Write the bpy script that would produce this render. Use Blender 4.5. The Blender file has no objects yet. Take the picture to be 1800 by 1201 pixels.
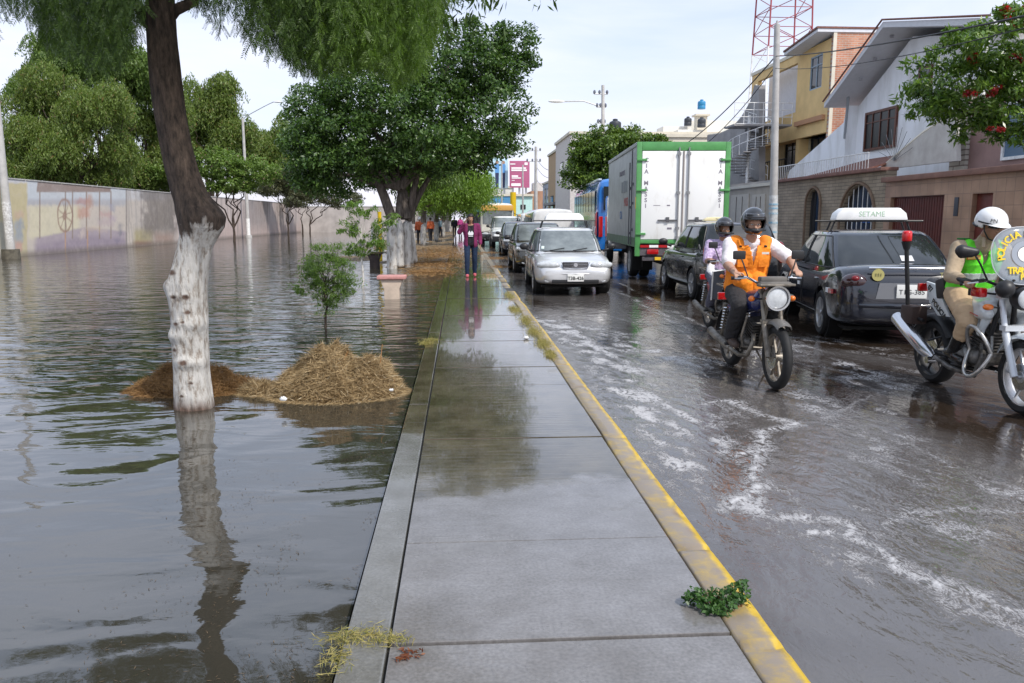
import bpy, bmesh, math, random
import numpy as np
from mathutils import Vector, Matrix, Quaternion

# ------------------------------------------------------------------ camera, sky, sun
scene = bpy.context.scene
COL = scene.collection
R = math.radians
PITCH = math.atan(0.1539); YAW = math.atan(0.0649)
CAM = Vector((0, 0, 1.5))
cam_d = bpy.data.cameras.new('camera'); cam_d.lens = 28.0; cam_d.sensor_width = 36.0
cam_d.clip_start = 0.05; cam_d.clip_end = 3000
cam = bpy.data.objects.new('camera', cam_d); COL.objects.link(cam)
cam.location = CAM; cam.rotation_euler = (math.pi/2-PITCH, 0, -YAW)
scene.camera = cam
SUN_EL, SUN_AZ = R(50), R(142)      # azimuth from +Y towards +X: behind the camera, to the right
scene.view_settings.view_transform = 'Standard'; scene.view_settings.look = 'None'
scene.view_settings.gamma = 1; scene.view_settings.exposure = 0.48
w = bpy.data.worlds.new('World'); scene.world = w; w.use_nodes = True
nt = w.node_tree; N = nt.nodes; L = nt.links
for n_ in list(N): N.remove(n_)
out = N.new('ShaderNodeOutputWorld'); bg = N.new('ShaderNodeBackground'); bg.inputs['Strength'].default_value = 0.15
sky = N.new('ShaderNodeTexSky'); sky.sky_type = 'NISHITA'; sky.sun_disc = False
sky.sun_elevation = SUN_EL; sky.sun_rotation = SUN_AZ; sky.dust_density = 2.0; sky.air_density = 1.0
tc = N.new('ShaderNodeTexCoord'); mp = N.new('ShaderNodeMapping'); mp.inputs['Scale'].default_value = (1.2, 1.6, 7.0)
mp.inputs['Rotation'].default_value = (0.06, 0.12, 0.4)
nz = N.new('ShaderNodeTexNoise'); nz.inputs['Scale'].default_value = 1.7; nz.inputs['Detail'].default_value = 7; nz.inputs['Roughness'].default_value = 0.55
nz.inputs['Distortion'].default_value = 0.35
rp = N.new('ShaderNodeValToRGB'); rp.color_ramp.elements[0].position = 0.36; rp.color_ramp.elements[1].position = 0.66
rp.color_ramp.elements[0].color = (0.52,)*3+(1,); rp.color_ramp.elements[1].color = (0.93,)*3+(1,)
mx = N.new('ShaderNodeMix'); mx.data_type = 'RGBA'
sep = N.new('ShaderNodeSeparateXYZ'); hr = N.new('ShaderNodeValToRGB')
hr.color_ramp.elements[0].position = 0.0; hr.color_ramp.elements[0].color = (5.1, 5.0, 5.75, 1)
hr.color_ramp.elements[1].position = 0.55; hr.color_ramp.elements[1].color = (4.5, 5.15, 6.3, 1)
L.new(tc.outputs['Generated'], mp.inputs['Vector']); L.new(mp.outputs[0], nz.inputs['Vector']); L.new(nz.outputs['Fac'], rp.inputs[0])
L.new(tc.outputs['Generated'], sep.inputs[0]); L.new(sep.outputs['Z'], hr.inputs[0])
L.new(rp.outputs[0], mx.inputs['Factor']); L.new(sky.outputs[0], mx.inputs['A']); L.new(hr.outputs[0], mx.inputs['B'])
L.new(mx.outputs['Result'], bg.inputs['Color']); L.new(bg.outputs[0], out.inputs[0])
sl = bpy.data.lights.new('sun', 'SUN'); sl.energy = 2.8; sl.angle = R(2.0); sl.color = (1.0, 0.95, 0.87)
so = bpy.data.objects.new('sun', sl); COL.objects.link(so); so.location = (20, -20, 40)
sd = Vector((math.sin(SUN_AZ)*math.cos(SUN_EL), math.cos(SUN_AZ)*math.cos(SUN_EL), math.sin(SUN_EL)))
so.rotation_euler = sd.to_track_quat('Z', 'Y').to_euler()

# ------------------------------------------------------------------ helpers
_m = cam.rotation_euler.to_matrix(); CR, CU, CF = _m @ Vector((1,0,0)), _m @ Vector((0,1,0)), _m @ Vector((0,0,-1))
def ray(px, py): return CF + CR*((px-900)/1400) + CU*((600.5-py)/1400)
def gp(px, py, z=0.0):
    d = ray(px, py); t = (z-CAM.z)/d.z; return CAM + d*t
def yp(px, py, Y):
    d = ray(px, py); return CAM + d*((Y-CAM.y)/d.y)
def xp(px, py, X):
    d = ray(px, py); return CAM + d*((X-CAM.x)/d.x)
def proj(p):
    v = Vector(p)-CAM; k = v.dot(CF); return 900+1400*v.dot(CR)/k, 600.5-1400*v.dot(CU)/k
V = Vector
RZ, WZ = -0.10, -0.07          # road level, flood water level (pavement top is 0)

def S(c): return tuple(((x/255)/12.92 if x/255 <= 0.04045 else ((x/255+0.055)/1.055)**2.4) for x in c)
MATS = {}
def mat(name, col=(0.5,0.5,0.5), rough=0.6, metal=0.0, var=0.0, vscale=6.0, bump=0.0, bscale=30.0, coat=0.0, ior=1.45, col2=None, detail=5, stretch=None, rvar=0.0, spec=None, rampos=(0.35,0.65), trans=0.0, emit=None):
    if name in MATS: return MATS[name]
    m = bpy.data.materials.new(name); m.use_nodes = True; MATS[name] = m
    nt = m.node_tree; b = nt.nodes['Principled BSDF']
    b.inputs['Roughness'].default_value = rough; b.inputs['Metallic'].default_value = metal
    b.inputs['IOR'].default_value = ior; b.inputs['Coat Weight'].default_value = coat; b.inputs['Coat Roughness'].default_value = 0.04
    if trans: b.inputs['Transmission Weight'].default_value = trans
    if emit: b.inputs['Emission Color'].default_value = (*col,1); b.inputs['Emission Strength'].default_value = emit
    c = (*col, 1); b.inputs['Base Color'].default_value = c
    if var or bump or col2 or rvar:
        tc = nt.nodes.new('ShaderNodeTexCoord'); mp = nt.nodes.new('ShaderNodeMapping')
        if stretch: mp.inputs['Scale'].default_value = stretch
        nt.links.new(tc.outputs['Object'], mp.inputs[0])
        n = nt.nodes.new('ShaderNodeTexNoise'); n.inputs['Scale'].default_value = vscale; n.inputs['Detail'].default_value = detail
        n.inputs['Roughness'].default_value = 0.6
        nt.links.new(mp.outputs[0], n.inputs['Vector'])
        r = nt.nodes.new('ShaderNodeValToRGB'); r.color_ramp.elements[0].position, r.color_ramp.elements[1].position = rampos
        a = col2 if col2 else tuple(x*(1-var) for x in col); bb = col if col2 else tuple(min(1,x*(1+var)) for x in col)
        r.color_ramp.elements[0].color = (*a,1); r.color_ramp.elements[1].color = (*bb,1)
        nt.links.new(n.outputs['Fac'], r.inputs[0]); nt.links.new(r.outputs[0], b.inputs['Base Color'])
        if rvar:
            mr = nt.nodes.new('ShaderNodeMapRange'); mr.inputs['From Min'].default_value = .35; mr.inputs['From Max'].default_value = .65
            mr.inputs['To Min'].default_value = max(0.02,rough-rvar); mr.inputs['To Max'].default_value = min(1,rough+rvar)
            nt.links.new(n.outputs['Fac'], mr.inputs[0]); nt.links.new(mr.outputs[0], b.inputs['Roughness'])
        if bump:
            n2 = nt.nodes.new('ShaderNodeTexNoise'); n2.inputs['Scale'].default_value = bscale; n2.inputs['Detail'].default_value = 6
            nt.links.new(mp.outputs[0], n2.inputs['Vector'])
            bp = nt.nodes.new('ShaderNodeBump'); bp.inputs['Strength'].default_value = 1.0; bp.inputs['Distance'].default_value = bump
            nt.links.new(n2.outputs['Fac'], bp.inputs['Height']); nt.links.new(bp.outputs[0], b.inputs['Normal'])
    return m
def brickmat(name, c1, c2, mortar, sc, bw, bh, ms=0.02, axis='yz', rough=0.7, bump=0.004, off=0.5):
    if name in MATS: return MATS[name]
    m = bpy.data.materials.new(name); m.use_nodes = True; MATS[name] = m
    nt = m.node_tree; b = nt.nodes['Principled BSDF']; b.inputs['Roughness'].default_value = rough
    tc = nt.nodes.new('ShaderNodeTexCoord'); sp = nt.nodes.new('ShaderNodeSeparateXYZ'); cb = nt.nodes.new('ShaderNodeCombineXYZ')
    nt.links.new(tc.outputs['Object'], sp.inputs[0])
    nt.links.new(sp.outputs['Y' if axis[0]=='y' else 'X'], cb.inputs[0]); nt.links.new(sp.outputs['Z' if axis[1]=='z' else 'Y'], cb.inputs[1])
    t = nt.nodes.new('ShaderNodeTexBrick'); t.inputs['Scale'].default_value = sc; t.inputs['Brick Width'].default_value = bw; t.inputs['Row Height'].default_value = bh
    t.inputs['Mortar Size'].default_value = ms; t.inputs['Mortar Smooth'].default_value = 0.3; t.offset = off
    t.inputs['Color1'].default_value = (*c1,1); t.inputs['Color2'].default_value = (*c2,1); t.inputs['Mortar'].default_value = (*mortar,1)
    nt.links.new(cb.outputs[0], t.inputs['Vector'])
    n = nt.nodes.new('ShaderNodeTexNoise'); n.inputs['Scale'].default_value = 1.3; n.inputs['Detail'].default_value = 8; nt.links.new(tc.outputs['Object'], n.inputs['Vector'])
    mr = nt.nodes.new('ShaderNodeMapRange'); mr.inputs['From Min'].default_value=.3; mr.inputs['From Max'].default_value=.7; mr.inputs['To Min'].default_value = .7; mr.inputs['To Max'].default_value=1.15
    nt.links.new(n.outputs['Fac'], mr.inputs[0])
    vm = nt.nodes.new('ShaderNodeVectorMath'); vm.operation = 'SCALE'; nt.links.new(t.outputs['Color'], vm.inputs[0]); nt.links.new(mr.outputs[0], vm.inputs['Scale'])
    nt.links.new(vm.outputs[0], b.inputs['Base Color'])
    bp = nt.nodes.new('ShaderNodeBump'); bp.inputs['Distance'].default_value = bump; bp.invert = True; nt.links.new(t.outputs['Fac'], bp.inputs['Height']); nt.links.new(bp.outputs[0], b.inputs['Normal'])
    return m

def tag(o, label=None, cat=None, group=None, kind=None):
    if label: o['label'] = label
    if cat: o['category'] = cat
    if group: o['group'] = group
    if kind: o['kind'] = kind
    return o
def empty(name, loc=(0,0,0), rz=0, label=None, cat=None, group=None):
    o = bpy.data.objects.new(name, None); COL.objects.link(o); o.location = loc; o.rotation_euler = (0,0,rz); o.empty_display_size = 0.2
    return tag(o, label, cat, group)
def children(o): return [c for c in bpy.data.objects if c.parent == o]
def copy_tree(o, parent=None):
    c = o.copy(); COL.objects.link(c); c.parent = parent
    for ch in children(o): copy_tree(ch, c)
    return c
from mathutils import noise as mnoise
CLOTH = set()
def wrinkle(me, amp=.006):
    n = len(me.vertices); co = np.zeros(n*3, dtype=np.float32); me.vertices.foreach_get('co', co); co = co.reshape(-1,3); nr = np.zeros(n*3, dtype=np.float32); me.vertices.foreach_get('normal', nr); nr = nr.reshape(-1,3)
    u = co[:,0]*9+co[:,2]*16+3; v = co[:,1]*13-co[:,2]*7+9; w_ = co[:,0]*20+co[:,1]*22
    d = (1-np.abs(fbm(u,v,3,3)*2-1)*2)*.7+(fbm(w_,co[:,2]*26,7,3)-.5)*1.1
    me.vertices.foreach_set('co', (co+nr*(d*amp)[:,None]).astype(np.float32).reshape(-1)); me.update()
def linkmesh(name, me, m=None, parent=None, smooth=None):
    if m is not None and not isinstance(m, (list,tuple)) and m.name in CLOTH and len(me.vertices) > 400: wrinkle(me)
    if m is not None:
        me.materials.clear()
        for q in (m if isinstance(m, (list,tuple)) else [m]): me.materials.append(q)
    if smooth is not None:
        me.polygons.foreach_set('use_smooth', [True]*len(me.polygons))
        if smooth < 180: me.set_sharp_from_angle(angle=R(smooth))
    o = bpy.data.objects.new(name, me); COL.objects.link(o); o.parent = parent
    return o

class MB:
    def __init__(s): s.v = []; s.f = []; s.mi = []; s.cur = 0
    def add(s, vs, fs):
        k = len(s.v); s.v += [tuple(p) for p in vs]; s.f += [tuple(i+k for i in f) for f in fs]; s.mi += [s.cur]*len(fs); return s
    def box(s, c, d, rot=None, taper=1.0):
        x,y,z = d[0]/2,d[1]/2,d[2]/2; t = taper
        vs = [V(p) for p in ((-x,-y,-z),(x,-y,-z),(x,y,-z),(-x,y,-z),(-x*t,-y*t,z),(x*t,-y*t,z),(x*t,y*t,z),(-x*t,y*t,z))]
        if rot is not None:
            q = rot if isinstance(rot, Matrix) else Matrix.Rotation(rot, 3, 'Z'); vs = [q@p for p in vs]
        c = V(c); return s.add([p+c for p in vs], [(3,2,1,0),(4,5,6,7),(0,1,5,4),(1,2,6,5),(2,3,7,6),(3,0,4,7)])
    def bx(s, a, b): return s.box([(a[i]+b[i])/2 for i in range(3)], [abs(b[i]-a[i]) for i in range(3)])
    def tube(s, pts, r, n=8, cap=True, flat=1.0, up=None):
        pts = [V(p) for p in pts]; rs = r if isinstance(r, (list,tuple)) else [r]*len(pts)
        rings = []; prev = None
        for i,p in enumerate(pts):
            d = (pts[min(i+1,len(pts)-1)]-pts[max(i-1,0)])
            if d.length < 1e-9: d = V((0,0,1))
            d.normalize()
            if prev is None:
                a = V(up) if up is not None else (V((0,0,1)) if abs(d.z) < .9 else V((1,0,0)))
                u = d.cross(a).normalized()
            else:
                u = prev - d*prev.dot(d)
                u = u.normalized() if u.length > 1e-6 else d.orthogonal().normalized()
            prev = u; w_ = d.cross(u)
            rings.append([p + u*(math.cos(2*math.pi*k/n)*rs[i]) + w_*(math.sin(2*math.pi*k/n)*rs[i]*flat) for k in range(n)])
        vs = [q for rg in rings for q in rg]; fs = []
        for i in range(len(pts)-1):
            for k in range(n):
                a = i*n+k; b = i*n+(k+1)%n; fs.append((a,b,b+n,a+n))
        if cap: fs.append(tuple(range(n-1,-1,-1))); fs.append(tuple((len(pts)-1)*n+k for k in range(n)))
        return s.add(vs, fs)
    def cyl(s, a, b, r, r2=None, n=16): return s.tube([a,b], [r, r if r2 is None else r2], n)
    def ell(s, c, rad, rot=None, nu=16, nv=10):
        c = V(c); rad = (rad,)*3 if isinstance(rad,(int,float)) else rad; vs = []; fs = []
        for j in range(1,nv):
            th = math.pi*j/nv
            for i in range(nu):
                ph = 2*math.pi*i/nu; vs.append(V((rad[0]*math.sin(th)*math.cos(ph), rad[1]*math.sin(th)*math.sin(ph), rad[2]*math.cos(th))))
        vs += [V((0,0,rad[2])), V((0,0,-rad[2]))]; T = len(vs)-2; B = T+1
        for j in range(nv-2):
            for i in range(nu): a=j*nu+i; b=j*nu+(i+1)%nu; fs.append((a,a+nu,b+nu,b))
        for i in range(nu): fs.append((T,i,(i+1)%nu)); fs.append((B,(nv-2)*nu+(i+1)%nu,(nv-2)*nu+i))
        if rot is not None: vs = [rot@p for p in vs]
        return s.add([p+c for p in vs], fs)
    def cap(s, a, b, r1, r2=None):       # tapered capsule, for voxel unions
        r2 = r1 if r2 is None else r2; a=V(a); b=V(b); n = 5
        for i in range(n+1): s.ell(a.lerp(b,i/n), r1+(r2-r1)*i/n, nu=12, nv=8)
        return s.tube([a,b],[r1,r2],12)
    def lathe(s, prof, c=(0,0,0), axis='z', n=24, closed=False, caps=True):   # prof: (radius, height)
        c = V(c); vs = []; fs = []
        for (r,h) in prof:
            for k in range(n):
                a = 2*math.pi*k/n; x,y = r*math.cos(a), r*math.sin(a)
                vs.append(c+V({'z':(x,y,h),'x':(h,x,y),'y':(y,h,x)}[axis]))
        m_ = len(prof); rr = range(m_) if closed else range(m_-1)
        for i in rr:
            for k in range(n):
                a=i*n+k; b=i*n+(k+1)%n; j=((i+1)%m_)*n; fs.append((a,b,j+(k+1)%n,j+k))
        if not closed and caps: fs.append(tuple(range(n-1,-1,-1))); fs.append(tuple((m_-1)*n+k for k in range(n)))
        return s.add(vs, fs)
    def prism(s, poly, off):              # poly: 3-d points, extruded along off
        poly = [V(p) for p in poly]; o = V(off); n = len(poly)
        return s.add(poly+[p+o for p in poly], [tuple(range(n-1,-1,-1)), tuple(range(n,2*n))]+[(i,(i+1)%n,n+(i+1)%n,n+i) for i in range(n)])
    def grid(s, fn, nu, nv, wrap=False):
        vs = [fn(i/(nu-1), j/(nv-1)) for j in range(nv) for i in range(nu)]
        return s.add(vs, [(j*nu+i,j*nu+i+1,(j+1)*nu+i+1,(j+1)*nu+i) for j in range(nv-1) for i in range(nu-1)])
    def mesh(s, name='m'):
        me = bpy.data.meshes.new(name); me.from_pydata(s.v, [], s.f); me.update(); return me
    def build(s, name, m, parent=None, smooth=None, bevel=0, fix=True):
        me = s.mesh(name)
        if fix or bevel:
            bm = bmesh.new(); bm.from_mesh(me); bmesh.ops.recalc_face_normals(bm, faces=bm.faces)
            if bevel:
                es = [e for e in bm.edges if len(e.link_faces)==2 and e.calc_face_angle(0) > 0.6]
                bmesh.ops.bevel(bm, geom=es, offset=bevel, segments=2, profile=0.6, affect='EDGES', clamp_overlap=True)
            bm.to_mesh(me); bm.free()
        if isinstance(m, (list,tuple)):
            for q in m: me.materials.append(q)
            me.polygons.foreach_set('material_index', s.mi); m = None
        if bevel and smooth is None: smooth = 35
        return linkmesh(name, me, m, parent, smooth)

def evaluated(me, mods):
    o = bpy.data.objects.new('temp', me); COL.objects.link(o); extra = []
    for typ, kw in mods:
        q = o.modifiers.new('m', typ)
        for k,v_ in kw.items():
            if k == 'cutter':
                c = bpy.data.objects.new('cut', v_); COL.objects.link(c); q.object = c; extra.append(c)
            else: setattr(q, k, v_)
    dg = bpy.context.evaluated_depsgraph_get(); dg.update()
    r = bpy.data.meshes.new_from_object(o.evaluated_get(dg), depsgraph=dg)
    for c in extra+[o]: bpy.data.objects.remove(c)
    return r
def voxel(mb, size=0.008, it=6, fac=0.5):
    return evaluated(mb.mesh(), [('REMESH', dict(mode='VOXEL', voxel_size=size)), ('SMOOTH', dict(factor=fac, iterations=it))])
def split_islands(o, name):
    bm = bmesh.new(); bm.from_mesh(o.data); bm.faces.ensure_lookup_table(); seen = set(); groups = []
    for f in bm.faces:
        if f.index in seen: continue
        st = [f]; seen.add(f.index); g = []
        while st:
            q = st.pop(); g.append(q.index)
            for e in q.edges:
                for r in e.link_faces:
                    if r.index not in seen: seen.add(r.index); st.append(r)
        groups.append(set(g))
    kids = [c for c in bpy.data.objects if c.parent == o]
    if len(groups) > 1:
        for k,g in enumerate(sorted(groups, key=len, reverse=True)):
            b2 = bm.copy(); b2.faces.ensure_lookup_table(); bmesh.ops.delete(b2, geom=[f for f in b2.faces if f.index not in g], context='FACES')
            me = bpy.data.meshes.new(name); b2.to_mesh(me); b2.free()
            for m_ in o.data.materials: me.materials.append(m_)
            if k == 0: o.data = me; o.name = name
            else: p = bpy.data.objects.new(name, me); COL.objects.link(p); p.parent = o.parent
    else: o.name = name
    bm.free()
def subd(mb, lv=2, extra=()):
    me = mb.mesh(); bm = bmesh.new(); bm.from_mesh(me); bmesh.ops.remove_doubles(bm, verts=bm.verts, dist=1e-5); bmesh.ops.recalc_face_normals(bm, faces=bm.faces); bm.to_mesh(me); bm.free()
    return evaluated(me, [('SUBSURF', dict(levels=lv, render_levels=lv))]+list(extra))
def text(name, s, size, m, parent, loc, rot, extrude=0.002, spacing=1.0, bold=0.0, align='CENTER', sx=1.0):
    c = bpy.data.curves.new(name, 'FONT'); c.body = s; c.size = size; c.extrude = extrude; c.align_x = align; c.align_y = 'CENTER'; c.offset = bold; c.space_character = spacing; c.resolution_u = 3
    o = bpy.data.objects.new('temp', c); COL.objects.link(o); dg = bpy.context.evaluated_depsgraph_get(); dg.update()
    me = bpy.data.meshes.new_from_object(o.evaluated_get(dg), depsgraph=dg); bpy.data.objects.remove(o)
    me.transform(Matrix.Translation(V(loc)) @ (rot.to_4x4() if isinstance(rot, Matrix) else Matrix.Rotation(0,4,'Z') if rot is None else rot) @ Matrix.Scale(sx,4,(1,0,0)))
    return linkmesh(name, me, m, parent)
def basis(x, y, z): return Matrix((x, y, z)).transposed()
FACE_CAM = basis(V((1,0,0)), V((0,0,1)), V((0,-1,0)))       # text read by someone looking along +Y
FACE_LEFT = basis(V((0,-1,0)), V((0,0,1)), V((-1,0,0)))     # on a wall whose outside looks to -X

def biggest(me):
    bm = bmesh.new(); bm.from_mesh(me); seen = set(); best = []
    for f in bm.faces:
        if f.index in seen: continue
        st = [f]; seen.add(f.index); g = []
        while st:
            q = st.pop(); g.append(q)
            for e in q.edges:
                for r in e.link_faces:
                    if r.index not in seen: seen.add(r.index); st.append(r)
        if len(g) > len(best): best = g
    s = set(best); bmesh.ops.delete(bm, geom=[f for f in bm.faces if f not in s], context='FACES'); bm.to_mesh(me); bm.free(); return me
# numpy value noise
def vnoise(x, y, seed=0):
    xi = np.floor(x).astype(np.int64); yi = np.floor(y).astype(np.int64); fx = x-xi; fy = y-yi
    fx = fx*fx*(3-2*fx); fy = fy*fy*(3-2*fy)
    def h(a,b):
        n = (a*374761393 + b*668265263 + seed*974711) & 0x7fffffff
        n = ((n ^ (n>>13))*1274126177) & 0x7fffffff
        return ((n ^ (n>>16)) & 0xffff)/65535.0
    return (h(xi,yi)*(1-fx)+h(xi+1,yi)*fx)*(1-fy)+(h(xi,yi+1)*(1-fx)+h(xi+1,yi+1)*fx)*fy
def fbm(x, y, seed=0, o=4):
    s_ = 0; a = .5; t = 0
    for k in range(o): s_ = s_+a*vnoise(x*2**k, y*2**k, seed+k); t += a; a *= .5
    return s_/t
def gridmesh(xs, ys, zf, name='g'):
    X, Y = np.meshgrid(xs, ys); Z = zf(X, Y) if callable(zf) else np.full_like(X, zf)
    nx, ny = len(xs), len(ys); me = bpy.data.meshes.new(name)
    vs = np.stack([X,Y,Z],-1).reshape(-1,3).astype(np.float32)
    i, j = np.meshgrid(np.arange(nx-1), np.arange(ny-1)); a = (j*nx+i).reshape(-1)
    q = np.stack([a,a+1,a+nx+1,a+nx],-1).astype(np.int32)
    return npmesh(me, vs, q), X.reshape(-1), Y.reshape(-1)
def npmesh(me, vs, q):
    me.vertices.add(len(vs)); me.vertices.foreach_set('co', vs.astype(np.float32).reshape(-1))
    me.loops.add(q.size); me.loops.foreach_set('vertex_index', q.reshape(-1).astype(np.int32))
    me.polygons.add(len(q)); me.polygons.foreach_set('loop_start', np.arange(0,q.size,q.shape[1],dtype=np.int32))
    me.update(calc_edges=True); return me
def setattr_f(me, name, val):
    a = me.attributes.new(name, 'FLOAT', 'POINT'); a.data.foreach_set('value', np.asarray(val, dtype=np.float32))
def setattr_c(me, name, rgb):
    a = me.attributes.new(name, 'FLOAT_COLOR', 'POINT'); c = np.ones((len(rgb),4), dtype=np.float32); c[:,:3] = rgb; a.data.foreach_set('color', c.reshape(-1))
def node(nt, typ, **kw):
    n = nt.nodes.new(typ)
    for k,v_ in kw.items():
        if k[0] == '_': setattr(n, k[1:], v_)
        else: n.inputs[k.replace('__',' ')].default_value = v_
    return n

# ------------------------------------------------------------------ ground, pavement, road, water
XL, XL2, XK, XR = gp(583,1201).x, gp(672,1201).x, gp(1345,1201).x, gp(1435,1201).x   # edging strip / slabs / kerb
rng = np.random.default_rng(3)
g = MB().bx((-400,-60,-0.62),(400,900,-0.5)); tag(g.build('ground', mat('earth', (0.16,0.13,0.09), 0.9, var=0.3, vscale=0.6)), kind='structure')

def wetmat(name, c1, c2, rough, rv, bumpd=0.0015, wetfrom=None):
    m = bpy.data.materials.new(name); m.use_nodes = True; nt = m.node_tree; b = nt.nodes['Principled BSDF']
    tc = node(nt,'ShaderNodeTexCoord')
    n1 = node(nt,'ShaderNodeTexNoise', Scale=1.1, Detail=8.0, Roughness=0.62); n2 = node(nt,'ShaderNodeTexNoise', Scale=70.0, Detail=4.0)
    n3 = node(nt,'ShaderNodeTexNoise', Scale=3.0, Detail=6.0, Roughness=0.7)
    for n in (n1,n2,n3): nt.links.new(tc.outputs['Object'], n.inputs['Vector'])
    r = nt.nodes.new('ShaderNodeValToRGB'); r.color_ramp.elements[0].position=.35; r.color_ramp.elements[1].position=.68
    r.color_ramp.elements[0].color=(*c2,1); r.color_ramp.elements[1].color=(*c1,1); nt.links.new(n3.outputs['Fac'], r.inputs[0])
    v = node(nt,'ShaderNodeVectorMath', _operation='SCALE'); mr = node(nt,'ShaderNodeMapRange'); mr.inputs['From Min'].default_value=.3; mr.inputs['From Max'].default_value=.7; mr.inputs['To Min'].default_value=.80; mr.inputs['To Max'].default_value=1.16
    nt.links.new(n2.outputs['Fac'], mr.inputs[0]); nt.links.new(r.outputs[0], v.inputs[0]); nt.links.new(mr.outputs[0], v.inputs['Scale']); nt.links.new(v.outputs[0], b.inputs['Base Color'])
    q = node(nt,'ShaderNodeMapRange'); q.inputs['From Min'].default_value=.38; q.inputs['From Max'].default_value=.62; q.inputs['To Min'].default_value=rough-rv; q.inputs['To Max'].default_value=rough+rv
    nt.links.new(n1.outputs['Fac'], q.inputs[0]); nt.links.new(q.outputs[0], b.inputs['Roughness'])
    bp = node(nt,'ShaderNodeBump', Strength=1.0, Distance=bumpd); nt.links.new(n2.outputs['Fac'], bp.inputs['Height'])
    bp2 = node(nt,'ShaderNodeBump', Strength=1.0, Distance=bumpd*1.5); nt.links.new(n1.outputs['Fac'], bp2.inputs['Height']); nt.links.new(bp.outputs[0], bp2.inputs['Normal'])
    nt.links.new(bp2.outputs[0], b.inputs['Normal'])
    if wetfrom:
        mpS = node(nt,'ShaderNodeMapping'); mpS.inputs['Scale'].default_value=(1.2,9,1); nt.links.new(tc.outputs['Object'], mpS.inputs[0]); nS = node(nt,'ShaderNodeTexNoise', Scale=2.2, Detail=5.0, Roughness=0.65, Distortion=.6); nt.links.new(mpS.outputs[0], nS.inputs['Vector'])
        bS = node(nt,'ShaderNodeBump', Strength=1.0, Distance=0.0016); nt.links.new(nS.outputs['Fac'], bS.inputs['Height']); nt.links.new(bp2.outputs[0], bS.inputs['Normal']); nt.links.new(bS.outputs[0], b.inputs['Normal'])
    if wetfrom:
        s_ = node(nt,'ShaderNodeSeparateXYZ'); nt.links.new(tc.outputs['Object'], s_.inputs[0]); a_ = node(nt,'ShaderNodeMath', _operation='MULTIPLY_ADD'); a_.inputs[1].default_value = 3.2; nt.links.new(n1.outputs['Fac'], a_.inputs[0]); nt.links.new(s_.outputs['Y'], a_.inputs[2])
        k_ = node(nt,'ShaderNodeMapRange'); k_.inputs['From Min'].default_value = wetfrom+1.5; k_.inputs['From Max'].default_value = wetfrom+1.75; nt.links.new(a_.outputs[0], k_.inputs[0])
        wr_ = nt.nodes.new('ShaderNodeValToRGB'); wr_.color_ramp.elements[0].position=.35; wr_.color_ramp.elements[1].position=.68; wr_.color_ramp.elements[0].color=(0.050,0.040,0.024,1); wr_.color_ramp.elements[1].color=(0.125,0.105,0.072,1); nt.links.new(n3.outputs['Fac'], wr_.inputs[0])
        m_ = node(nt,'ShaderNodeMix', _data_type='RGBA'); nt.links.new(k_.outputs[0], m_.inputs['Factor']); nt.links.new(v.outputs[0], m_.inputs['A']); nt.links.new(wr_.outputs[0], m_.inputs['B']); nt.links.new(m_.outputs['Result'], b.inputs['Base Color'])
        m2 = node(nt,'ShaderNodeMix', _data_type='FLOAT'); nt.links.new(k_.outputs[0], m2.inputs['Factor']); nt.links.new(q.outputs[0], m2.inputs['A']); m2.inputs['B'].default_value = .075; nt.links.new(m2.outputs['Result'], b.inputs['Roughness'])
        m3 = node(nt,'ShaderNodeMapRange'); m3.inputs['To Min'].default_value=1.0; m3.inputs['To Max'].default_value=.3; nt.links.new(k_.outputs[0], m3.inputs[0]); nt.links.new(m3.outputs[0], bp.inputs['Strength']); nt.links.new(m3.outputs[0], bp2.inputs['Strength'])
    b.inputs['IOR'].default_value = 1.5; b.inputs['Coat Weight'].default_value = 0.55; b.inputs['Coat Roughness'].default_value = 0.03; b.inputs['Coat IOR'].default_value = 1.33
    return m
concrete = wetmat('wet concrete', (0.205,0.197,0.198), (0.135,0.125,0.118), 0.24, 0.09, 0.0005, 4.3)
J0, JS = gp(900,1125).y, 0.0
js = [gp(900,y).y for y in (1125,952,845,770,717)]; JS = (js[-1]-js[0])/4
sw = MB(); y = js[0]-3*JS; k = 0
while y < 130:
    a = y+0.0025; b_ = y+JS-0.0025 + (0.0 if k != 2 else -0.012)
    dz = 0.0025*math.sin(k*2.3)
    sw.box(((XL2+XK)/2, (a+b_)/2, -0.15+dz), (XK-XL2-0.012, b_-a, 0.3)); y += JS; k += 1
tag(sw.build('pavement', concrete, bevel=0.003, smooth=3), kind='structure')
edge = MB(); y = -2
while y < 130: edge.box(((XL+XL2)/2, y+2.1, -0.25+0.002*math.sin(y)), (XL2-XL-0.008, 4.18, 0.5)); y += 4.2
tag(edge.build('pavement_edging', wetmat('wet edging', (0.19,0.187,0.18), (0.12,0.115,0.10), 0.28, 0.12, 0.001, 5.4), bevel=0.008, smooth=3), kind='structure')
tag(MB().bx((XL+.004,-3,-0.5),(XR-.02,130,-0.035)).build('pavement_bed', mat('wet grit', (0.035,0.03,0.025), 0.5)), kind='structure')

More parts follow.
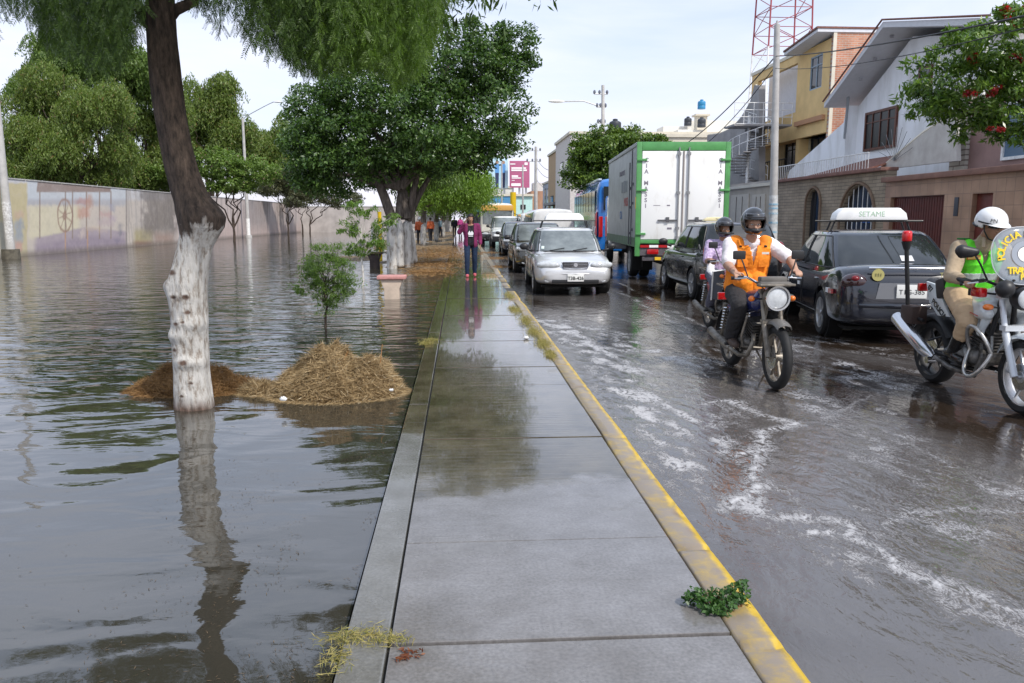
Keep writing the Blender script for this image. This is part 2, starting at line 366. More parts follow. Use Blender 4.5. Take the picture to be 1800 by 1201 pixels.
# kerb with worn yellow paint: fresh on the outer arris, rubbed off on top
km = bpy.data.materials.new('worn yellow kerb'); km.use_nodes = True; nt = km.node_tree; b = nt.nodes['Principled BSDF']
tc = node(nt,'ShaderNodeTexCoord'); sp = node(nt,'ShaderNodeSeparateXYZ'); nt.links.new(tc.outputs['Object'], sp.inputs[0])
n1 = node(nt,'ShaderNodeTexNoise', Scale=9.0, Detail=9.0, Roughness=0.72); nt.links.new(tc.outputs['Object'], n1.inputs['Vector'])
n4 = node(nt,'ShaderNodeTexNoise', Scale=1.1, Detail=3.0); nt.links.new(tc.outputs['Object'], n4.inputs['Vector'])
mr = node(nt,'ShaderNodeMapRange'); mr.inputs['From Min'].default_value = XR-0.055; mr.inputs['From Max'].default_value = XR-0.012; mr.inputs['To Min'].default_value=-0.03; mr.inputs['To Max'].default_value=0.42
nt.links.new(sp.outputs['X'], mr.inputs[0])
ad = node(nt,'ShaderNodeMath', _operation='ADD'); nt.links.new(n1.outputs['Fac'], ad.inputs[0]); nt.links.new(mr.outputs[0], ad.inputs[1])
ad2 = node(nt,'ShaderNodeMath', _operation='MULTIPLY_ADD'); nt.links.new(n4.outputs['Fac'], ad2.inputs[0]); ad2.inputs[1].default_value = 0.35; nt.links.new(ad.outputs[0], ad2.inputs[2])
rr = nt.nodes.new('ShaderNodeValToRGB'); e = rr.color_ramp.elements; e[0].position=.60; e[0].color=(0.23,0.185,0.14,1); e[1].position=.93; e[1].color=(0.55,0.37,0.035,1)
q = e.new(.74); q.color=(0.32,0.23,0.09,1)
nt.links.new(ad2.outputs[0], rr.inputs[0]); nt.links.new(rr.outputs[0], b.inputs['Base Color']); b.inputs['Roughness'].default_value=.38
b.inputs['Coat Weight'].default_value=.25
bp = node(nt,'ShaderNodeBump', Strength=1.0, Distance=0.002); nt.links.new(n1.outputs['Fac'], bp.inputs['Height']); nt.links.new(bp.outputs[0], b.inputs['Normal'])
me, X, Y = gridmesh(np.linspace(0,1,7), np.arange(-1.5, 26, 0.03), 0.0)
kj = [gp(1200,965).y, gp(1310,1132).y-0.02, 5.3, 7.0, 8.1, 9.9, 11.8, 13.0, 15.2, 17.7, 19.8, 22.1]
co = np.zeros((len(X),3)); prof = np.array([[XK,-0.03],[XK+0.004,-0.002],[XK+0.012,0.004],[XR-0.05,0.006],[XR-0.018,0.002],[XR-0.002,-0.014],[XR,-0.3]])
idx = np.round(X*6).astype(int); wob = (fbm(Y*1.3, Y*0+idx*0.0, 5)-.5)*0.02
chip = np.clip(fbm(Y*7, idx*1.7, 8)-.62,0,1)*0.10*(idx>=3)
for j_ in kj: chip = chip + 0.028*np.exp(-((Y-j_-0.01*np.sin(idx*2.))/0.012)**2)
co[:,0] = prof[idx,0]+wob - chip*.2*(idx>3); co[:,1] = Y; co[:,2] = prof[idx,1]-chip*(idx<6)
far = np.clip((Y-9)/8,0,1); co[:,2] -= far*np.clip(fbm(Y*1.1+3, Y*0, 21)-.5,0,1)*0.25*(idx<6)
me.vertices.foreach_set('co', co.astype(np.float32).reshape(-1)); me.update()
tag(linkmesh('kerb', me, km, None, 60), kind='structure')
tag(MB().bx((XK,26,-0.3),(XR,130,0.0)).build('far_kerb', mat('far kerb', (0.20,0.17,0.12),0.6,var=.3,vscale=3)), kind='structure')

# road: asphalt under a moving film of brown water with foam
def polydist(X, Y, pts):
    D = np.full(X.shape, 1e9)
    for (a,b_) in zip(pts[:-1], pts[1:]):
        ax,ay,bx_,by_ = a[0],a[1],b_[0],b_[1]; dx,dy = bx_-ax,by_-ay; t = np.clip(((X-ax)*dx+(Y-ay)*dy)/(dx*dx+dy*dy+1e-9),0,1)
        D = np.minimum(D, np.hypot(X-ax-t*dx, Y-ay-t*dy))
    return D
def foamfield(X, Y):
    jx = X+(fbm(X*3,Y*3,40)-.5)*.22; jy = Y+(fbm(X*3,Y*3,41)-.5)*.3
    F = np.zeros(X.shape)
    def line(px, wd, amp):
        nonlocal F
        P = [gp(x_,y_,RZ) for x_,y_ in px]; d = polydist(jx, jy, P); F = np.maximum(F, np.maximum(amp*1.02*np.exp(-(d/wd)**2), amp*.60*np.exp(-(d/(wd*8))**2)))
    line([(1230,712),(1290,706),(1330,728),(1392,744),(1350,756),(1346,782),(1300,800),(1345,790),(1325,838),(1322,868),(1262,892)], 0.014, .95)
    line([(1325,838),(1345,900),(1420,905),(1500,915),(1490,940),(1420,940),(1500,955),(1560,985),(1640,1025),(1720,1045),(1800,1082),(1900,1130)], 0.012, .9)
    line([(1560,770),(1640,800),(1700,830),(1800,860)], 0.03, .4)
    line([(1500,955),(1600,900),(1680,905),(1800,895)], 0.07, .45)
    line([(1450,740),(1520,700),(1560,690),(1600,700)], 0.04, .4)
    def blob(px, wd, amp):
        nonlocal F
        P = [gp(x_,y_,RZ) for x_,y_ in px]; d = polydist(X, Y, P); n = fbm(X*9+Y*1.5, Y*4, 50, 5)
        F = np.maximum(F, amp*np.exp(-(d/wd)**2)*np.clip((n-.28)*2.6,0,1))
    blob([(960,560),(1080,640),(1180,720),(1240,790)], 0.45, .86)
    blob([(1000,570),(1150,620),(1230,640)], 0.5, .75)
    blob([(1080,680),(1180,770),(1230,850)], 0.28, .9)
    blob([(1330,850),(1400,900),(1460,930)], 0.20, .95)
    blob([(1240,860),(1350,900),(1480,960),(1560,1010)], 0.18, .8)
    blob([(1400,690),(1500,760),(1560,770)], 0.3, .6)
    blob([(1480,640),(1560,680)], 0.4, .7)
    blob([(1560,900),(1700,930),(1800,960)], 0.25, .6)
    blob([(1580,1010),(1750,1100),(1850,1150)], 0.2, .5)
    blob([(1540,790),(1620,830),(1700,850),(1800,870)], 0.24, .55)
    blob([(1330,630),(1450,600),(1560,620)], 0.6, .5)
    n = fbm(X*4+Y*.6, Y*1.6, 60, 5); F = np.maximum(F, np.clip((n-.60)*3,0,.4)*np.clip((16-Y)/8,0,1))
    for px in ([(1075,505),(1200,570),(1290,640)],[(1090,498),(1240,575)],[(1085,512),(1180,565),(1260,640)]):
        P = [gp(x_,y_,RZ) for x_,y_ in px]; d = polydist(X,Y,P); F = np.maximum(F, .5*np.exp(-(d/.07)**2)*np.clip((fbm(X*12,Y*2,70)-.35)*4,0,1))
    return F
ROADW = 9.3
rm = bpy.data.materials.new('flooded asphalt'); rm.use_nodes = True; nt = rm.node_tree; b = nt.nodes['Principled BSDF']
tc = node(nt,'ShaderNodeTexCoord'); at_ = node(nt,'ShaderNodeAttribute', _attribute_name='foam'); at2 = node(nt,'ShaderNodeAttribute', _attribute_name='silt')
mp = node(nt,'ShaderNodeMapping'); mp.inputs['Scale'].default_value=(1.0,0.55,1); mp.inputs['Rotation'].default_value=(0,0,0.35); nt.links.new(tc.outputs['Object'], mp.inputs[0])
nf = node(nt,'ShaderNodeTexNoise', Scale=13.0, Detail=7.0, Roughness=0.62, Distortion=1.4); nt.links.new(mp.outputs[0], nf.inputs['Vector'])
nf2 = node(nt,'ShaderNodeTexNoise', Scale=110.0, Detail=3.0, Roughness=0.6, Distortion=0.3); nt.links.new(mp.outputs[0], nf2.inputs['Vector'])
def M(op, a_, b_, c_=None):
    m_ = node(nt,'ShaderNodeMath', _operation=op)
    for i_,q_ in enumerate((a_,b_,c_)):
        if q_ is None: continue
        if isinstance(q_,(int,float)): m_.inputs[i_].default_value = q_
        else: nt.links.new(q_, m_.inputs[i_])
    return m_
rd_ = M('ABSOLUTE', M('MULTIPLY_ADD', nf.outputs['Fac'], 2.0, -1.0).outputs[0], 0.0); rd2 = M('MULTIPLY_ADD', rd_.outputs[0], -1.5, .55); rd3 = M('MULTIPLY_ADD', nf2.outputs['Fac'], .70, rd2.outputs[0])
m1 = M('MULTIPLY_ADD', at_.outputs['Fac'], .72, rd3.outputs[0])
fr = node(nt,'ShaderNodeMapRange'); fr.inputs['From Min'].default_value=.97; fr.inputs['From Max'].default_value=1.52; nt.links.new(m1.outputs[0], fr.inputs[0])
rr = nt.nodes.new('ShaderNodeValToRGB'); e = rr.color_ramp.elements; e[0].position=0.2; e[0].color=(0.028,0.019,0.013,1); e[1].position=.8; e[1].color=(0.092,0.083,0.079,1)
nt.links.new(at2.outputs['Fac'], rr.inputs[0])
mx = node(nt,'ShaderNodeMix', _data_type='RGBA'); mx.inputs['B'].default_value=(0.50,0.49,0.50,1); nt.links.new(fr.outputs[0], mx.inputs['Factor']); nt.links.new(rr.outputs[0], mx.inputs['A']); nt.links.new(mx.outputs['Result'], b.inputs['Base Color'])
r2 = node(nt,'ShaderNodeMapRange'); r2.inputs['To Min'].default_value=.045; r2.inputs['To Max'].default_value=.6; nt.links.new(fr.outputs[0], r2.inputs[0]); nt.links.new(r2.outputs[0], b.inputs['Roughness'])
b.inputs['IOR'].default_value=1.75
nw = node(nt,'ShaderNodeTexNoise', Scale=9.0, Detail=4.0, Roughness=0.55, Distortion=0.4); nt.links.new(mp.outputs[0], nw.inputs['Vector'])
nw2 = node(nt,'ShaderNodeTexNoise', Scale=2.0, Detail=2.0, Distortion=0.8); nt.links.new(mp.outputs[0], nw2.inputs['Vector'])
bs = node(nt,'ShaderNodeMapRange'); bs.inputs['To Min'].default_value=.25; bs.inputs['To Max'].default_value=1.0; nt.links.new(at2.outputs['Fac'], bs.inputs[0])
bpA = node(nt,'ShaderNodeBump', Distance=0.012); nt.links.new(bs.outputs[0], bpA.inputs['Strength']); nt.links.new(nw.outputs['Fac'], bpA.inputs['Height'])
bpB = node(nt,'ShaderNodeBump', Strength=1.0, Distance=0.008); nt.links.new(nw2.outputs['Fac'], bpB.inputs['Height']); nt.links.new(bpA.outputs[0], bpB.inputs['Normal'])
bpC = node(nt,'ShaderNodeBump', Strength=0.8, Distance=0.003); nt.links.new(fr.outputs[0], bpC.inputs['Height']); nt.links.new(bpB.outputs[0], bpC.inputs['Normal'])
nt.links.new(bpC.outputs[0], b.inputs['Normal'])
me, X, Y = gridmesh(np.linspace(XR-.06,ROADW,260), np.concatenate([np.arange(-2,24,0.035), np.linspace(24,160,140)]), RZ)
setattr_f(me, 'foam', foamfield(X, Y))
silt = np.clip((fbm(X*.9+Y*.25, Y*.5, 77, 4)-.30)*2.2 + .42*np.exp(-((X-1.9-Y*.02)/1.7)**2) - .25*np.exp(-((X-4.2)/1.5)**2)*np.clip((Y-4)/3,0,1), 0, 1)
setattr_f(me, 'silt', silt)
tag(linkmesh('road', me, rm, None, 180), kind='structure')
rp_ = MB().bx((ROADW,-10,-0.5),(ROADW+.15,150,0.03)).build('road_kerb_opposite', mat('old kerb',(0.22,0.2,0.17),.8,var=.2)); tag(rp_, kind='structure')
tag(MB().bx((ROADW+.15,-10,-0.5),(60,150,0.02)).build('pavement_opposite', mat('dry concrete',(0.26,0.24,0.22),.8,var=.18,vscale=2,bump=.002)), kind='structure')

# flood water over the park
wm = bpy.data.materials.new('flood water'); wm.use_nodes = True; nt = wm.node_tree; b = nt.nodes['Principled BSDF']
tc = node(nt,'ShaderNodeTexCoord'); at_ = node(nt,'ShaderNodeAttribute', _attribute_name='wind')
def wv(sx, sy, sc, rot, det=2.0, dist=0.5):
    mp = node(nt,'ShaderNodeMapping'); mp.inputs['Scale'].default_value=(sx,sy,1); mp.inputs['Rotation'].default_value=(0,0,rot); nt.links.new(tc.outputs['Object'], mp.inputs[0])
    n = node(nt,'ShaderNodeTexNoise', Scale=sc, Detail=det, Roughness=0.5, Distortion=dist); nt.links.new(mp.outputs[0], n.inputs['Vector']); return n
a1 = wv(0.75,1.5,1.7,0.10,2.0,0.9); a2 = wv(0.7,1.4,6.0,-0.12,3.0,0.5); a3 = wv(.7,1.0,1.1,.3,1.0,1.2)
ws = node(nt,'ShaderNodeMath', _operation='MULTIPLY'); ws.inputs[1].default_value=1.0; nt.links.new(at_.outputs['Fac'], ws.inputs[0])
b1 = node(nt,'ShaderNodeBump', Distance=0.050); nt.links.new(ws.outputs[0], b1.inputs['Strength']); nt.links.new(a1.outputs['Fac'], b1.inputs['Height'])
b2 = node(nt,'ShaderNodeBump', Distance=0.011); nt.links.new(ws.outputs[0], b2.inputs['Strength']); nt.links.new(a2.outputs['Fac'], b2.inputs['Height']); nt.links.new(b1.outputs[0], b2.inputs['Normal'])
b3 = node(nt,'ShaderNodeBump', Strength=1.0, Distance=0.022); nt.links.new(a3.outputs['Fac'], b3.inputs['Height']); nt.links.new(b2.outputs[0], b3.inputs['Normal'])
nt.links.new(b3.outputs[0], b.inputs['Normal'])
cn = node(nt,'ShaderNodeTexNoise', Scale=.6, Detail=3.0); nt.links.new(tc.outputs['Object'], cn.inputs['Vector'])
rr = nt.nodes.new('ShaderNodeValToRGB'); e = rr.color_ramp.elements; e[0].color=(0.028,0.026,0.018,1); e[1].color=(0.046,0.042,0.034,1); nt.links.new(cn.outputs['Fac'], rr.inputs[0]); nt.links.new(rr.outputs[0], b.inputs['Base Color'])
b.inputs['Roughness'].default_value=.03; b.inputs['IOR'].default_value=1.95
xs = np.concatenate([np.linspace(-140,-22,20), np.linspace(-20,XL-.02,90)])
me, X, Y = gridmesh(xs, np.concatenate([np.linspace(-8,40,140), np.linspace(42,130,30)]), WZ)
wind = .13 + .45*np.clip((Y-5.4)/3.5,0,1)*np.clip(1.2-np.clip(Y-22,0,60)/60,0.35,1); wind *= .75+.5*fbm(X*.2,Y*.2,9)
setattr_f(me, 'wind', wind); tag(linkmesh('flood_water', me, wm, None, 180), kind='structure')

# strip of mud and cut grass left of the pavement, further on
me, X, Y = gridmesh(np.linspace(-6.5, XL-.01, 60), np.linspace(19, 125, 420), 0.0)
sh = fbm(X*.7, Y*.25, 31, 4); lim = np.clip((Y-19.5)/14,0,1)
Z = WZ-.06 + lim*(.19*np.clip((sh-.34)*3,0,1))*np.clip((X+1.2+lim*5.5)/2.2,0,1) + .05*np.clip((Y-21)/3,0,1)*np.exp(-((X-XL)/.8)**2)+ (fbm(X*5,Y*5,33)-.5)*.03
Z = np.minimum(Z, 0.03)
co = np.stack([X,Y,Z],-1); me.vertices.foreach_set('co', co.astype(np.float32).reshape(-1)); me.update()
mudm = mat('mud with cut grass', (0.22,0.15,0.075), .75, col2=(0.05,0.035,0.02), vscale=5, detail=9, bump=.03, bscale=14, stretch=(1,.5,1))
tag(linkmesh('mud', me, mudm, None, 60), kind='structure')

# ------------------------------------------------------------------ leaves and trees
def leafmat(name, c1, c2, rough=0.5, tr=0.35, c3=None):
    if name in MATS: return MATS[name]
    m = bpy.data.materials.new(name); m.use_nodes = True; MATS[name] = m; nt = m.node_tree; b = nt.nodes['Principled BSDF']; o = nt.nodes['Material Output']
    g_ = nt.nodes.new('ShaderNodeNewGeometry'); r = nt.nodes.new('ShaderNodeValToRGB'); e = r.color_ramp.elements
    e[0].color=(*c1,1); e[1].color=(*c2,1)
    if c3: q = e.new(.93); q.color=(*c2,1); e[2].color=(*c3,1); e[2].position=1.0
    nt.links.new(g_.outputs['Random Per Island'], r.inputs[0]); nt.links.new(r.outputs[0], b.inputs['Base Color']); b.inputs['Roughness'].default_value=rough
    t = nt.nodes.new('ShaderNodeBsdfTranslucent'); ms = nt.nodes.new('ShaderNodeMixShader'); ms.inputs[0].default_value=tr
    hs = nt.nodes.new('ShaderNodeHueSaturation'); hs.inputs['Value'].default_value=1.5; hs.inputs['Saturation'].default_value=1.1; nt.links.new(r.outputs[0], hs.inputs['Color']); nt.links.new(hs.outputs[0], t.inputs['Color'])
    nt.links.new(b.outputs[0], ms.inputs[1]); nt.links.new(t.outputs[0], ms.inputs[2]); nt.links.new(ms.outputs[0], o.inputs['Surface'])
    return m
def unit(v_): return v_/np.maximum(np.linalg.norm(v_, axis=1, keepdims=True), 1e-9)
def leaf_quads(c, d, n, ln, wd):
    """rhombic leaves: centres c, long axis d, rough normal n"""
    d = unit(d); s_ = unit(np.cross(d, n)); ln = np.asarray(ln).reshape(-1,1)*.5; wd = np.asarray(wd).reshape(-1,1)*.5
    vs = np.stack([c-d*ln, c+s_*wd-d*ln*.1, c+d*ln, c-s_*wd-d*ln*.1], 1).reshape(-1,3)
    q = np.arange(len(c)*4).reshape(-1,4); return vs, q
def leaf_mesh(parts):
    vs = np.concatenate([p[0] for p in parts]); q = []; k = 0
    for p in parts: q.append(p[1]+k); k += len(p[0])
    return npmesh(bpy.data.meshes.new('leaves'), vs, np.concatenate(q))
def blob_pts(rg, blobs, nclump, csize):
    """clump centres on the shells of ellipsoid blobs"""
    B = np.array(blobs, float); vol = B[:,3]*B[:,4]+B[:,4]*B[:,5]; pick = rg.choice(len(B), nclump, p=vol/vol.sum())
    u = unit(rg.normal(size=(nclump,3))); rad = rg.uniform(.62,1.04,(nclump,1))
    return B[pick,:3]+u*B[pick,3:6]*rad, u
def pxb(loc, *sp):   # blobs by photo position, radii in photo pixels
    o = []
    for x_,y_,dy,rx,rz in sp: p = yp(x_,y_,loc[1]+dy)-V(loc); k = (loc[1]+dy)/1400; o.append((p.x,p.y,p.z,rx*k,rx*k*.9,rz*k))
    return o
def lumpy(blobs, k, seed, f=.36):
    rg = np.random.default_rng(seed); o = []
    for b_ in blobs:
        for i in range(k):
            u = rg.normal(size=3); u /= np.linalg.norm(u); q = rg.uniform(.55,.95); s_ = f*rg.uniform(.6,1.35); o.append((b_[0]+u[0]*b_[3]*q,b_[1]+u[1]*b_[4]*q,b_[2]+u[2]*b_[5]*q,b_[3]*s_,b_[4]*s_,b_[5]*s_*1.1))
    return o
def crown_broad(seed, blobs, nclump, per, csize, lsize, asp=.5, droop=.2):
    rg = np.random.default_rng(seed); C, U = blob_pts(rg, blobs, nclump, csize)
    cs = csize*rg.uniform(.55,1.35,(nclump,1,1))
    off = rg.normal(size=(nclump,per,3)); off /= np.maximum(np.linalg.norm(off,axis=2,keepdims=True),1e-9); off = off*rg.uniform(.25,1,(nclump,per,1))**.6*cs*np.array([1,1,.62])
    P = (C[:,None,:]+off).reshape(-1,3); n = len(P)
    d = off.reshape(-1,3)/csize + rg.normal(size=(n,3))*.7 + np.array([0,0,-droop]); nn = np.repeat(U,per,0)*.5+rg.normal(size=(n,3))*.6+np.array([0,0,.9])
    l = lsize*rg.uniform(.6,1.4,n); return leaf_quads(P, d, nn, l, l*asp)
def crown_weep(seed, blobs, nstr, slen, lsize, per=16, asp=.28, step=None):
    """hanging strands of leaves over ellipsoid blobs"""
    rg = np.random.default_rng(seed); C, U = blob_pts(rg, blobs, nstr, 1)
    L_ = slen*rg.uniform(.4,1.3,nstr); t = np.linspace(0,1,per)
    drift = np.concatenate([U[:,:2]*.35+rg.normal(size=(nstr,2))*.12, np.full((nstr,1),-1.0)],1)
    P = C[:,None,:]+drift[:,None,:]*(t[None,:,None]*L_[:,None,None]); P[:,:,:2] += (U[:,None,:2]*.25*np.sin(t*1.6)[None,:,None]*L_[:,None,None])
    P = P.reshape(-1,3); n = len(P); P = P+rg.normal(size=(n,3))*lsize*.3
    d = rg.normal(size=(n,3))*.6+np.array([0,0,-.9]); nn = rg.normal(size=(n,3))+np.repeat(U,per,0)*.8
    l = lsize*rg.uniform(.6,1.4,n); return leaf_quads(P, d, nn, l, l*asp)
bark = mat('bark', (0.085,0.06,0.045), .85, col2=(0.022,0.016,0.012), vscale=9, detail=10, bump=.02, bscale=9, stretch=(3,3,.6))
barkg = mat('grey bark', (0.17,0.14,0.12), .85, col2=(0.06,0.048,0.04), vscale=6, detail=8, bump=.02, bscale=7, stretch=(3,3,.5))
lime = mat('whitewashed bark', (0.55,0.53,0.50), .8, col2=(0.20,0.165,0.13), vscale=5, detail=9, bump=.02, bscale=11, stretch=(2.2,2.2,.8), rampos=(.33,.5))
def limb(mb, a, b, r1, r2, seed=0, n=6, k=10, sag=0.08):
    rg = random.Random(seed); a=V(a); b=V(b); L_=(b-a).length; pts=[]; rs=[]
    for i in range(n+1):
        t=i/n; p=a.lerp(b,t)+V((rg.uniform(-1,1),rg.uniform(-1,1),rg.uniform(-.4,.4)))*(sag*L_*math.sin(math.pi*t)); pts.append(p); rs.append(r1+(r2-r1)*t)
    mb.tube(pts, rs, k); return pts
def branches(blobs, top, r0, seed):
    mb = MB(); rg = random.Random(seed)
    for i,bb in enumerate(blobs):
        c = V(bb[:3]); p = limb(mb, top, c+V((0,0,-bb[5]*.2)), r0, r0*.35, seed+i)
        for k in range(5):
            a = rg.uniform(0,6.28); e = rg.uniform(-.3,1); q = c+V((math.cos(a)*bb[3]*.8, math.sin(a)*bb[4]*.8, e*bb[5]*.7)); limb(mb, p[rg.choice([2,3,4,5])], q, r0*.35, r0*.08, seed*7+i*9+k, k=6)
    return mb

# foreground pepper tree
TB = gp(338,716,WZ); TY = TB.y
def tp(px, py, dy=0): return yp(px, py, TY+dy)-TB
t = empty('pepper_tree', TB, 0, 'nearest leaning tree with whitewashed lower trunk, standing in the flood beside the straw', 'tree')
rg = random.Random(5)
def trunk_mesh(spec, k=40, amp=.03, seed=0, lump=()):
    """spec: (px,py,width px) down the trunk"""
    P = []
    for i in range(len(spec)-1):
        for j in range(8):
            f = j/8; P.append(tuple(spec[i][q]*(1-f)+spec[i+1][q]*f for q in range(3)))
    P.append(spec[-1]); n = len(P); vs = []
    arr = []
    for i,(px,py,wd) in enumerate(P):
        c = tp(px,py); r = wd/1400*TY*.5*.90
        for j in range(k):
            a = 2*math.pi*j/k; arr.append((c.x,c.y,c.z,r,a))
    A = np.array(arr); cx,cy,cz,r,a = A.T
    nz_ = (fbm(np.cos(a)*2.2+5+cz*.6, np.sin(a)*2.2+cz*1.2+9, seed, 4)-.5)*2.2 + (vnoise(a*40/6.283*.5, cz*5+seed, seed+3)-.5)*.55
    r2 = r*(1+nz_*amp*4)
    for (lz, la, lr, sg) in lump: r2 = r2 + lr*np.exp(-((cz-lz)/sg)**2)*np.clip(np.cos(a-la),0,1)**2
    co = np.stack([cx+np.cos(a)*r2, cy+np.sin(a)*r2, cz],-1)
    q = [(i*k+j, i*k+(j+1)%k, (i+1)*k+(j+1)%k, (i+1)*k+j) for i in range(n-1) for j in range(k)]
    return npmesh(bpy.data.meshes.new('trunk'), co, np.array(q))
LUMP = [(1.60,-.1,.04,.10),(1.62,-1.7,.025,.12)]
low = [(343,760,76),(341,716,73),(339,687,70),(336,650,66),(335,625,66),(333,590,66),(332,562,67),(330,520,71),(330,498,72),(336,460,64),(342,435,62),(350,415,68),(353,400,76)]
KN = [(312,478,.045),(338,520,.05),(316,520,.045),(340,545,.05),(333,562,.03),(320,566,.04),(315,612,.045),(333,633,.055),(345,668,.035),(330,690,.03)]
tm = bpy.data.materials.new('whitewashed pepper bark'); tm.use_nodes = True; nt = tm.node_tree; b = nt.nodes['Principled BSDF']; b.inputs['Roughness'].default_value=.85
tc = node(nt,'ShaderNodeTexCoord'); mp = node(nt,'ShaderNodeMapping'); mp.inputs['Scale'].default_value=(2.6,2.6,.8); nt.links.new(tc.outputs['Object'], mp.inputs[0]); sp = node(nt,'ShaderNodeSeparateXYZ'); nt.links.new(tc.outputs['Object'], sp.inputs[0])
nA = node(nt,'ShaderNodeTexNoise', Scale=10.0, Detail=10.0, Roughness=0.7); nB = node(nt,'ShaderNodeTexNoise', Scale=3.0, Detail=6.0, Roughness=0.6); nt.links.new(mp.outputs[0], nA.inputs['Vector']); nt.links.new(mp.outputs[0], nB.inputs['Vector'])
def ramp(a_, *st):
    r = nt.nodes.new('ShaderNodeValToRGB'); e = r.color_ramp.elements; e[0].position,e[0].color = st[0][0],(*st[0][1],1); e[1].position,e[1].color = st[-1][0],(*st[-1][1],1)
    for p_,c_ in st[1:-1]: q_ = e.new(p_); q_.color = (*c_,1)
    nt.links.new(a_, r.inputs[0]); return r.outputs[0]
wcol = ramp(nA.outputs['Fac'], (.30,(0.12,0.09,0.07)),(.42,(0.34,0.30,0.26)),(.52,(0.54,0.52,0.49)),(.8,(0.62,0.60,0.58))); bcol = ramp(nA.outputs['Fac'], (.35,(0.02,0.014,0.01)),(.55,(0.085,0.06,0.045)),(.75,(0.16,0.115,0.085)))
kcol = ramp(nA.outputs['Fac'], (.35,(0.05,0.03,0.022)),(.65,(0.20,0.13,0.10)))
def mth(op, a_, b_, c_=None):
    m_ = node(nt,'ShaderNodeMath', _operation=op)
    for i_,q_ in enumerate((a_,b_,c_)):
        if q_ is None: continue
        if isinstance(q_,(int,float)): m_.inputs[i_].default_value = q_
        else: nt.links.new(q_, m_.inputs[i_])
    return m_.outputs[0]
zz = mth('MULTIPLY_ADD', nB.outputs['Fac'], .55, sp.outputs['Z']); zz = mth('MULTIPLY_ADD', nA.outputs['Fac'], .25, zz); zf = mth('MULTIPLY', mth('SUBTRACT', zz, ZB:=1.88), 30.0)
kn_a = node(nt,'ShaderNodeAttribute', _attribute_name='knot'); kf = mth('MULTIPLY', mth('SUBTRACT', mth('MULTIPLY_ADD', nA.outputs['Fac'], .9, kn_a.outputs['Fac']), .82), 4.0)
base_f = mth('MULTIPLY', mth('SUBTRACT', .19, mth('MULTIPLY_ADD', nB.outputs['Fac'], .15, sp.outputs['Z'])), 9.0)
def mixc(f_, a_, b_):
    m_ = node(nt,'ShaderNodeMix', _data_type='RGBA'); m_.clamp_factor = True; nt.links.new(f_, m_.inputs['Factor']); nt.links.new(a_, m_.inputs['A']); nt.links.new(b_, m_.inputs['B']); return m_.outputs['Result']
c_ = mixc(kf, wcol, kcol); c_ = mixc(base_f, c_, kcol); c_ = mixc(zf, c_, bcol); nt.links.new(c_, b.inputs['Base Color'])
bp = node(nt,'ShaderNodeBump', Strength=1.0, Distance=0.03); nt.links.new(nA.outputs['Fac'], bp.inputs['Height']); nt.links.new(bp.outputs[0], b.inputs['Normal'])
tmesh = trunk_mesh(low, 110, .027, 3, LUMP+[(1.02,2.9,.05,.07),(.72,-1.0,.03,.06),(.62,-2.3,.03,.05),(.4,-1.2,.025,.05)])
vc = np.zeros(len(tmesh.vertices)*3, dtype=np.float32); tmesh.vertices.foreach_get('co', vc); vc = vc.reshape(-1,3); kv = np.zeros(len(vc)); rgk = np.random.default_rng(2)
for (px_,py_,r_) in KN:
    c0 = tp(px_,py_); dd = np.hypot(vc[:,0]-c0.x, (vc[:,2]-c0.z)*1.5)*(.6+.9*fbm(vc[:,0]*26+px_, vc[:,2]*26, 5)); kv = np.maximum(kv, np.exp(-(dd/r_)**2)*(vc[:,1]<.02)*.75); vc[:,1] -= .016*np.exp(-(dd/r_)**2)*(vc[:,1]<0); vc[:,1] += .022*np.exp(-(dd/(r_*.4))**2)*(vc[:,1]<0)
tmesh.vertices.foreach_set('co', vc.reshape(-1)); setattr_f(tmesh, 'knot', kv); linkmesh('whitewashed_trunk', tmesh, tm, t, 180)
up = [(353,400,76),(351,382,76),(343,360,68),(332,337,62),(320,300,58),(308,250,55),(300,200,55),(293,150,54),(288,100,53),(284,60,51),(281,0,50),(272,-90,48),(262,-200,45),(250,-330,40)]
linkmesh('trunk', trunk_mesh(up, 110, .027, 3, LUMP), tm, t, 180)
top = tp(262,-200)
bb = [(tp(120,-260,.5).x,0.6,5.5,1.9,1.9,1.0),(tp(520,-300,0).x,0.3,5.7,1.8,1.9,1.1),(tp(650,-120,.6).x,1.0,4.9,1.3,1.5,.7),(0,-.3,6.6,2.2,2.0,1.1),(-2.4,1.8,5.6,1.4,1.4,.9),(-.2,2.2,5.9,1.8,1.5,.9)]
bb += [tuple(tp(715,-170,1.0))+(.8,1.0,.5),tuple(tp(700,-190,1.2))+(1.0,1.0,.6),(-.9,-2.0,6.5,1.3,1.3,.7),(.6,-1.6,6.4,1.2,1.3,.7),(-2.2,-1.6,6.2,1.2,1.4,.7),(1.5,-2.8,6.8,1.0,1.2,.6),(-.2,-3.4,6.9,1.3,1.1,.6)]  # last crown blobs, out of view towards the camera, added to shade the hanging strands
branches(bb, top, .11, 4).build('branches', bark, t, 60)
limbs = MB(); limb(limbs, tp(290,40), tp(420,-90,.3), .05,.02, 1); limb(limbs, tp(288,60), tp(150,-70,.4), .06,.02, 2); limb(limbs, tp(420,-90,.3), tp(640,-40,.8), .03,.008, 3); limb(limbs, tp(150,-70,.4), tp(20,-20,.5), .03,.008, 4)
limbs.build('hanging_limbs', bark, t, 60)
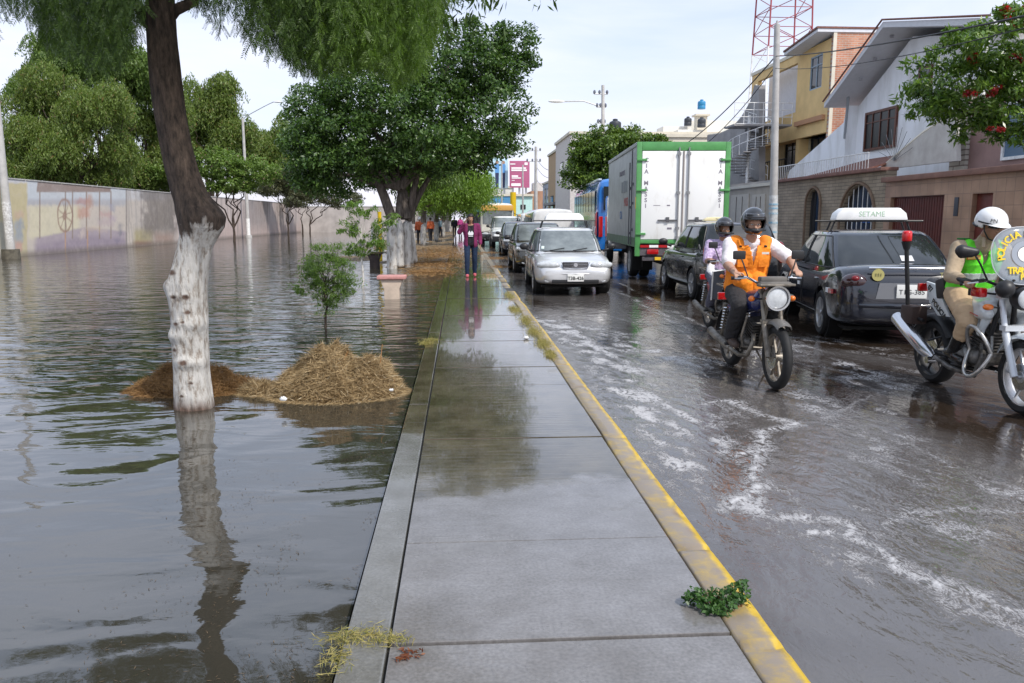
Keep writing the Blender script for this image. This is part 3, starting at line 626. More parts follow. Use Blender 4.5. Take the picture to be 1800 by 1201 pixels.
# hanging pinnate foliage: strands end at an uneven lower envelope
env_x = [-80,0,50,75,110,160,210,245,262,300,340,385,410,440,480,500,545,600,650,700,740,765,790,830,870,930]
env_y = [ 40,30,10,70,90,110,110,50,-30,-40,10,50,10,75,80,95,120,112,105,140,120,50,-10,-20,-30,-90]
def pepper(seed, young):  # young picks the right-hand strands, which get the sunlit leaf colour
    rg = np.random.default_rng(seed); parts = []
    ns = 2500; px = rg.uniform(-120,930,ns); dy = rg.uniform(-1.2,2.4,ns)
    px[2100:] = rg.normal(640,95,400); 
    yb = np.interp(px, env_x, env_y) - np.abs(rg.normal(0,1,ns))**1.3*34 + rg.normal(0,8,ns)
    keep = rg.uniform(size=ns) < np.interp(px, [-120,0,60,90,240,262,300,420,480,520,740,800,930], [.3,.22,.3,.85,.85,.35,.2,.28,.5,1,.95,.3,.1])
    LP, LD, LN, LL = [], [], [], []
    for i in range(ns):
        if not keep[i] or (px[i] > 585+40*math.sin(i*7.3)) != bool(young): continue  # young keeps only the right-hand strands, those with the sunlit leaf colour
        c = yp(px[i], yb[i], TY+dy[i])-TB; h = rg.uniform(.45,1.4); nseg = int(h/.042)
        tt = np.linspace(0,1,nseg); ph = rg.uniform(0,6.28); lean = rg.normal(0,.13,2)
        x_ = c.x+lean[0]*h*tt**1.5+.02*np.sin(tt*9+ph); y_ = c.y+lean[1]*h*tt**1.5+.02*np.cos(tt*8+ph); z_ = c.z+h*tt
        LP.append(np.stack([x_,y_,z_],-1)); a = np.arange(nseg)*2.3+ph
        LD.append(np.stack([np.cos(a)*.55,np.sin(a)*.55,np.full(nseg,-1.1)],-1)); LN.append(np.stack([-np.sin(a),np.cos(a),0*a],-1)); LL.append(np.full(nseg, rg.uniform(.07,.125)))
    P = np.concatenate(LP); D = unit(np.concatenate(LD)+rg.normal(size=(len(P),3))*.15); Nn = unit(np.concatenate(LN)+rg.normal(size=(len(P),3))*.4); LL = np.concatenate(LL)
    # leaflets in pairs along each leaf
    k = 8; s_ = np.linspace(.12,1,k)
    Sd = unit(np.cross(D, Nn)); out_ = []
    for sg in (-1,1):
        c = P[:,None,:]+D[:,None,:]*(LL[:,None,None]*s_[None,:,None]); dd = (D*.75)[:,None,:]+sg*Sd[:,None,:]*.8
        dd = np.broadcast_to(dd, c.shape).reshape(-1,3); c = c.reshape(-1,3); c = c+dd*.014
        out_.append(leaf_quads(c, dd, np.repeat(Nn,k,0)+rg.normal(size=c.shape)*.4, np.full(len(c),.028), np.full(len(c),.0062)))
    # strand stems as thin slivers
    out_.append(leaf_quads(P+D*LL[:,None]*.5, D, Nn, LL, np.full(len(P),.003)))
    return out_
PM = leafmat('pepper leaves', (0.028,0.062,0.010), (0.080,0.14,0.022), .5, .35)
linkmesh('hanging_foliage', leaf_mesh(pepper(8, 1)), leafmat('sunlit tint pepper leaves', (0.05,0.10,0.012), (0.13,0.22,0.03), .5, .4), t)  # lighter copy of the pepper leaves, sunlight put into the colour
linkmesh('foliage', leaf_mesh(pepper(8, 0)+[crown_weep(9, bb, 7600, .7, .11, 12, .22)]), leafmat('pepper leaves', (0.028,0.062,0.010), (0.080,0.14,0.022), .5, .35), t)

# big ficus behind the stools
FB = gp(702,472,WZ); FYY = FB.y
def fp(px, py, dy=0): return yp(px, py, FYY+dy)-FB
t = empty('ficus_tree', FB, 0, 'large dense dark green tree with several grey stems, whitewashed at the foot', 'tree')
mb = MB(); wl = MB()
for i,(b0,m0,t0,r) in enumerate((((690,474),(690,388),(640,260),.165),((717,470),(713,385),(690,240),.165),((727,455),(718,388),(745,250),.12),((703,463),(701,382),(710,290),.13),((686,462),(684,385),(664,290),.10),((715,458),(720,382),(770,280),.11))):
    B0 = fp(*b0,(i%3)*.25); M0 = fp(*m0,(i%3)*.2); T0 = fp(*t0,(i%2)*.6)
    wl.tube([B0-V((0,0,.15)),B0,B0.lerp(M0,.5)+V((.03*(i%2),0,0)),M0], [r*1.25,r*1.15,r*1.0,r*.98], 14)
    mb.tube([M0,M0.lerp(T0,.3)+V((0,0,.1)),M0.lerp(T0,.65),T0], [r*.97,r*.9,r*.7,r*.45], 12)
linkmesh('whitewashed_stems', subd(wl,1), lime, t, 80); 
fb = [tuple(fp(x_,y_,dy))+(rx,ry,rz) for x_,y_,dy,rx,ry,rz in ((600,262,0,1.8,2.0,1.35),(590,305,.2,1.3,1.6,.75),(700,200,.3,2.4,2.4,2.0),(820,190,0,2.0,2.0,1.9),(640,150,.6,1.7,2.0,1.6),(790,110,0,1.7,1.6,1.2),(860,110,.2,1.2,1.2,.9),(770,262,-.3,1.8,2.0,.85),(560,220,.3,1.1,1.2,1.5),(850,222,0,1.1,1.3,1.1),(555,285,.2,.9,1.3,.9))]
for i,q in enumerate(fb[:7]): limb(mb, fp(705,330), V(q[:3]), .12,.04, i, k=8)
mb.build('stems', barkg, t, 60)
linkmesh('foliage', leaf_mesh([crown_broad(21, fb, 800, 115, .46, .118, .5, .3), crown_broad(22, [(fp(905,70,0).x,0,fp(905,70).z,.7,.8,.5),(fp(930,110,0).x,0,fp(930,105).z,.5,.5,.22),(fp(830,50).x,0,fp(830,50).z,.4,.5,.3),(fp(885,55).x,0,fp(885,60).z,.35,.5,.3)], 55, 60, .3, .11)]), leafmat('ficus leaves', (0.028,0.07,0.014), (0.10,0.175,0.035), .4, .28), t)

# weeping bright trees further along the pavement
pale = leafmat('pale pepper leaves', (0.10,0.18,0.02), (0.19,0.30,0.04), .5, .4)
darkp = leafmat('dark pepper leaves', (0.06,0.12,0.02), (0.14,0.21,0.04), .5, .3)
def roadside(px, py, h, r, m, label, seed, weep=True, lime_h=1.35, tr=.16, stretch=1.0, sx=0, sl=.62):
    B = gp(px, py, WZ); t = empty('roadside_tree', B, 0, label, 'tree', 'whitewashed trees along the pavement')
    a = MB().tube([(0,0,-.1),(0.02,0,lime_h*.5),(.03,0,lime_h)], [tr*1.3,tr*1.05,tr], 14); linkmesh('whitewashed_trunk', subd(a,1), lime, t, 80)
    bl = [(0,0,h*.78,r*.8,r*stretch,h*.18),(r*.45,.5,h*.72,r*.6,r*.7,h*.13),(-r*.4,-.3,h*.74,r*.6,r*.7,h*.13),(.1,-.6,h*.88,r*.6,r*.6,h*.12)]
    bl = [(q[0]+sx,)+q[1:] for q in bl]
    mb = branches(bl, (.06,0,h*.42), tr*.55, seed); mb.tube([(.03,0,lime_h),(.06,0,h*.42)],[tr*.99,tr*.8],12); mb.build('trunk', barkg, t, 60)
    f = crown_weep(seed, lumpy(bl,8,seed,.42), 2800, sl, .17, 12, .3) if weep else crown_broad(seed, bl, 260, 60, .5, .2)
    linkmesh('foliage', leaf_mesh([f]), m, t); return t
roadside(723,448,5.2,2.2,darkp,'whitewashed roadside trunk just behind the large dark tree',31,tr=.17)
roadside(744,433,5.0,2.2,pale,'bright green weeping tree with whitewashed trunk, past the large dark tree',32,sx=1.7,sl=1.1)
roadside(767,424,4.4,2.6,pale,'second bright green weeping tree along the pavement, trunk by the orange vest',33,sx=1.0,sl=.9)
roadside(779,417,4.9,3.2,pale,'far weeping tree along the pavement behind the lone dark walker',34)
roadside(791,409,5.2,3.6,darkp,'farthest roadside tree at the end of the pavement row',35)

# trees behind and before the park wall
WX = -18.6
midp = leafmat('mid pepper leaves', (0.085,0.135,0.024), (0.165,0.225,0.045), .5, .35, (0.20,0.12,0.05))
def parktree(loc, blobs, m, label, seed, n=3200, sl=1.2, ls=.28, trunk=True, group='trees behind the painted wall', r0=.2, broad=False, per=12):
    t = empty('park_tree', loc, 0, label, 'tree', group)
    f = crown_weep(seed, lumpy(blobs, 10, seed, .31), n, sl, ls, per, .30)
    linkmesh('foliage', leaf_mesh([f]), m, t)
    mb = branches(blobs[:4], (0,0,2.4), r0*.6, seed); mb.tube([(0,0,-.3),(.1,0,1.2),(0,0,2.4)], [r0*1.2,r0,r0*.9], 12); mb.build('trunk', bark, t, 60)
    return t
def wb(loc, *sp):   # blobs given by photo position at the tree's distance
    o = []
    for x_,y_,dy,rx,ry,rz in sp: p = yp(x_,y_,loc[1]+dy)-V(loc); o.append((p.x,p.y,p.z,rx,ry,rz))
    return o
T_ = [(-22.5,48,0,((130,165,0,78,52),(80,225,0,66,56),(175,215,-1,72,60),(50,270,0,56,56),(150,270,0,90,52),(30,215,.5,45,58),(100,300,0,80,30)),'midp','tall bright pepper tree behind the painted wheel on the wall',41,8200),
(-23,55,0,((85,110,0,50,38),(150,85,0,62,34),(60,150,0,36,36),(225,140,0,66,66),(200,90,0,56,40)),'darkp','dark upright tree rising above the tall bright pepper tree',42,5200),
(-22,58,0,((250,240,0,62,54),(225,300,0,62,34),(262,170,0,52,50),(285,290,0,46,40)),'midp','pepper tree behind the wall, left of the nearest trunk',43,5600),
(-21.5,72,0,((375,155,0,34,36),(392,205,0,44,46),(362,240,0,60,44),(425,250,0,32,36),(345,195,0,40,54)),'midp','pointed pepper tree behind the wall, right of the nearest trunk',44,5600),
(-21,104,0,((478,250,0,38,32),(522,232,0,42,36),(500,285,0,60,32),(556,262,0,38,44)),'midp','rounded distant tree behind the wall, beside the curved lamp arm',45,3600)]
for x_,y_,z_,bl,mm,lb,sd_,n_ in T_: parktree((x_,y_,z_), pxb((x_,y_,z_),*bl), {'midp':midp,'darkp':darkp}[mm], lb, sd_, n_, sl=y_*.017, ls=y_*.0038, r0=.25, per=14)
# flat crowned trees standing in the water before the wall, forked trunks
flat = leafmat('flat crown leaves', (0.085,0.15,0.025), (0.17,0.26,0.05), .5, .35, (0.16,0.10,0.06))
flat2 = leafmat('brown green leaves', (0.06,0.075,0.03), (0.12,0.12,0.055), .5, .3)
def flattree(px, py, top, blobs, label, seed, m, tilt=.4, r=.085, n=300):
    B = gp(px,py,WZ); t = empty('wall_tree', B, 0, label, 'tree', 'forked small trees before the wall'); mb = MB()
    mb.tube([(0,0,-.1),(.03,0,.6),(0,0,1.0)],[r*1.1,r*.9,r*.85],10)
    bl = wb(tuple(B), *blobs)
    for i,q in enumerate(bl):
        c = V(q[:3]); p = limb(mb, (0,0,.95), V((c.x*.6,c.y*.6,c.z-q[5]*.9)), r*.7, r*.4, seed+i, sag=.12); limb(mb, p[3], V((c.x*.2+q[3]*.4,c.y,c.z)), r*.4,r*.15, seed+i+40, sag=.15)
        limb(mb, p[-1], c, r*.4,r*.2, seed+i+20); limb(mb, p[-1], c+V((q[3]*.6,0,0)), r*.3,r*.1, seed+i+30); limb(mb, p[4], c-V((q[3]*.6,0,0)), r*.3,r*.1, seed+i+50)
    mb.build('trunk', bark, t, 60); linkmesh('foliage', leaf_mesh([crown_broad(seed, bl, n, 60, .42, .17, .5)]), m, t); return t
flattree(412,425,0,[(290,300,0,1.6,1.5,.7),(380,290,0,1.9,1.6,1.0),(450,300,0,1.5,1.5,.9),(410,325,0,1.7,1.5,.5)],'forked slim tree with a bright flat crown, just right of the nearest trunk',51,flat,n=420)
flattree(507,414,0,[(480,330,0,1.9,1.6,.8),(540,335,0,2.0,1.8,.8),(510,310,0,2.2,1.8,.8)],'twisted small tree before the wall, behind the leafy shoot',52,flat2)
flattree(545,411,0,[(540,345,0,2.2,1.8,.8),(600,350,0,2.4,2,.9),(570,315,0,2.4,2,1.0)],'small dark tree before the far wall, nearest to the big dark tree',53,flat2)
flattree(532,412,0,[(520,355,0,1.5,1.5,.5)],'thin crooked tree before the wall with hardly any crown',54,flat2,n=60)

# ficus on the opposite pavement behind the bus
hb = gp(1075,440); B = V((8.9,38,0.02)); t = empty('clipped_tree', B, 0, 'round clipped green tree between the blue bus and the box truck', 'tree')
bl = wb(tuple(B),(1070,285,0,2.1,1.8,1.5),(1040,300,0,1.3,1.6,1.3),(1110,270,0,1.9,1.8,1.2),(1140,285,1,1.6,1.8,1.3),(1060,260,0,1.5,1.5,.9),(1028,290,0,.7,1,.9))
linkmesh('foliage', leaf_mesh([crown_broad(61, bl, 460, 80, .42, .15, .55)]), leafmat('bright ficus leaves', (0.05,0.10,0.012), (0.14,0.21,0.03), .4, .25), t)
mb = branches(bl[:4], (0,0,1.8), .12, 61); mb.tube([(0,0,-.02),(0,0,1.8)],[.17,.14],12); mb.build('trunk', barkg, t, 60)

# flowering tree at upper right
GX, GY = 11.3, 13.0
B = V((GX,GY,0.02)); t = empty('flame_tree', B, 0, 'tree with long glossy leaves and red flowers hanging in from the right edge', 'tree')
def gb(px,py,Y): p = yp(px,py,Y)-B; return p
bl = [tuple(gb(x_,y_,Y))+(rx,ry,rz) for x_,y_,Y,rx,ry,rz in ((1700,90,12.6,.65,.8,.40),(1760,70,12.2,.7,.8,.45),(1640,165,12.8,.42,.6,.35),(1700,180,12.8,.6,.8,.38),(1780,160,12.4,.7,.9,.5),(1720,225,12.8,.35,.4,.22),(1790,235,12.5,.35,.5,.16),(1850,120,12.6,.9,1.2,.8),(1925,60,13,1.2,1.2,.9),(1900,200,13,.8,1,.7),(1612,105,12.7,.10,.2,.10),(1630,200,12.8,.28,.35,.16),(1780,30,12.4,.3,.4,.15))]
mb = MB(); mb.tube([(0,0,-.02),(.05,0,1.2),(-.05,0,2.2)],[.17,.14,.12],12)
for i,q in enumerate(bl[:9]): limb(mb, (-.05,0,2.15), V(q[:3]), .055,.014, 70+i, k=8)
mb.build('trunk', bark, t, 60)
linkmesh('foliage', leaf_mesh([crown_broad(71, bl, 400, 60, .19, .115, .30, .5)]), leafmat('glossy long leaves', (0.04,0.10,0.012), (0.17,0.27,0.04), .33, .25), t)
fl = [tuple(gb(x_,y_,12.15))+(.10,.10,.08) for x_,y_ in ((1768,22),(1790,40),(1710,105),(1745,160),(1792,100),(1750,225),(1700,165),(1800,15))]
for i,q in enumerate(fl): linkmesh('flower', leaf_mesh([crown_broad(72+i, [q], 4, 30, .07, .05, .6, .0)]), leafmat('red petals', (0.33,0.02,0.03), (0.5,0.06,0.05), .5, .3), t)

# young plants in the flood
def shoot(name, px, py, hpx, label, seed, blobs, m, trunkm, rr=.02, ls=.07, ncl=60, per=40, weep=False, cs=.1):
    B = gp(px,py,WZ); t = empty(name, B, 0, label, 'young tree')
    bl = wb(tuple(B), *blobs); mb = MB(); top = yp(px, py-hpx, B.y)-B; limb(mb, (0,0,-.1), top, rr, rr*.5, seed, sag=.04)
    for i,q in enumerate(bl):
        c = V(q[:3])
        for k in range(3): limb(mb, top*(.45+.18*k), c+V((q[3]*.5*math.cos(k*2.1),q[4]*.5*math.sin(k*2.1),q[5]*.3)), rr*.4, rr*.12, seed+i*3+k, k=5)
    mb.build('trunk', trunkm, t, 60); linkmesh('foliage', leaf_mesh([crown_broad(seed, bl, ncl, per, cs, ls, .2, .5)]), m, t); return t
young = leafmat('young leaves', (0.07,0.14,0.02), (0.17,0.27,0.05), .5, .4)
shoot('sapling',572,575,90,'small leafy sapling sprouting from the flood behind the big straw heap',81,[(575,475,0,.30,.28,.26),(548,480,.1,.20,.2,.2),(602,480,0,.2,.2,.2),(580,518,0,.24,.2,.16),(560,445,0,.16,.15,.12),(600,515,0,.18,.15,.14),(572,545,0,.14,.12,.09),(535,505,0,.15,.12,.12),(618,500,0,.13,.1,.14),(590,440,0,.1,.1,.12)],young,bark,ncl=260,per=36,ls=.05,cs=.10)
shoot('young_tree',636,505,110,'thin young tree with a pale stem and drooping leaves in front of the stools',82,[(632,368,0,.36,.3,.2),(612,402,0,.28,.25,.2),(655,430,0,.30,.3,.26),(692,385,0,.22,.2,.12),(625,440,0,.25,.2,.2),(668,400,0,.2,.2,.2)],young,lime,rr=.03,ls=.11,ncl=110,per=26,cs=.12)

# ------------------------------------------------------------------ painted park wall
HW = xp(30,316,WX).z
me, Y_, Z_ = gridmesh(np.arange(14,96,.055), np.linspace(-.5,HW,70), 0.0, 'wall')
co = np.stack([np.full_like(Y_,0.0), Y_, Z_], -1)
d0 = np.array(CAM); dx = WX-d0[0]; dy_ = Y_-d0[1]; dz = Z_-d0[2]
kk = dx*CF.x+dy_*CF.y+dz*CF.z; u = 900+1400*(dx*CR.x+dy_*CR.y+dz*CR.z)/kk; v = 600.5-1400*(dx*CU.x+dy_*CU.y+dz*CU.z)/kk
def C(r,g,b_): return np.array(S((r,g,b_)))*.80
n1 = fbm(Y_*1.5, Z_*2.5, 90, 5); n2 = fbm(Y_*5, Z_*.5, 91, 5); n3 = fbm(Y_*.5, Z_*.7, 92, 4); n5 = fbm(Y_*6, Z_*6, 99, 4)
base = np.ones((len(u),3))*C(222,208,204)
def paint(mask, c, a=1.0):
    global base
    mk = (np.clip(mask,0,1)*a)[:,None]; base = base*(1-mk)+C(*c)*mk
def soft(x, wd=1.5): return np.clip(x/wd+.5,0,1)
def inr(a,b_,x,wd=1.5): return soft(x-a,wd)*soft(b_-x,wd)
uu = u+(n1-.5)*4; vv = v+(n5-.5)*4
top_ = 313+.083*u
paint(inr(-400,300,u,6), (214,214,222)); paint(inr(-400,300,u,8)*soft(vv-352,6), (216,202,190)); paint(inr(48,222,u)*inr(320,352,vv,5), (206,218,232), .8)
paint(inr(48,222,uu)*inr(350,362,vv,6), (172,180,200), .7); paint(inr(50,140,uu,8)*inr(362,420,vv,8), (232,222,186), .9)
paint(inr(-400,48,uu,3)*soft(vv-322,3), (212,196,140), .95); paint(inr(-400,30,uu,3)*soft(v-390,6), (190,186,170), .8)
hill = 417-np.clip(uu-70,0,80)*.22+np.clip(uu-150,0,70)*.11
paint(inr(62,222,uu,8)*soft(vv-hill,4), (168,150,172), .9); paint(inr(62,222,uu,8)*soft(vv-hill-14,8), (140,120,150), .6)
roof = inr(66,196,u-(v-320)*-.1)*soft(v-(319+.06*(u-66)),2)*soft((338+(u-66)*.0)-v,2); paint(roof, (142,112,104), .95)
for px_ in (70,115,127.5,152,175,195): paint(inr(px_-1.1,px_+1.1,u,1)*inr(336,420,v), (138,110,98), .9)
for px_ in (115,154): paint(inr(px_-1,px_+1,u,1)*inr(405,452,v), (206,150,100), .9)
for px_,c in ((222,(96,84,92)),(248,(150,130,128))): paint(inr(px_-.9,px_+.9,u,1)*soft(v-320), c, .85)
el = np.hypot((uu-114)/13,(vv-379)/28); paint(np.clip(1-np.abs(el-1)/.14,0,1), (150,100,76), .95); paint(np.clip(1-np.abs(el-.2)/.14,0,1),(160,110,84))
for a in (.4,1.3,2.2,2.9): dd = np.abs((uu-114)/13*math.sin(a)-(vv-379)/28*math.cos(a)); paint(np.clip(1-dd/.07,0,1)*(el<1), (150,104,84), .8)
for (x0,x1,y0,y1,c) in ((133,158,348,360,(196,120,112)),(135,158,364,382,(206,126,96)),(152,163,342,366,(200,140,110)),(176,196,372,382,(206,140,140)),(140,150,402,420,(226,204,190)),(150,178,400,404,(228,200,160)),(172,190,405,408,(228,200,180)),(193,200,358,372,(140,150,190)),(208,215,393,415,(96,100,130)),(192,204,380,390,(180,150,190)),(172,200,384,398,(200,170,180)),(28,40,385,425,(110,150,200)),(28,38,425,440,(220,130,140)),(24,42,372,384,(214,170,150)),(200,212,418,426,(120,110,150))):
    mk = inr(x0,x1,uu+(n5-.5)*8,6)*inr(y0,y1,vv+(n5-.5)*8,6); paint(mk, c, .6)
paint(inr(222,310,uu,4)*(n2>.52), (160,150,146), .5); paint(inr(236,268,uu,7)*soft(vv-402,12), (176,160,84), .8); paint(inr(236,268,uu,7)*soft(vv-424,6), (150,84,58), .8)
paint(inr(252,312,uu+(n1-.5)*30,16)*soft(415-vv,26), (92,80,80), .8); paint(inr(270,305,uu,10)*soft(vv-410,12), (164,120,100), .8)
far = soft(u-318,20); paint(far, (214,194,190)); paint(far*soft(v-395,20), (206,176,170), .8); paint(far*np.clip((n2-.46)*5,0,1)*np.clip((HW-Z_)/HW*-.8+1.1,0,1), (120,108,112), .6)
paint(far*inr(430,470,uu,8)*soft(400-v,20), (130,118,124), .6)
for px_ in (350,418,470,520,565,600): paint(inr(px_-.8,px_+.8,u,1), (130,112,112), .6)
paint(np.clip((n3-.5)*3,0,1), (190,184,186), .3); paint(np.clip((.30-(Z_-WZ))/.25,0,1), (96,80,70), .75); paint(np.clip((n5-.6)*4,0,1), (170,160,156), .3)
gm_ = np.array([.44,.41,.37]); base = base*.66+gm_*.34*(.6+.4*base.mean(1,keepdims=True)/.45); base *= (.88+.24*n5)[:,None]
me.vertices.foreach_set('co', co.astype(np.float32).reshape(-1)); me.update(); setattr_c(me, 'paint', base)
pm = bpy.data.materials.new('faded mural paint'); pm.use_nodes = True; nt = pm.node_tree; b = nt.nodes['Principled BSDF']; b.inputs['Roughness'].default_value=.8
a_ = node(nt,'ShaderNodeAttribute', _attribute_name='paint'); nt.links.new(a_.outputs['Color'], b.inputs['Base Color'])
n_ = node(nt,'ShaderNodeTexNoise', Scale=9.0, Detail=6.0); bp = node(nt,'ShaderNodeBump', Distance=.01); nt.links.new(n_.outputs['Fac'], bp.inputs['Height']); nt.links.new(bp.outputs[0], b.inputs['Normal'])
t = empty('painted_wall', (WX,0,0), 0, 'long pale park wall with a faded mural of a wheel under a roof, and grey stains', 'wall')
linkmesh('mural_face', me, pm, t, None)
wb_ = MB().bx((-.22,14,-.5),(-.004,96,HW)); wb_.build('wall_body', mat('plaster back',(0.4,0.38,0.36),.85,var=.15,vscale=2), t)
pc = MB(); 
for k in range(26): pc.bx((-.26,14.2+k*3.15-.08,HW+.002),(.03,14.2+k*3.15+3.0,HW+.05))
pc.build('coping', mat('coping',(0.42,0.41,0.40),.8,var=.2,vscale=5), t)
t = empty('end_wall', (-8,96.5,0), 0, 'pale wall closing the far end of the flooded park', 'wall')
MB().bx((-12,-.1,-.5),(7,.1,2.9)).build('wall_panel', mat('far plaster',(0.42,0.38,0.36),.85,var=.15,vscale=1), t); MB().bx((-12,-.14,2.9),(7,.14,3.0)).build('coping', MATS['coping'], t)

# ------------------------------------------------------------------ poles and wires
conc = mat('pole concrete', (0.42,0.41,0.40), .8, var=.12, vscale=4, bump=.002, bscale=60)
whitep = mat('white paint', (0.72,0.72,0.71), .55, var=.15, vscale=10)
metalg = mat('galvanised steel', (0.45,0.46,0.48), .45, .7, var=.1)
dark = mat('black rubber', (0.012,0.012,0.013), .6)
def pole(name, px, py, ztop, r, label, grp=None, base=.03, patches=True, B=None, r2=None):
    B = B or gp(px,py,WZ); t = empty(name, B, 0, label, 'pole', grp)
    MB().tube([(0,0,-.3),(0,0,ztop-B.z)],[r,(r2 or r*.55)],20).build('shaft', conc, t, 60)
    return t, B
t,B = pole('concrete_pole',20,455,9.5,.17,'thick round concrete pole at the left edge, with peeling white posters', r2=.10)
MB().tube([(0,0,-.1),(0,0,.38)],[.34,.32],16).build('base_collar', mat('mossy base',(0.10,0.09,0.07),.9,var=.3), t, 60)
wr = MB()
for z0,z1,a0,a1 in ((1.55,2.25,-2.2,.4),(1.0,1.5,-2.0,.1),(.5,.95,-1.8,-.2),(1.2,1.9,.5,1.2)):
    rr_ = .168-.006; n=8; vs=[(math.cos(a0+(a1-a0)*i/n)*rr_,math.sin(a0+(a1-a0)*i/n)*rr_,z) for z in (z0,z1) for i in range(n+1)]
    wr.add(vs,[(i,i+1,n+2+i,n+1+i) for i in range(n)])
wr.build('paper_patches', mat('torn paper',(0.66,0.66,0.66),.8,col2=(0.35,0.34,0.33),vscale=14,detail=8), t, 60)
def lamp_pole(px, py, pyt, r, label, arm, grp, paint_h=1.6):
    B = gp(px,py,WZ); top = yp(px,pyt,B.y)-B; t = empty('lamp_pole', B, 0, label, 'street lamp', grp)
    MB().tube([(0,0,-.1),(0,0,top.z)],[r,r*.6],14).build('shaft', conc, t, 60)
    MB().tube([(0,0,.2),(0,0,paint_h)],[r*1.06,r*1.03],14).build('white_band', whitep, t, 60); MB().tube([(0,0,-.05),(0,0,.22)],[r*1.9,r*1.8],12).build('base_collar', conc, t, 60)
    if arm:
        P = [(0,0,top.z-.05)]+[( arm*math.sin(k/6*1.45), 0, top.z+arm*.48*(1-math.cos(k/6*1.45)) if False else top.z+arm*.5*math.sin(k/6*1.57)) for k in range(1,7)]
        MB().tube(P,.035,8).build('arm', metalg, t, 60); e=V(P[-1]); MB().ell(e+V((.25,0,-.02)),(.38,.13,.07)).build('lamp_head', whitep, t, 180)
lamp_pole(437,418,208,.16,'slim lamp pole with a long curved arm, standing in the flood before the wall',2.7,None)
lamp_pole(566,408,345,.13,'short grey post standing in the flood before the far wall',0,None,1.2)
lamp_pole(1020,392,178,.13,'distant lamp pole whose arm reaches out beyond the round clipped tree',-2.5,None) if False else None
# right hand pole
PB = V((xp(1357,476,9.75).x, xp(1357,476,9.75).y, .02)); zt = yp(1366,45,PB.y).z
t = empty('concrete_pole', PB, 0, 'tall pale concrete pole with blue painted marks, before the white gabled house', 'pole')
tx = yp(1366,45,PB.y).x-PB.x
sh_ = [V((tx*k/8,0,(zt)*k/8)) for k in range(9)]; sh_[0].z = -.02
MB().tube(sh_,[.135-.006*k for k in range(9)],20).build('shaft', conc, t, 60)
pt = MB()
for z0,z1 in ((.2,2.2),): pt.tube([(tx*z0/zt,0,z0),(tx*z1/zt,0,z1)],[.139,.131],20)
pt.build('white_paint', mat('flaking white',(0.62,0.63,0.64),.7,col2=(0.40,0.42,0.43),vscale=9,detail=8), t, 60)
bm_ = MB()
for z_ in (1.62,1.78,1.34,1.05,1.9): bm_.tube([(tx*z_/zt-.0,0,z_),(tx*z_/zt,0,z_+.055)],[.1405,.1403],20)
bm_.build('blue_marks', mat('faded blue',(0.14,0.36,0.52),.7,col2=(0.5,0.56,0.6),vscale=16), t, 60)
MB().tube([sh_[8],(tx,0,zt+.12)],[.05,.03],8).build('pole_cap', conc, t)
# overhead cables
wire = mat('cable', (0.02,0.02,0.022), .6)
def cable(a, b_, sag, r, label):
    a=V(a); b_=V(b_); P=[a.lerp(b_,k/24)-V((0,0,sag*4*(k/24)*(1-k/24))) for k in range(25)]
    o = MB().tube([p-a for p in P], r, 6).build('cable', wire, None, 60); o.location = a; tag(o, label, 'cable')
pa = yp(1366,130,PB.y); pb = V(PB)+V((tx,0,zt-.9))
cable(pb, yp(1830,22,9.0), .10, .014, 'thick dark overhead cable rising to the right across the white gable')
cable(pb, yp(1150,278,48), .6, .02, 'dark overhead cable sloping down leftward behind the box truck')
cable(pb+V((0,0,-.35)), yp(1830,42,9.2), .18, .008, 'thin lower overhead wire crossing the white gable')
cable(pb+V((0,0,-.3)), yp(1160,282,46), .9, .014, 'second dark cable sloping down leftward, just below the first')
# distant utility poles
def utility(px, py, Y, pyt, label, arm=0, r=.14, cross=()):
    B = V((yp(px,py,Y).x, Y, .0)); top = yp(px,pyt,Y)-B; t = empty('utility_pole', B, 0, label, 'pole')
    MB().tube([(0,0,-.05),(top.x,0,top.z)],[r,r*.6],12).build('shaft', conc, t, 60)
    if cross:
        m_ = MB(); ins = MB()
        for (dz,l_) in cross:
            m_.tube([(top.x-l_,0,top.z-dz),(top.x+l_*.6,0,top.z-dz)],.05,6)
            for q in (-1,-.4,.5): ins.ell((top.x+l_*q,0,top.z-dz+.12),(.10,.10,.16),nu=8,nv=6)
        m_.build('crossarm', metalg, t); ins.build('insulators', mat('insulator',(0.12,0.13,0.16),.3), t)
    if arm:
        P=[(top.x,0,top.z*.86),(top.x+arm*.5,0,top.z*.9),(top.x+arm,0,top.z*.895)]; MB().tube(P,.05,8).build('arm', metalg, t, 60); MB().ell(V(P[-1])+V((-.5,0,0)),(.6,.2,.10)).build('lamp_head', whitep, t, 180)
    return t
utility(1060,420,58,150,'tall utility pole with crossarms and a lamp arm above the clipped tree',-2.8,.19,((.6,.6),(1.5,.4),(2.6,.3)))
utility(942,400,85,258,'distant utility pole with crossarms, right of the magenta billboard',0,.22,((.4,.9),(1.5,.9)))
utility(992,418,62,258,'grey square post against the tan building beside the clipped tree',0,.22)
utility(919,396,80,290,'thin pale post directly before the magenta billboard',0,.11)
utility(882,396,78,285,'thin pale post before the blue billboard',0,.10)
t = empty('yellow_post', yp(902,385,70)*1.0, 0, 'bright yellow post in front of the mint building', 'post'); t.location.z = 0
MB().tube([(0,0,0),(0,0,yp(902,338,70).z)],.26,12).build('shaft', mat('yellow paint',(0.72,0.48,0.01),.5), t, 60); MB().tube([(0,0,-.02),(0,0,.5)],.34,12).build('footing', conc, t)
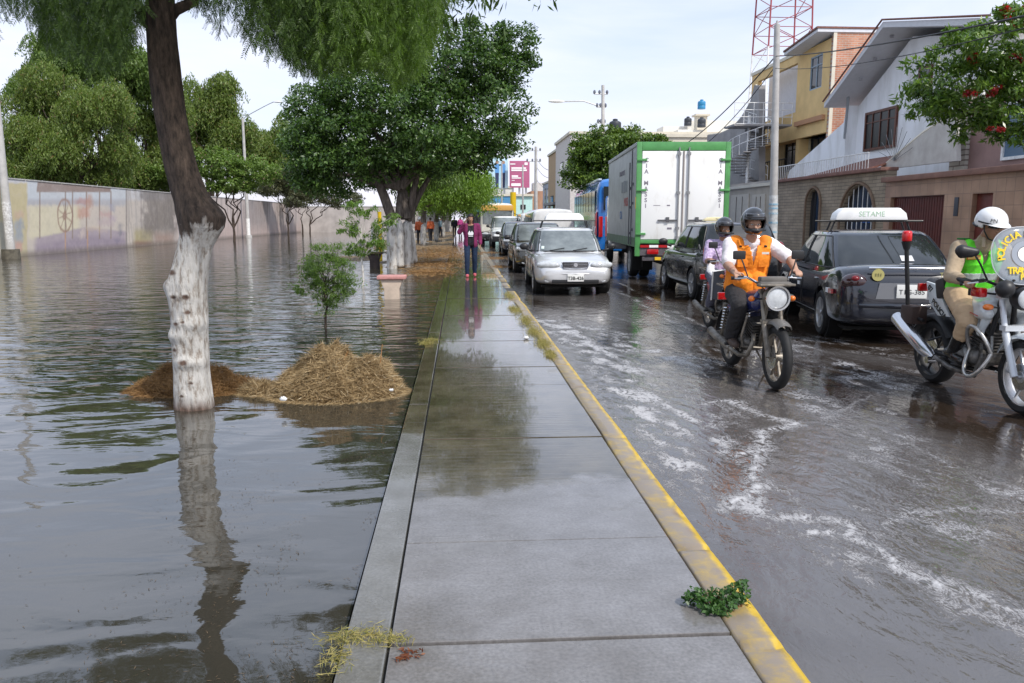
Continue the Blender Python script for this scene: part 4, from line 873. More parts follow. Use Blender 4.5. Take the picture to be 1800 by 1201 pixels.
for (px,py,pyt,r,m_,lb) in ((669,457,372,.075,'yellow paint','yellow post in the flood beside the dark stool'),(655,448,405,.05,'white paint','short white post left of the yellow post'),(816,380,352,.09,'yellow paint','small yellow sign post under the far weeping trees')):
    if px==816: B = gp(776,405,0); 
    else: B = gp(px,py,WZ)
    z = yp(px,pyt,B.y).z-B.z; t = empty('short_post', B, 0, lb, 'post'); MB().tube([(0,0,-.1),(0,0,z)],r,12).build('shaft', MATS[m_], t, 60); MB().tube([(0,0,z),(0,0,z+.05)],[r*1.15,r*.6],12).build('cap', conc, t)

# ------------------------------------------------------------------ houses on the right
glass = mat('window glass', (0.03,0.035,0.04), .06, ior=1.5); glassd = mat('dark glazing', (0.02,0.02,0.022), .3)
brownw = mat('varnished wood', (0.11,0.035,0.02), .4, var=.3, vscale=12); cream = mat('cream wall', (0.62,0.57,0.47), .8, var=.08, vscale=1.2)
whitew = mat('white wall', (0.87,0.88,0.90), .75, col2=(0.66,0.66,0.65), vscale=1.6, detail=9, rampos=(.28,.55), stretch=(1,1,.3)); soffit = mat('soffit', (0.62,0.63,0.66), .8, var=.04)
ochre = mat('ochre wall', (0.70,0.49,0.22), .8, var=.08, vscale=1.5); palest = mat('pale stone', (0.66,0.62,0.55), .8, var=.08)
redb = brickmat('red brick', (0.42,0.16,0.09), (0.52,0.24,0.14), (0.45,0.38,0.32), 1, .25, .085, .012, 'xz')
stoneb = brickmat('split stone', (0.37,0.30,0.22), (0.29,0.235,0.17), (0.17,0.135,0.10), 1, .42, .105, .01, 'yz')
tileb = brickmat('marbled tile', (0.43,0.27,0.18), (0.36,0.22,0.145), (0.25,0.165,0.12), 1, .30, .30, .006, 'yz', rough=.35, off=0)
roofr = mat('red roof tile', (0.17,0.07,0.05), .7, var=.35, vscale=14, bump=.02, bscale=12); greyw = mat('grey cement', (0.30,0.29,0.29), .85, var=.15, vscale=1.5)
FX = 12.0
def fy(px): return xp(px, 385, FX).y
def wall_yz(mb, x0, x1, y0, y1, z0, z1, holes):
    """wall slab between x0..x1 with rectangular holes (ya,yb,za,zb)"""
    ys = sorted({y0,y1,*[h[0] for h in holes],*[h[1] for h in holes]}); zs = sorted({z0,z1,*[h[2] for h in holes],*[h[3] for h in holes]})
    for a,b_ in zip(ys[:-1],ys[1:]):
        run = None
        for c,d in zip(zs[:-1],zs[1:]):
            inside = any(h[0]-1e-6<=a and b_<=h[1]+1e-6 and h[2]-1e-6<=c and d<=h[3]+1e-6 for h in holes)
            if inside:
                if run: mb.bx((x0,a,run[0]),(x1,b_,run[1])); run=None
            else: run = (run[0],d) if run else (c,d)
        if run: mb.bx((x0,a,run[0]),(x1,b_,run[1]))
def window(par, x, y0, y1, z0, z1, nv, nh, fm, gm, fr=.07, name='window', depth=.08, mull=.04, split=None):
    f = MB(); f.bx((x,y0,z0),(x+depth,y0+fr,z1)); f.bx((x,y1-fr,z0),(x+depth,y1,z1)); f.bx((x,y0+fr,z0),(x+depth,y1-fr,z0+fr)); f.bx((x,y0+fr,z1-fr),(x+depth,y1-fr,z1))
    for k in range(1,nv): yy=y0+(y1-y0)*k/nv; f.bx((x+.01,yy-mull/2,z0+fr),(x+depth-.01,yy+mull/2,z1-fr))
    hs = [z0+(z1-z0)*k/nh for k in range(1,nh)] if split is None else [z0+(z1-z0)*split]
    for zz in hs: f.bx((x+.014,y0+fr,zz-mull/2),(x+depth-.014,y1-fr,zz+mull/2))
    o = f.build(name, fm, par); MB().bx((x+depth*.5,y0+fr*.6,z0+fr*.6),(x+depth*.5+.008,y1-fr*.6,z1-fr*.6)).build('pane', gm, o); return o

# brown tiled house (nearest)
yA, yB = 9.0, fy(1553); HC = xp(1700,300,FX).z
t = empty('tiled_house', (FX,0,0), 0, 'brown marble tiled ground floor with a maroon garage door, under the flowering tree', 'house')
gz = xp(1610,345,FX).z; g0, g1 = fy(1657), fy(1563); d0_, d1_ = fy(1742), fy(1706); dzz = xp(1724,340,FX).z
m_ = MB(); wall_yz(m_, 0, .25, yA, yB-.003, 0, HC-.12, [(g0,g1,0,gz),(d0_,d1_,0,dzz)]); m_.build('wall', tileb, t)
gd = MB(); gd.bx((.12,g0,0),(.16,g1,gz)); n = 22
for k in range(n): gd.bx((.105,g0+(g1-g0)*(k+.12)/n,.03),(.12,g0+(g1-g0)*(k+.88)/n,gz-.04))
gd.build('garage_door', mat('maroon door',(0.10,0.022,0.016),.45,var=.2,vscale=5), t)
dd = MB(); dd.bx((.12,d0_,0),(.16,d1_,dzz)); 
for q in ((.15,.85),(1.0,1.75)): dd.bx((.10,d0_+.12,q[0]),(.12,d1_-.12,q[1]))
o = dd.build('door', mat('red brown door',(0.13,0.03,0.022),.45,var=.2,vscale=5), t, bevel=.004); MB().ell((.085,d0_+.08,1.0),(.03,.03,.03)).build('handle', metalg, o)
MB().bx((-.16,yA,HC-.12),(.3,yB-.003,HC+.02)).build('cornice', mat('brown parapet',(0.22,0.115,0.085),.7,var=.15,vscale=3), t, bevel=.02)
MB().bx((-.02,fy(1683),xp(1680,380,FX).z-.0),(0,fy(1676),xp(1680,358,FX).z+.15)).build('meter_box', mat('meter box',(0.05,0.055,0.07),.5), t, bevel=.004)
yu = [xp(p,250,FX+1.0).y for p in (1800,1760,1705,1678)]
MB().bx((1.0,yA,HC+.02),(1.2,yu[2],xp(1800,160,FX+1).z)).build('upper_wall', mat('upper brown',(0.30,0.19,0.17),.8,var=.12,vscale=2), t)
MB().bx((1.2,yA,HC+.02),(7.0,yu[3]-.01,xp(1800,140,FX+1).z)).build('upper_storey', mat('beige storey',(0.45,0.40,0.34),.8,var=.12,vscale=2), t)
MB().bx((.9,yu[2],HC+.02),(1.25,yu[3],xp(1690,150,FX+1).z)).build('column', brickmat('white brick',(0.62,0.58,0.50),(0.55,0.50,0.43),(0.25,0.2,0.17),1,.5,.13,.02,'yz'), t)
window(t, .94, yA+1.4, yu[1]-.1, HC+.25, HC+1.6, 3, 2, MATS['white paint'], mat('blue glazing',(0.10,0.16,0.24),.1))
window(t, .94, yu[1]+.8, yu[2]-.25, HC+1.9, HC+3.2, 2, 2, MATS['white paint'], MATS['blue glazing'])
MB().bx((.0,yA,HC+.0-.001),(7,yB-.003,HC+.018)).build('terrace_floor', greyw, t)

# white gabled house
GXX = 14.0; yC, yD = yB, fy(1360); HCs = xp(1460,311,FX).z
t = empty('gabled_house', (FX,0,0), 0, 'white gabled house over a stone clad ground floor with arched windows', 'house')
def arch(y0, y1, zs, z0, n=20, grow=0.0):
    yc=(y0+y1)/2; r=(y1-y0)/2+grow; P=[(y0-grow,z0),(y1+grow,z0)]+[(yc+r*math.cos(math.pi*k/n), zs+r*math.sin(math.pi*k/n)) for k in range(n+1)]
    return P
sa, sb = fy(1440), fy(1417); za = xp(1428,360,FX).z; ba, bb_ = fy(1536), fy(1478); zb_ = xp(1507,371,FX).z-.25
m0 = MB().bx((0,yC+.003,0),(.3,yD,HCs)); cut = MB()
for P in (arch(sa,sb,za,.05), arch(ba,bb_,zb_,.9)): cut.prism([(-.2,q[0],q[1]) for q in P],(.9,0,0))
me_ = m0.mesh(); cm = cut.mesh(); 
for q in (me_,cm):
    bm=bmesh.new(); bm.from_mesh(q); bmesh.ops.recalc_face_normals(bm,faces=bm.faces); bm.to_mesh(q); bm.free()
linkmesh('wall', evaluated(me_, [('BOOLEAN', dict(operation='DIFFERENCE', solver='EXACT', cutter=cm))]), stoneb, t)
fr_ = mat('arch trim',(0.20,0.135,0.09),.7,var=.2)
for (y0,y1,zs,z0,nm) in ((sa,sb,za,.05,'arched_door'),(ba,bb_,zb_,.9,'arched_window')):
    A = arch(y0,y1,zs,z0,20,.07)[1:]+[arch(y0,y1,zs,z0,20,.07)[0]]; A=[(y0-.07,z0)]+arch(y0,y1,zs,z0,20,.07)[:0]+[(y0-.07,zs)]+[(a,b_) for a,b_ in reversed(arch(y0,y1,zs,z0,20,.07)[2:])][1:-1]+[(y1+.07,zs),(y1+.07,z0)]
    f = MB().tube([(-.02,a,b_) for a,b_ in A], .05, 6).build(nm, fr_, t, 60)
    MB().prism([(.14,a,b_) for a,b_ in arch(y0,y1,zs,z0,20,.0)],(.02,0,0)).build('pane', glassd, f)
    g_ = MB(); yc=(y0+y1)/2; r=(y1-y0)/2; nb=7 if nm=='arched_window' else 4
    for k in range(1,nb): yy=y0+(y1-y0)*k/nb; g_.tube([(.08,yy,z0),(.08,yy,zs+math.sqrt(max(0,r*r-(yy-yc)**2)))],.02 if nb<6 else .014,6)
    g_.build('bars', MATS['white paint'] if nb>6 else dark, f)
f_ = MB(); yc=(ba+bb_)/2; f_.prism([(.10,yc-.62,zb_-.1),(.10,yc-.05,zb_-.1),(.10,yc-.1,zb_+.35),(.10,yc-.5,zb_+.25)],(.01,0,0)); f_.build('blue_curtain', mat('blue cloth',(0.03,0.10,0.32),.8), t)
MB().bx((-.18,yC+.003,HCs),(.35,yD,HCs+.10)).build('cornice', mat('tile coping',(0.20,0.10,0.08),.7,var=.2,vscale=6), t, bevel=.015)
gx = GXX-FX
P1 = xp(1368,300,GXX); P2 = xp(1460,216,GXX); P3 = xp(1462,178,GXX); P4 = xp(1560,40,GXX); yr = P4.y; sl_ = (P4.z-P3.z)/(P3.y-P4.y); y5 = 21.2; z5 = 1.5+(P4.z-1.5)/yr*21.2+.12
ins = .0
MB().prism([(gx+.9,P3.y-.15,HCs-.1),(gx+.9,P3.y-.15,P3.z-.3),(gx+.9,yr,P4.z-.42),(gx+.9,y5+.15,z5-.3),(gx+.9,y5+.15,HCs-.1)],(6,0,0)).build('gable_wall', whitew, t)
MB().prism([(gx+.5,P1.y+.3,HCs+.1),(gx+.5,P1.y,P1.z),(gx+.5,P2.y,P2.z),(gx+.5,P2.y-.25,P2.z+.6),(gx+.5,P2.y-.25,HCs+.1)],(.4,0,0)).build('wing_wall', whitew, t)
rf = MB(); 
for (ya,zza,yb_,zzb) in ((P3.y+.3,P3.z-.02,yr,P4.z+.03),(yr,P4.z+.03,y5-.3,z5-.02)): rf.prism([(0+gx-.15,ya,zza),(gx-.15,yb_,zzb),(gx-.15,yb_,zzb-.18),(gx-.15,ya,zza-.18)],(7.2,0,0))
o = rf.build('roof', soffit, t)
ed = MB(); ed.tube([(gx-.19,P3.y+.32,P3.z+.03),(gx-.19,yr,P4.z+.09),(gx-.19,y5-.3,z5+.03)],.035,6); ed.build('roof_edge', roofr, o)
spt = MB()
for px_,py_ in ((1567,75),(1538,115),(1512,150)):
    q = xp(px_,py_,GXX+.35); q.z = P4.z - abs(q.y-yr)*sl_ -.18; spt.cyl((q.x-FX,q.y,q.z-.05),(q.x-FX,q.y,q.z+.02),.06)
spt.build('soffit_lamps', mat('lamp rim',(0.3,0.3,0.32),.4), o)
w0 = xp(1577,200,GXX+.85); w1 = xp(1522,200,GXX+.85)
window(t, gx+.82, w0.y, w1.y, xp(1550,262,GXX+.85).z, xp(1550,192,GXX+.85).z, 4, 2, brownw, glassd, .09, split=.72)
w0 = xp(1632,200,GXX+.85); w1 = xp(1610,200,GXX+.85)
window(t, gx+.82, w0.y, w1.y, xp(1620,165,GXX+.85).z, xp(1620,118,GXX+.85).z, 1, 1, brownw, glass, .09)
Q = [xp(*q,FX+.5) for q in ((1540,303),(1620,236),(1680,196),(1680,300),(1560,304))]
MB().prism([(.5,q.y,max(q.z,HCs+.1)) for q in Q],(.12,0,0)).build('stair_parapet', mat('cream plaster',(0.58,0.56,0.52),.8,col2=(0.44,0.41,0.38),vscale=2,detail=8), t)
MB().tube([(.56,Q[0].y,Q[0].z+.01),(.56,Q[1].y,Q[1].z+.02),(.56,Q[2].y,Q[2].z+.02)],.07,6).build('parapet_coping', cream, t)
ys0, ys1 = xp(1540,300,FX+.2).y, xp(1455,300,FX+.2).y
MB().prism([(-.1,ys0,HCs+.10),(-.1,ys1+1.0,HCs+.10),(1.6,ys1,HCs+.62),(1.6,ys0,HCs+.62)],(0,0,-.05)).build('porch_roof', roofr, t)
rl = MB(); y0,y1 = ys0+.1, yD-.1; zr = HCs+.10
rl.tube([(.0,y0,zr+.48),(.0,y1,zr+.48)],.018,6); n=40
for k in range(n+1): yy=y0+(y1-y0)*k/n; rl.tube([(0,yy,zr),(0,yy,zr+.48)],.010,5)
rl.build('railing', MATS['white paint'], t)
fan = MB(); c0 = xp(1582,262,FX+.6)
for k in range(9): a=.35+k*.31; fan.tube([(.45,c0.y,HCs+.3),(.45,c0.y+math.cos(a)*.95,HCs+.3+math.sin(a)*.95)],.007,5)
fan.build('fan_grille', mat('thin iron',(0.16,0.17,0.18),.5), t)
MB().tube([(gx+.48,P2.y-.3,P2.z+1.0),(gx+.48,P2.y-.2,P2.z-.6)],.05,8).build('rain_pipe', mat('grey pipe',(0.3,0.32,0.34),.5), t)

# beige walled plot with garage doors and spiral stair
yE = fy(1278)-0.0; zE = xp(1320,330,FX).z
t = empty('beige_house', (FX,0,0), 0, 'low beige front with pale garage doors behind the box truck, left of the stone front', 'house')
MB().bx((0,yD+.01,0),(.25,yE+8,zE)).build('wall', mat('beige paint',(0.42,0.37,0.30),.8,var=.1,vscale=1.5), t); MB().bx((-.1,yD+.01,zE),(.3,yE+8,zE+.12)).build('coping', cream, t)
for (p0,p1) in ((1345,1322),(1316,1285)):
    a_,c_ = xp(p0,385,FX).y, xp(p1,385,FX).y; o = MB().bx((-.04,a_,.0),(-.003,c_,xp(p0,341,FX).z)).build('garage_door', mat('pale door',(0.52,0.47,0.39),.6,var=.06), t)
    g_ = MB(); 
    for k in range(1,3): yy=a_+(c_-a_)*k/3; g_.bx((-.055,yy-.02,.1),(-.041,yy+.02,xp(p0,345,FX).z))
    g_.build('door_joint', mat('dark joint',(0.10,0.08,0.07),.7), o)
MB().bx((.26,yD+.3,zE),(.5,yE+8,xp(1300,322,FX).z+.0)).build('upper_ledge', greyw, t)
t = empty('curved_grey_wall', (0,0,0), 0, 'plain grey wall with a sweeping curved top behind the white spiral stair', 'wall')
cx_ = 13.6; P = [xp(p[0],p[1],cx_) for p in ((1243,238),(1262,236),(1285,226),(1303,205),(1318,180),(1326,150),(1334,150),(1334,330),(1243,330))]
MB().prism([(cx_,q.y,max(q.z,.02)) for q in P],(.3,0,0)).build('wall_panel', greyw, t); MB().tube([(cx_+.1,q.y,q.z+.02) for q in P[:6]],.05,6).build('coping', cream, t)
t = empty('spiral_stair', xp(1312,330,13.0), 0, 'white railed spiral stair against the grey curved wall', 'staircase')
c_ = V(t.location); hs = xp(1312,205,13.0).z-c_.z; st = MB(); ra = MB(); r0=.95
for k in range(22):
    a = k*.36; z = .1+k*hs*.82/22; st.box((math.cos(a)*r0*.5,math.sin(a)*r0*.5,z),(r0,.3,.04),Matrix.Rotation(a,3,'Z'))
    ra.tube([(math.cos(a)*r0,math.sin(a)*r0,z),(math.cos(a)*r0,math.sin(a)*r0,z+.85)],.014,5)
for o_ in (.85,.45): ra.tube([(math.cos(k*.18)*r0,math.sin(k*.18)*r0,.1+o_+k*hs*.82/44) for k in range(44)],.018,6)
for q in range(2): 
    for k in range(8): pass
ra.tube([(-.9,-.9,hs*.85),(.9,-.9,hs*.85)],.02,6)
for zz in (.3,.6,.9): ra.tube([(-1.0,-.9,hs*.85+zz),(1.6,-.9,hs*.85+zz)],.018,6)
for k in range(7): ra.tube([(-1.0+k*.43,-.9,hs*.85),(-1.0+k*.43,-.9,hs*.85+.9)],.014,5)
st.bx((-1.0,-.9,hs*.85-.08),(1.6,.4,hs*.85)); st.build('treads', greyw, t); ra.build('railing', MATS['white paint'], t); MB().cyl((0,0,0),(0,0,hs),.07).build('post', MATS['white paint'], t, 60)

# ochre house
OX = 15.0; oy0, oy1 = xp(1462,75,OX).y, xp(1322,140,OX).y; oz = xp(1400,97,OX).z
t = empty('ochre_house', (OX,0,0), 0, 'ochre two storey house with a bare brick side and a recessed balcony', 'house')
def OY(px): return xp(px,200,OX).y
def OZ(px,py): return xp(px,py,OX).z
rec0, rec1 = OY(1398), OY(1330); rz0, rz1 = OZ(1365,208), OZ(1365,128)
wa, wb2 = OY(1441), OY(1420); wz0, wz1 = OZ(1430,158), OZ(1430,100); fz = OZ(1440,235)
m_ = MB(); wall_yz(m_, 0, .2, oy0, oy1, fz, oz, [(rec0,rec1,rz0,rz1),(wa,wb2,wz0,wz1)]); m_.build('upper_front', ochre, t)
MB().bx((.9,oy0+.03,0),(7,oy1,oz-.05)).build('core_walls', mat('recess wall',(0.56,0.57,0.62),.8,var=.05), t)
MB().bx((.2,oy0+.03,fz),(.9,rec0,oz-.06)).build('corner_room', ochre, t)
MB().bx((.2,oy0+.03,fz),(.9,oy1,fz+.2)).build('slab', ochre, t)
MB().bx((.0,oy0-.17,0),(7,oy0+.02,oz+.25)).build('side_wall', redb, t); MB().bx((-.02,oy0-.2,0),(.12,oy0-.17-.0,oz+.4)).build('corner_strip', cream, t)
rfp = MB().prism([(-.7,oy0-.22,oz+.30),(-.7,OY(1400),oz+.02),(-.7,OY(1400),oz-.10),(-.7,oy0-.22,oz+.18)],(7.6,0,0)); rfp.build('roof', soffit, t)
MB().prism([(-.75,oy0-.25,oz+.38),(-.75,OY(1400),oz+.10),(-.75,OY(1400),oz+.03),(-.75,oy0-.25,oz+.31)],(7.6,0,0)).build('roof_tiles', roofr, t)
MB().bx((-.05,OY(1400),oz),(.25,oy1,oz+.14)).build('parapet', cream, t)
bl_ = mat('blue grey frame',(0.30,0.38,0.45),.5); window(t, .02, wa, wb2, wz0, wz1, 2, 2, bl_, glass, .06, split=.7)
window(t, .80, OY(1398)+.05, OY(1380), rz0+.0, OZ(1389,132), 2, 1, bl_, glassd, .06)
lw = OZ(1440,280); m_ = MB(); wall_yz(m_, .55, .75, oy0+.03, oy1, .0, fz, [(OY(1440),OY(1405),OZ(1420,268),OZ(1420,222)),(OY(1396),OY(1362),OZ(1380,300),OZ(1380,245))]); m_.build('lower_front', mat('pale ochre',(0.50,0.42,0.25),.8,var=.08), t)
window(t, .6, OY(1440), OY(1405), OZ(1420,268), OZ(1420,222), 3, 2, dark, glass, .06, split=.7); window(t, .6, OY(1396), OY(1362), OZ(1380,300), OZ(1380,245), 3, 2, dark, glass, .06, split=.7)
MB().bx((-.15,oy0+.2,OZ(1420,218)),(.54,OY(1402),OZ(1420,210))).build('window_hood', mat('brick trim',(0.45,0.24,0.13),.8), t); MB().bx((.1,OY(1403),0),(.54,OY(1398),fz)).build('column', ochre, t)
bal = MB(); by0,by1 = OY(1398), OY(1325); bz = OZ(1350,318)
bal.tube([(-.3,by0,bz+.85),(-.3,by1,bz+.85)],.03,6)
for k in range(22): yy=by0+(by1-by0)*k/21; bal.tube([(-.3,yy,bz),(-.3,yy,bz+.85)],.016,5)
bal.build('balcony_rail', dark, t); MB().bx((-.35,by0,bz-.5),(.54,by1,bz)).build('balcony', mat('orange brick',(0.42,0.2,0.11),.8,var=.15,vscale=8), t)

# red and white lattice tower
TX0 = yp(1368,200,62); tw = 62; t = empty('lattice_tower', (TX0.x,tw,0), 0, 'red and white steel lattice mast rising behind the ochre house', 'tower')
H_ = 34.0; w0_ = 2.0; red = mat('red steel',(0.33,0.07,0.08),.5); A = {0:MB(),1:MB()}; 
def wz(z): return w0_*(1-.42*z/H_)
sec = 12; hh = H_/sec; zt0 = yp(1366,78,tw).z
for k in range(sec*2):
    z0, z1 = k*hh/2, (k+1)*hh/2; mbk = A[1 if z0 > zt0-1.5 else 0] if z0>zt0-14 else A[(k//4)%2]
    c0=[(sx*wz(z0),sy*wz(z0),z0) for sx,sy in ((-1,-1),(1,-1),(1,1),(-1,1))]; c1=[(sx*wz(z1),sy*wz(z1),z1) for sx,sy in ((-1,-1),(1,-1),(1,1),(-1,1))]
    for i in range(4):
        mbk.tube([c0[i],c1[i]],.062,6)
        j=(i+1)%4; mid = V(c0[i]).lerp(V(c0[j]),.5); 
        mbk.tube([c0[i],c0[j]],.03,5); mbk.tube([c0[i] if k%2 else c0[j], c1[j] if k%2 else c1[i]],.03,5)
A[1].build('red_section', red, t); A[0].build('white_section', MATS['white paint'], t)
pl = MB(); 
for z in (19.5,): pl.bx((-1.9,-1.9,z),(1.9,1.9,z+.12))
pl.build('platform', red, t)
# distant right side buildings
def block(name, x0, x1, y0, y1, h, m_, label, cat='building', wins=(), par=True):
    t = empty(name, (x0,y0,0), 0, label, cat); MB().bx((0,0,0),(x1-x0,y1-y0,h)).build('walls', m_, t)
    if par: MB().bx((-.1,-.1,h),(x1-x0+.1,y1-y0+.1,h+.18)).build('parapet', cream, t)
    for (a,b_,c,d) in wins: o = MB().bx((-.03,a,c),(.02,b_,d)).build('window', dark, t); MB().bx((-.045,a+.08,c+.08),(-.031,b_-.08,d-.08)).build('pane', glass, o)
    return t
def YX(px, X): return xp(px, 385, X).y
tan = mat('tan plaster',(0.44,0.30,0.18),.8,var=.1); pink = mat('pale plaster',(0.58,0.54,0.52),.8,var=.1)
b4 = yp(1003,236,52); q0 = yp(1003,260,52)
block('corner_building', q0.x, 24, 52, 60, yp(1003,236,52).z, pink, 'pale building with a flat roof rising behind the clipped tree', wins=[(1,2.2,4,5.4),(3.5,5,4,5.4)])
t = block('tan_building', yp(984,300,62).x, 20, 62, 70, yp(984,262,62).z, tan, 'tan building front left of the clipped tree', wins=[(1,2.5,1.2,3.4),(4,6,1.2,3.4)])
MB().bx((-.5,0,2.6),(0,7,2.8)).build('canopy', greyw, t)
block('small_grey_house', yp(968,340,75).x, 16, 75, 82, yp(968,320,75).z, mat('blue grey wall',(0.42,0.45,0.52),.8,var=.1), 'small grey blue house with tall dark windows at the far right kerb', wins=[(1,2.4,2.5,4.4),(4,5.4,2.5,4.4)])
t = block('rooftop_house', yp(1170,245,50).x, yp(1245,240,50).x, 49.5, 51.5, yp(1200,243,50).z, cream, 'cream building whose roof carries the water tanks, behind the truck')
t = empty('stepped_house', (0,0,0), 0, 'white stepped upper storey behind the water tanks', 'building')
m_ = MB(); 
for (p0,p1,py_,Y) in ((1166,1215,222,54.2),(1215,1300,212,56.2),(1192,1236,228,53.2)):
    a_=yp(p0,py_,Y); b_=yp(p1,py_,Y); m_.bx((a_.x,Y,0),(b_.x,Y+1.8,a_.z))
m_.build('walls', mat('warm white',(0.70,0.68,0.63),.8,var=.08,vscale=1), t); MB().bx((yp(1250,240,53).x,53,yp(1250,252,53).z),(yp(1268,240,53).x,53.1,yp(1250,232,53).z)).build('window', tan, t)  # slightly warm white wall colour
tower_b = yp(1232,205,55.1)
t = empty('tank_tower', (tower_b.x,55.1,0), 0, 'narrow cream stair tower carrying the blue tank', 'tower'); MB().bx((-.35,-.35,0),(.35,.35,tower_b.z)).build('walls', cream, t); MB().bx((-.5,-.5,tower_b.z),(.5,.5,tower_b.z+.12)).build('slab', cream, t)
def tank(px, pyb, pyt, Y, m_, label):
    B = yp(px,pyb,Y); h = yp(px,pyt,Y).z-B.z; r = h*.42; t = empty('water_tank', B, 0, label, 'water tank', None)
    MB().lathe([(r*.98,0),(r,h*.04),(r,h*.3),(r*.95,h*.33),(r,h*.36),(r,h*.68),(r*.9,h*.78),(r*.4,h*.88)], n=20).build('shell', m_, t, 40); MB().lathe([(r*.42,h*.881),(r*.42,h*.97),(r*.2,h)], n=16).build('lid', m_, t, 40)
blk = mat('dark grey plastic',(0.035,0.04,0.05),.5)
tank(1081,235,209,51.7,blk,'dark grey water tank right of the utility pole, above the clipped tree'); tank(1233,224,206,53.0,blk,'dark water tank below the blue tank'); tank(1209,221,205,53.9,blk,'small black water tank left of the stair tower')
tank(1233,192,175,55.1,mat('blue plastic',(0.03,0.22,0.42),.4),'blue water tank on top of the stair tower')
# far end of the street
mint = mat('mint wall',(0.48,0.70,0.66),.8,var=.06); FYE = 92
def far_block(name, p0, p1, pt, Y, dep, m_, label, extra=None):
    a_=yp(p0,pt,Y); b_=yp(p1,pt,Y); t = empty(name, (a_.x,Y,0), 0, label, 'building'); MB().bx((0,0,0),(b_.x-a_.x,dep,a_.z)).build('walls', m_, t); return t, b_.x-a_.x, a_.z
t,wd,h_ = far_block('mint_building',850,936,345,FYE,8,mint,'mint green building with a blue roof band at the end of the street')
MB().bx((-.1,-.15,h_-.9),(wd*.55,-.01,h_)).build('blue_band', mat('roof blue',(0.08,0.25,0.45),.7), t); MB().bx((-.1,-.25,h_),(wd+.1,8,h_+.25)).build('parapet', cream, t)
MB().bx((.3,-1.3,2.3),(wd*.33,-.02,2.6)).build('teal_awning', mat('teal',(0.10,0.33,0.36),.7), t)
for p0,p1,q0,q1 in ((915,924,360,368),(888,893,355,363)):
    a_=yp(p0,q1,FYE); b_=yp(p1,q0,FYE); bx_=a_.x-t.location.x; o=MB().bx((bx_,-.06,a_.z),(b_.x-t.location.x,-.002,b_.z)).build('window', dark, t); MB().bx((bx_+.08,-.075,a_.z+.08),(b_.x-t.location.x-.08,-.061,b_.z-.08)).build('pane', glass, o)
t,wd,h_ = far_block('far_white_building',845,900,331,FYE+12,8,MATS['warm white'],'white flat building behind the mint one, under the billboards'); MB().bx((-.1,-.1,h_),(wd+.1,8.1,h_+.3)).build('parapet', cream, t)
t,wd,h_ = far_block('far_brick_building',934,975,336,FYE+6,8,mat('far brick',(0.36,0.20,0.13),.85,var=.2,vscale=1),'brown brick building right of the mint one'); MB().bx((wd*.5,-.05,h_-2.2),(wd-.2,-.002,h_-1.0)).build('orange_panel', mat('orange plaster',(0.48,0.24,0.10),.8), t); MB().bx((wd*.1,0,h_),(wd*.6,3,h_+1)).build('roof_room', pink, t)
# billboards
def board(p0,p1,q0,q1,Y,m_,label,legs=3):
    a_=yp(p0,q1,Y); b_=yp(p1,q0,Y); t=empty('billboard',(a_.x,Y,0),0,label,'billboard'); wd=b_.x-a_.x; MB().bx((0,0,a_.z),(wd,.3,b_.z)).build('panel', m_, t, bevel=.02)
    L_=MB(); 
    for k in range(legs): x=wd*(k+.5)/legs; L_.bx((x-.12,.35,0),(x+.12,.6,b_.z-.3))
    L_.build('support', metalg, t); return t, a_, b_, wd
t,a_,b_,wd = board(896,931,283,330,96,mat('magenta vinyl',(0.38,0.10,0.20),.6,var=.06),'magenta billboard with white lettering at the end of the street')
wv_ = mat('white vinyl',(0.8,0.76,0.78),.6); hh=b_.z-a_.z; m_=MB()
for (x0,x1,z0,z1) in ((.08,.82,.70,.76),(.08,.86,.62,.68),(.10,.42,.40,.46),(.10,.56,.34,.38),(.10,.25,.26,.28),(.08,.55,.06,.16),(.74,.90,.84,.94),(.02,.28,.86,.90)): m_.bx((wd*x0,-.04,a_.z+hh*z0),(wd*x1,-.002,a_.z+hh*z1))
m_.build('lettering', wv_, t)
t,a_,b_,wd = board(856,893,277,331,97,mat('pale blue vinyl',(0.30,0.52,0.66),.6,col2=(0.62,0.74,0.82),vscale=.35,detail=3),'blue billboard picturing two people in blue shirts, partly behind leaves')
hh=b_.z-a_.z; s_=MB(); p_=MB(); h__=MB()
for cx in (wd*.48, wd*.78):
    s_.prism([(cx-.22,-.03,a_.z+hh*.5),(cx+.22,-.03,a_.z+hh*.5),(cx+.27,-.03,a_.z+hh*.72),(cx+.2,-.03,a_.z+hh*.79),(cx-.2,-.03,a_.z+hh*.79),(cx-.27,-.03,a_.z+hh*.72)],(0,.026,0)); p_.prism([(cx-.17,-.03,a_.z+.05),(cx+.17,-.03,a_.z+.05),(cx+.22,-.03,a_.z+hh*.5),(cx-.22,-.03,a_.z+hh*.5)],(0,.026,0)); h__.cyl((cx,-.03,a_.z+hh*.84),(cx,-.004,a_.z+hh*.84),.2)
s_.build('pictured_shirts', mat('print blue',(0.10,0.28,0.58),.6), t); p_.build('pictured_trousers', mat('print navy',(0.02,0.03,0.09),.6), t); h__.build('pictured_heads', mat('print skin',(0.35,0.22,0.16),.6), t)
t = empty('overhead_wires', (0,0,0)); bpy.data.objects.remove(t)
for k,(py0,py1) in enumerate(((285,300),(300,312),(322,330))): cable(yp(944,py0-5,85), yp(992,py1-12,62), .8, .02, ('top','middle','lowest')[k]+' thin wire strung from the distant utility pole to the grey square post')

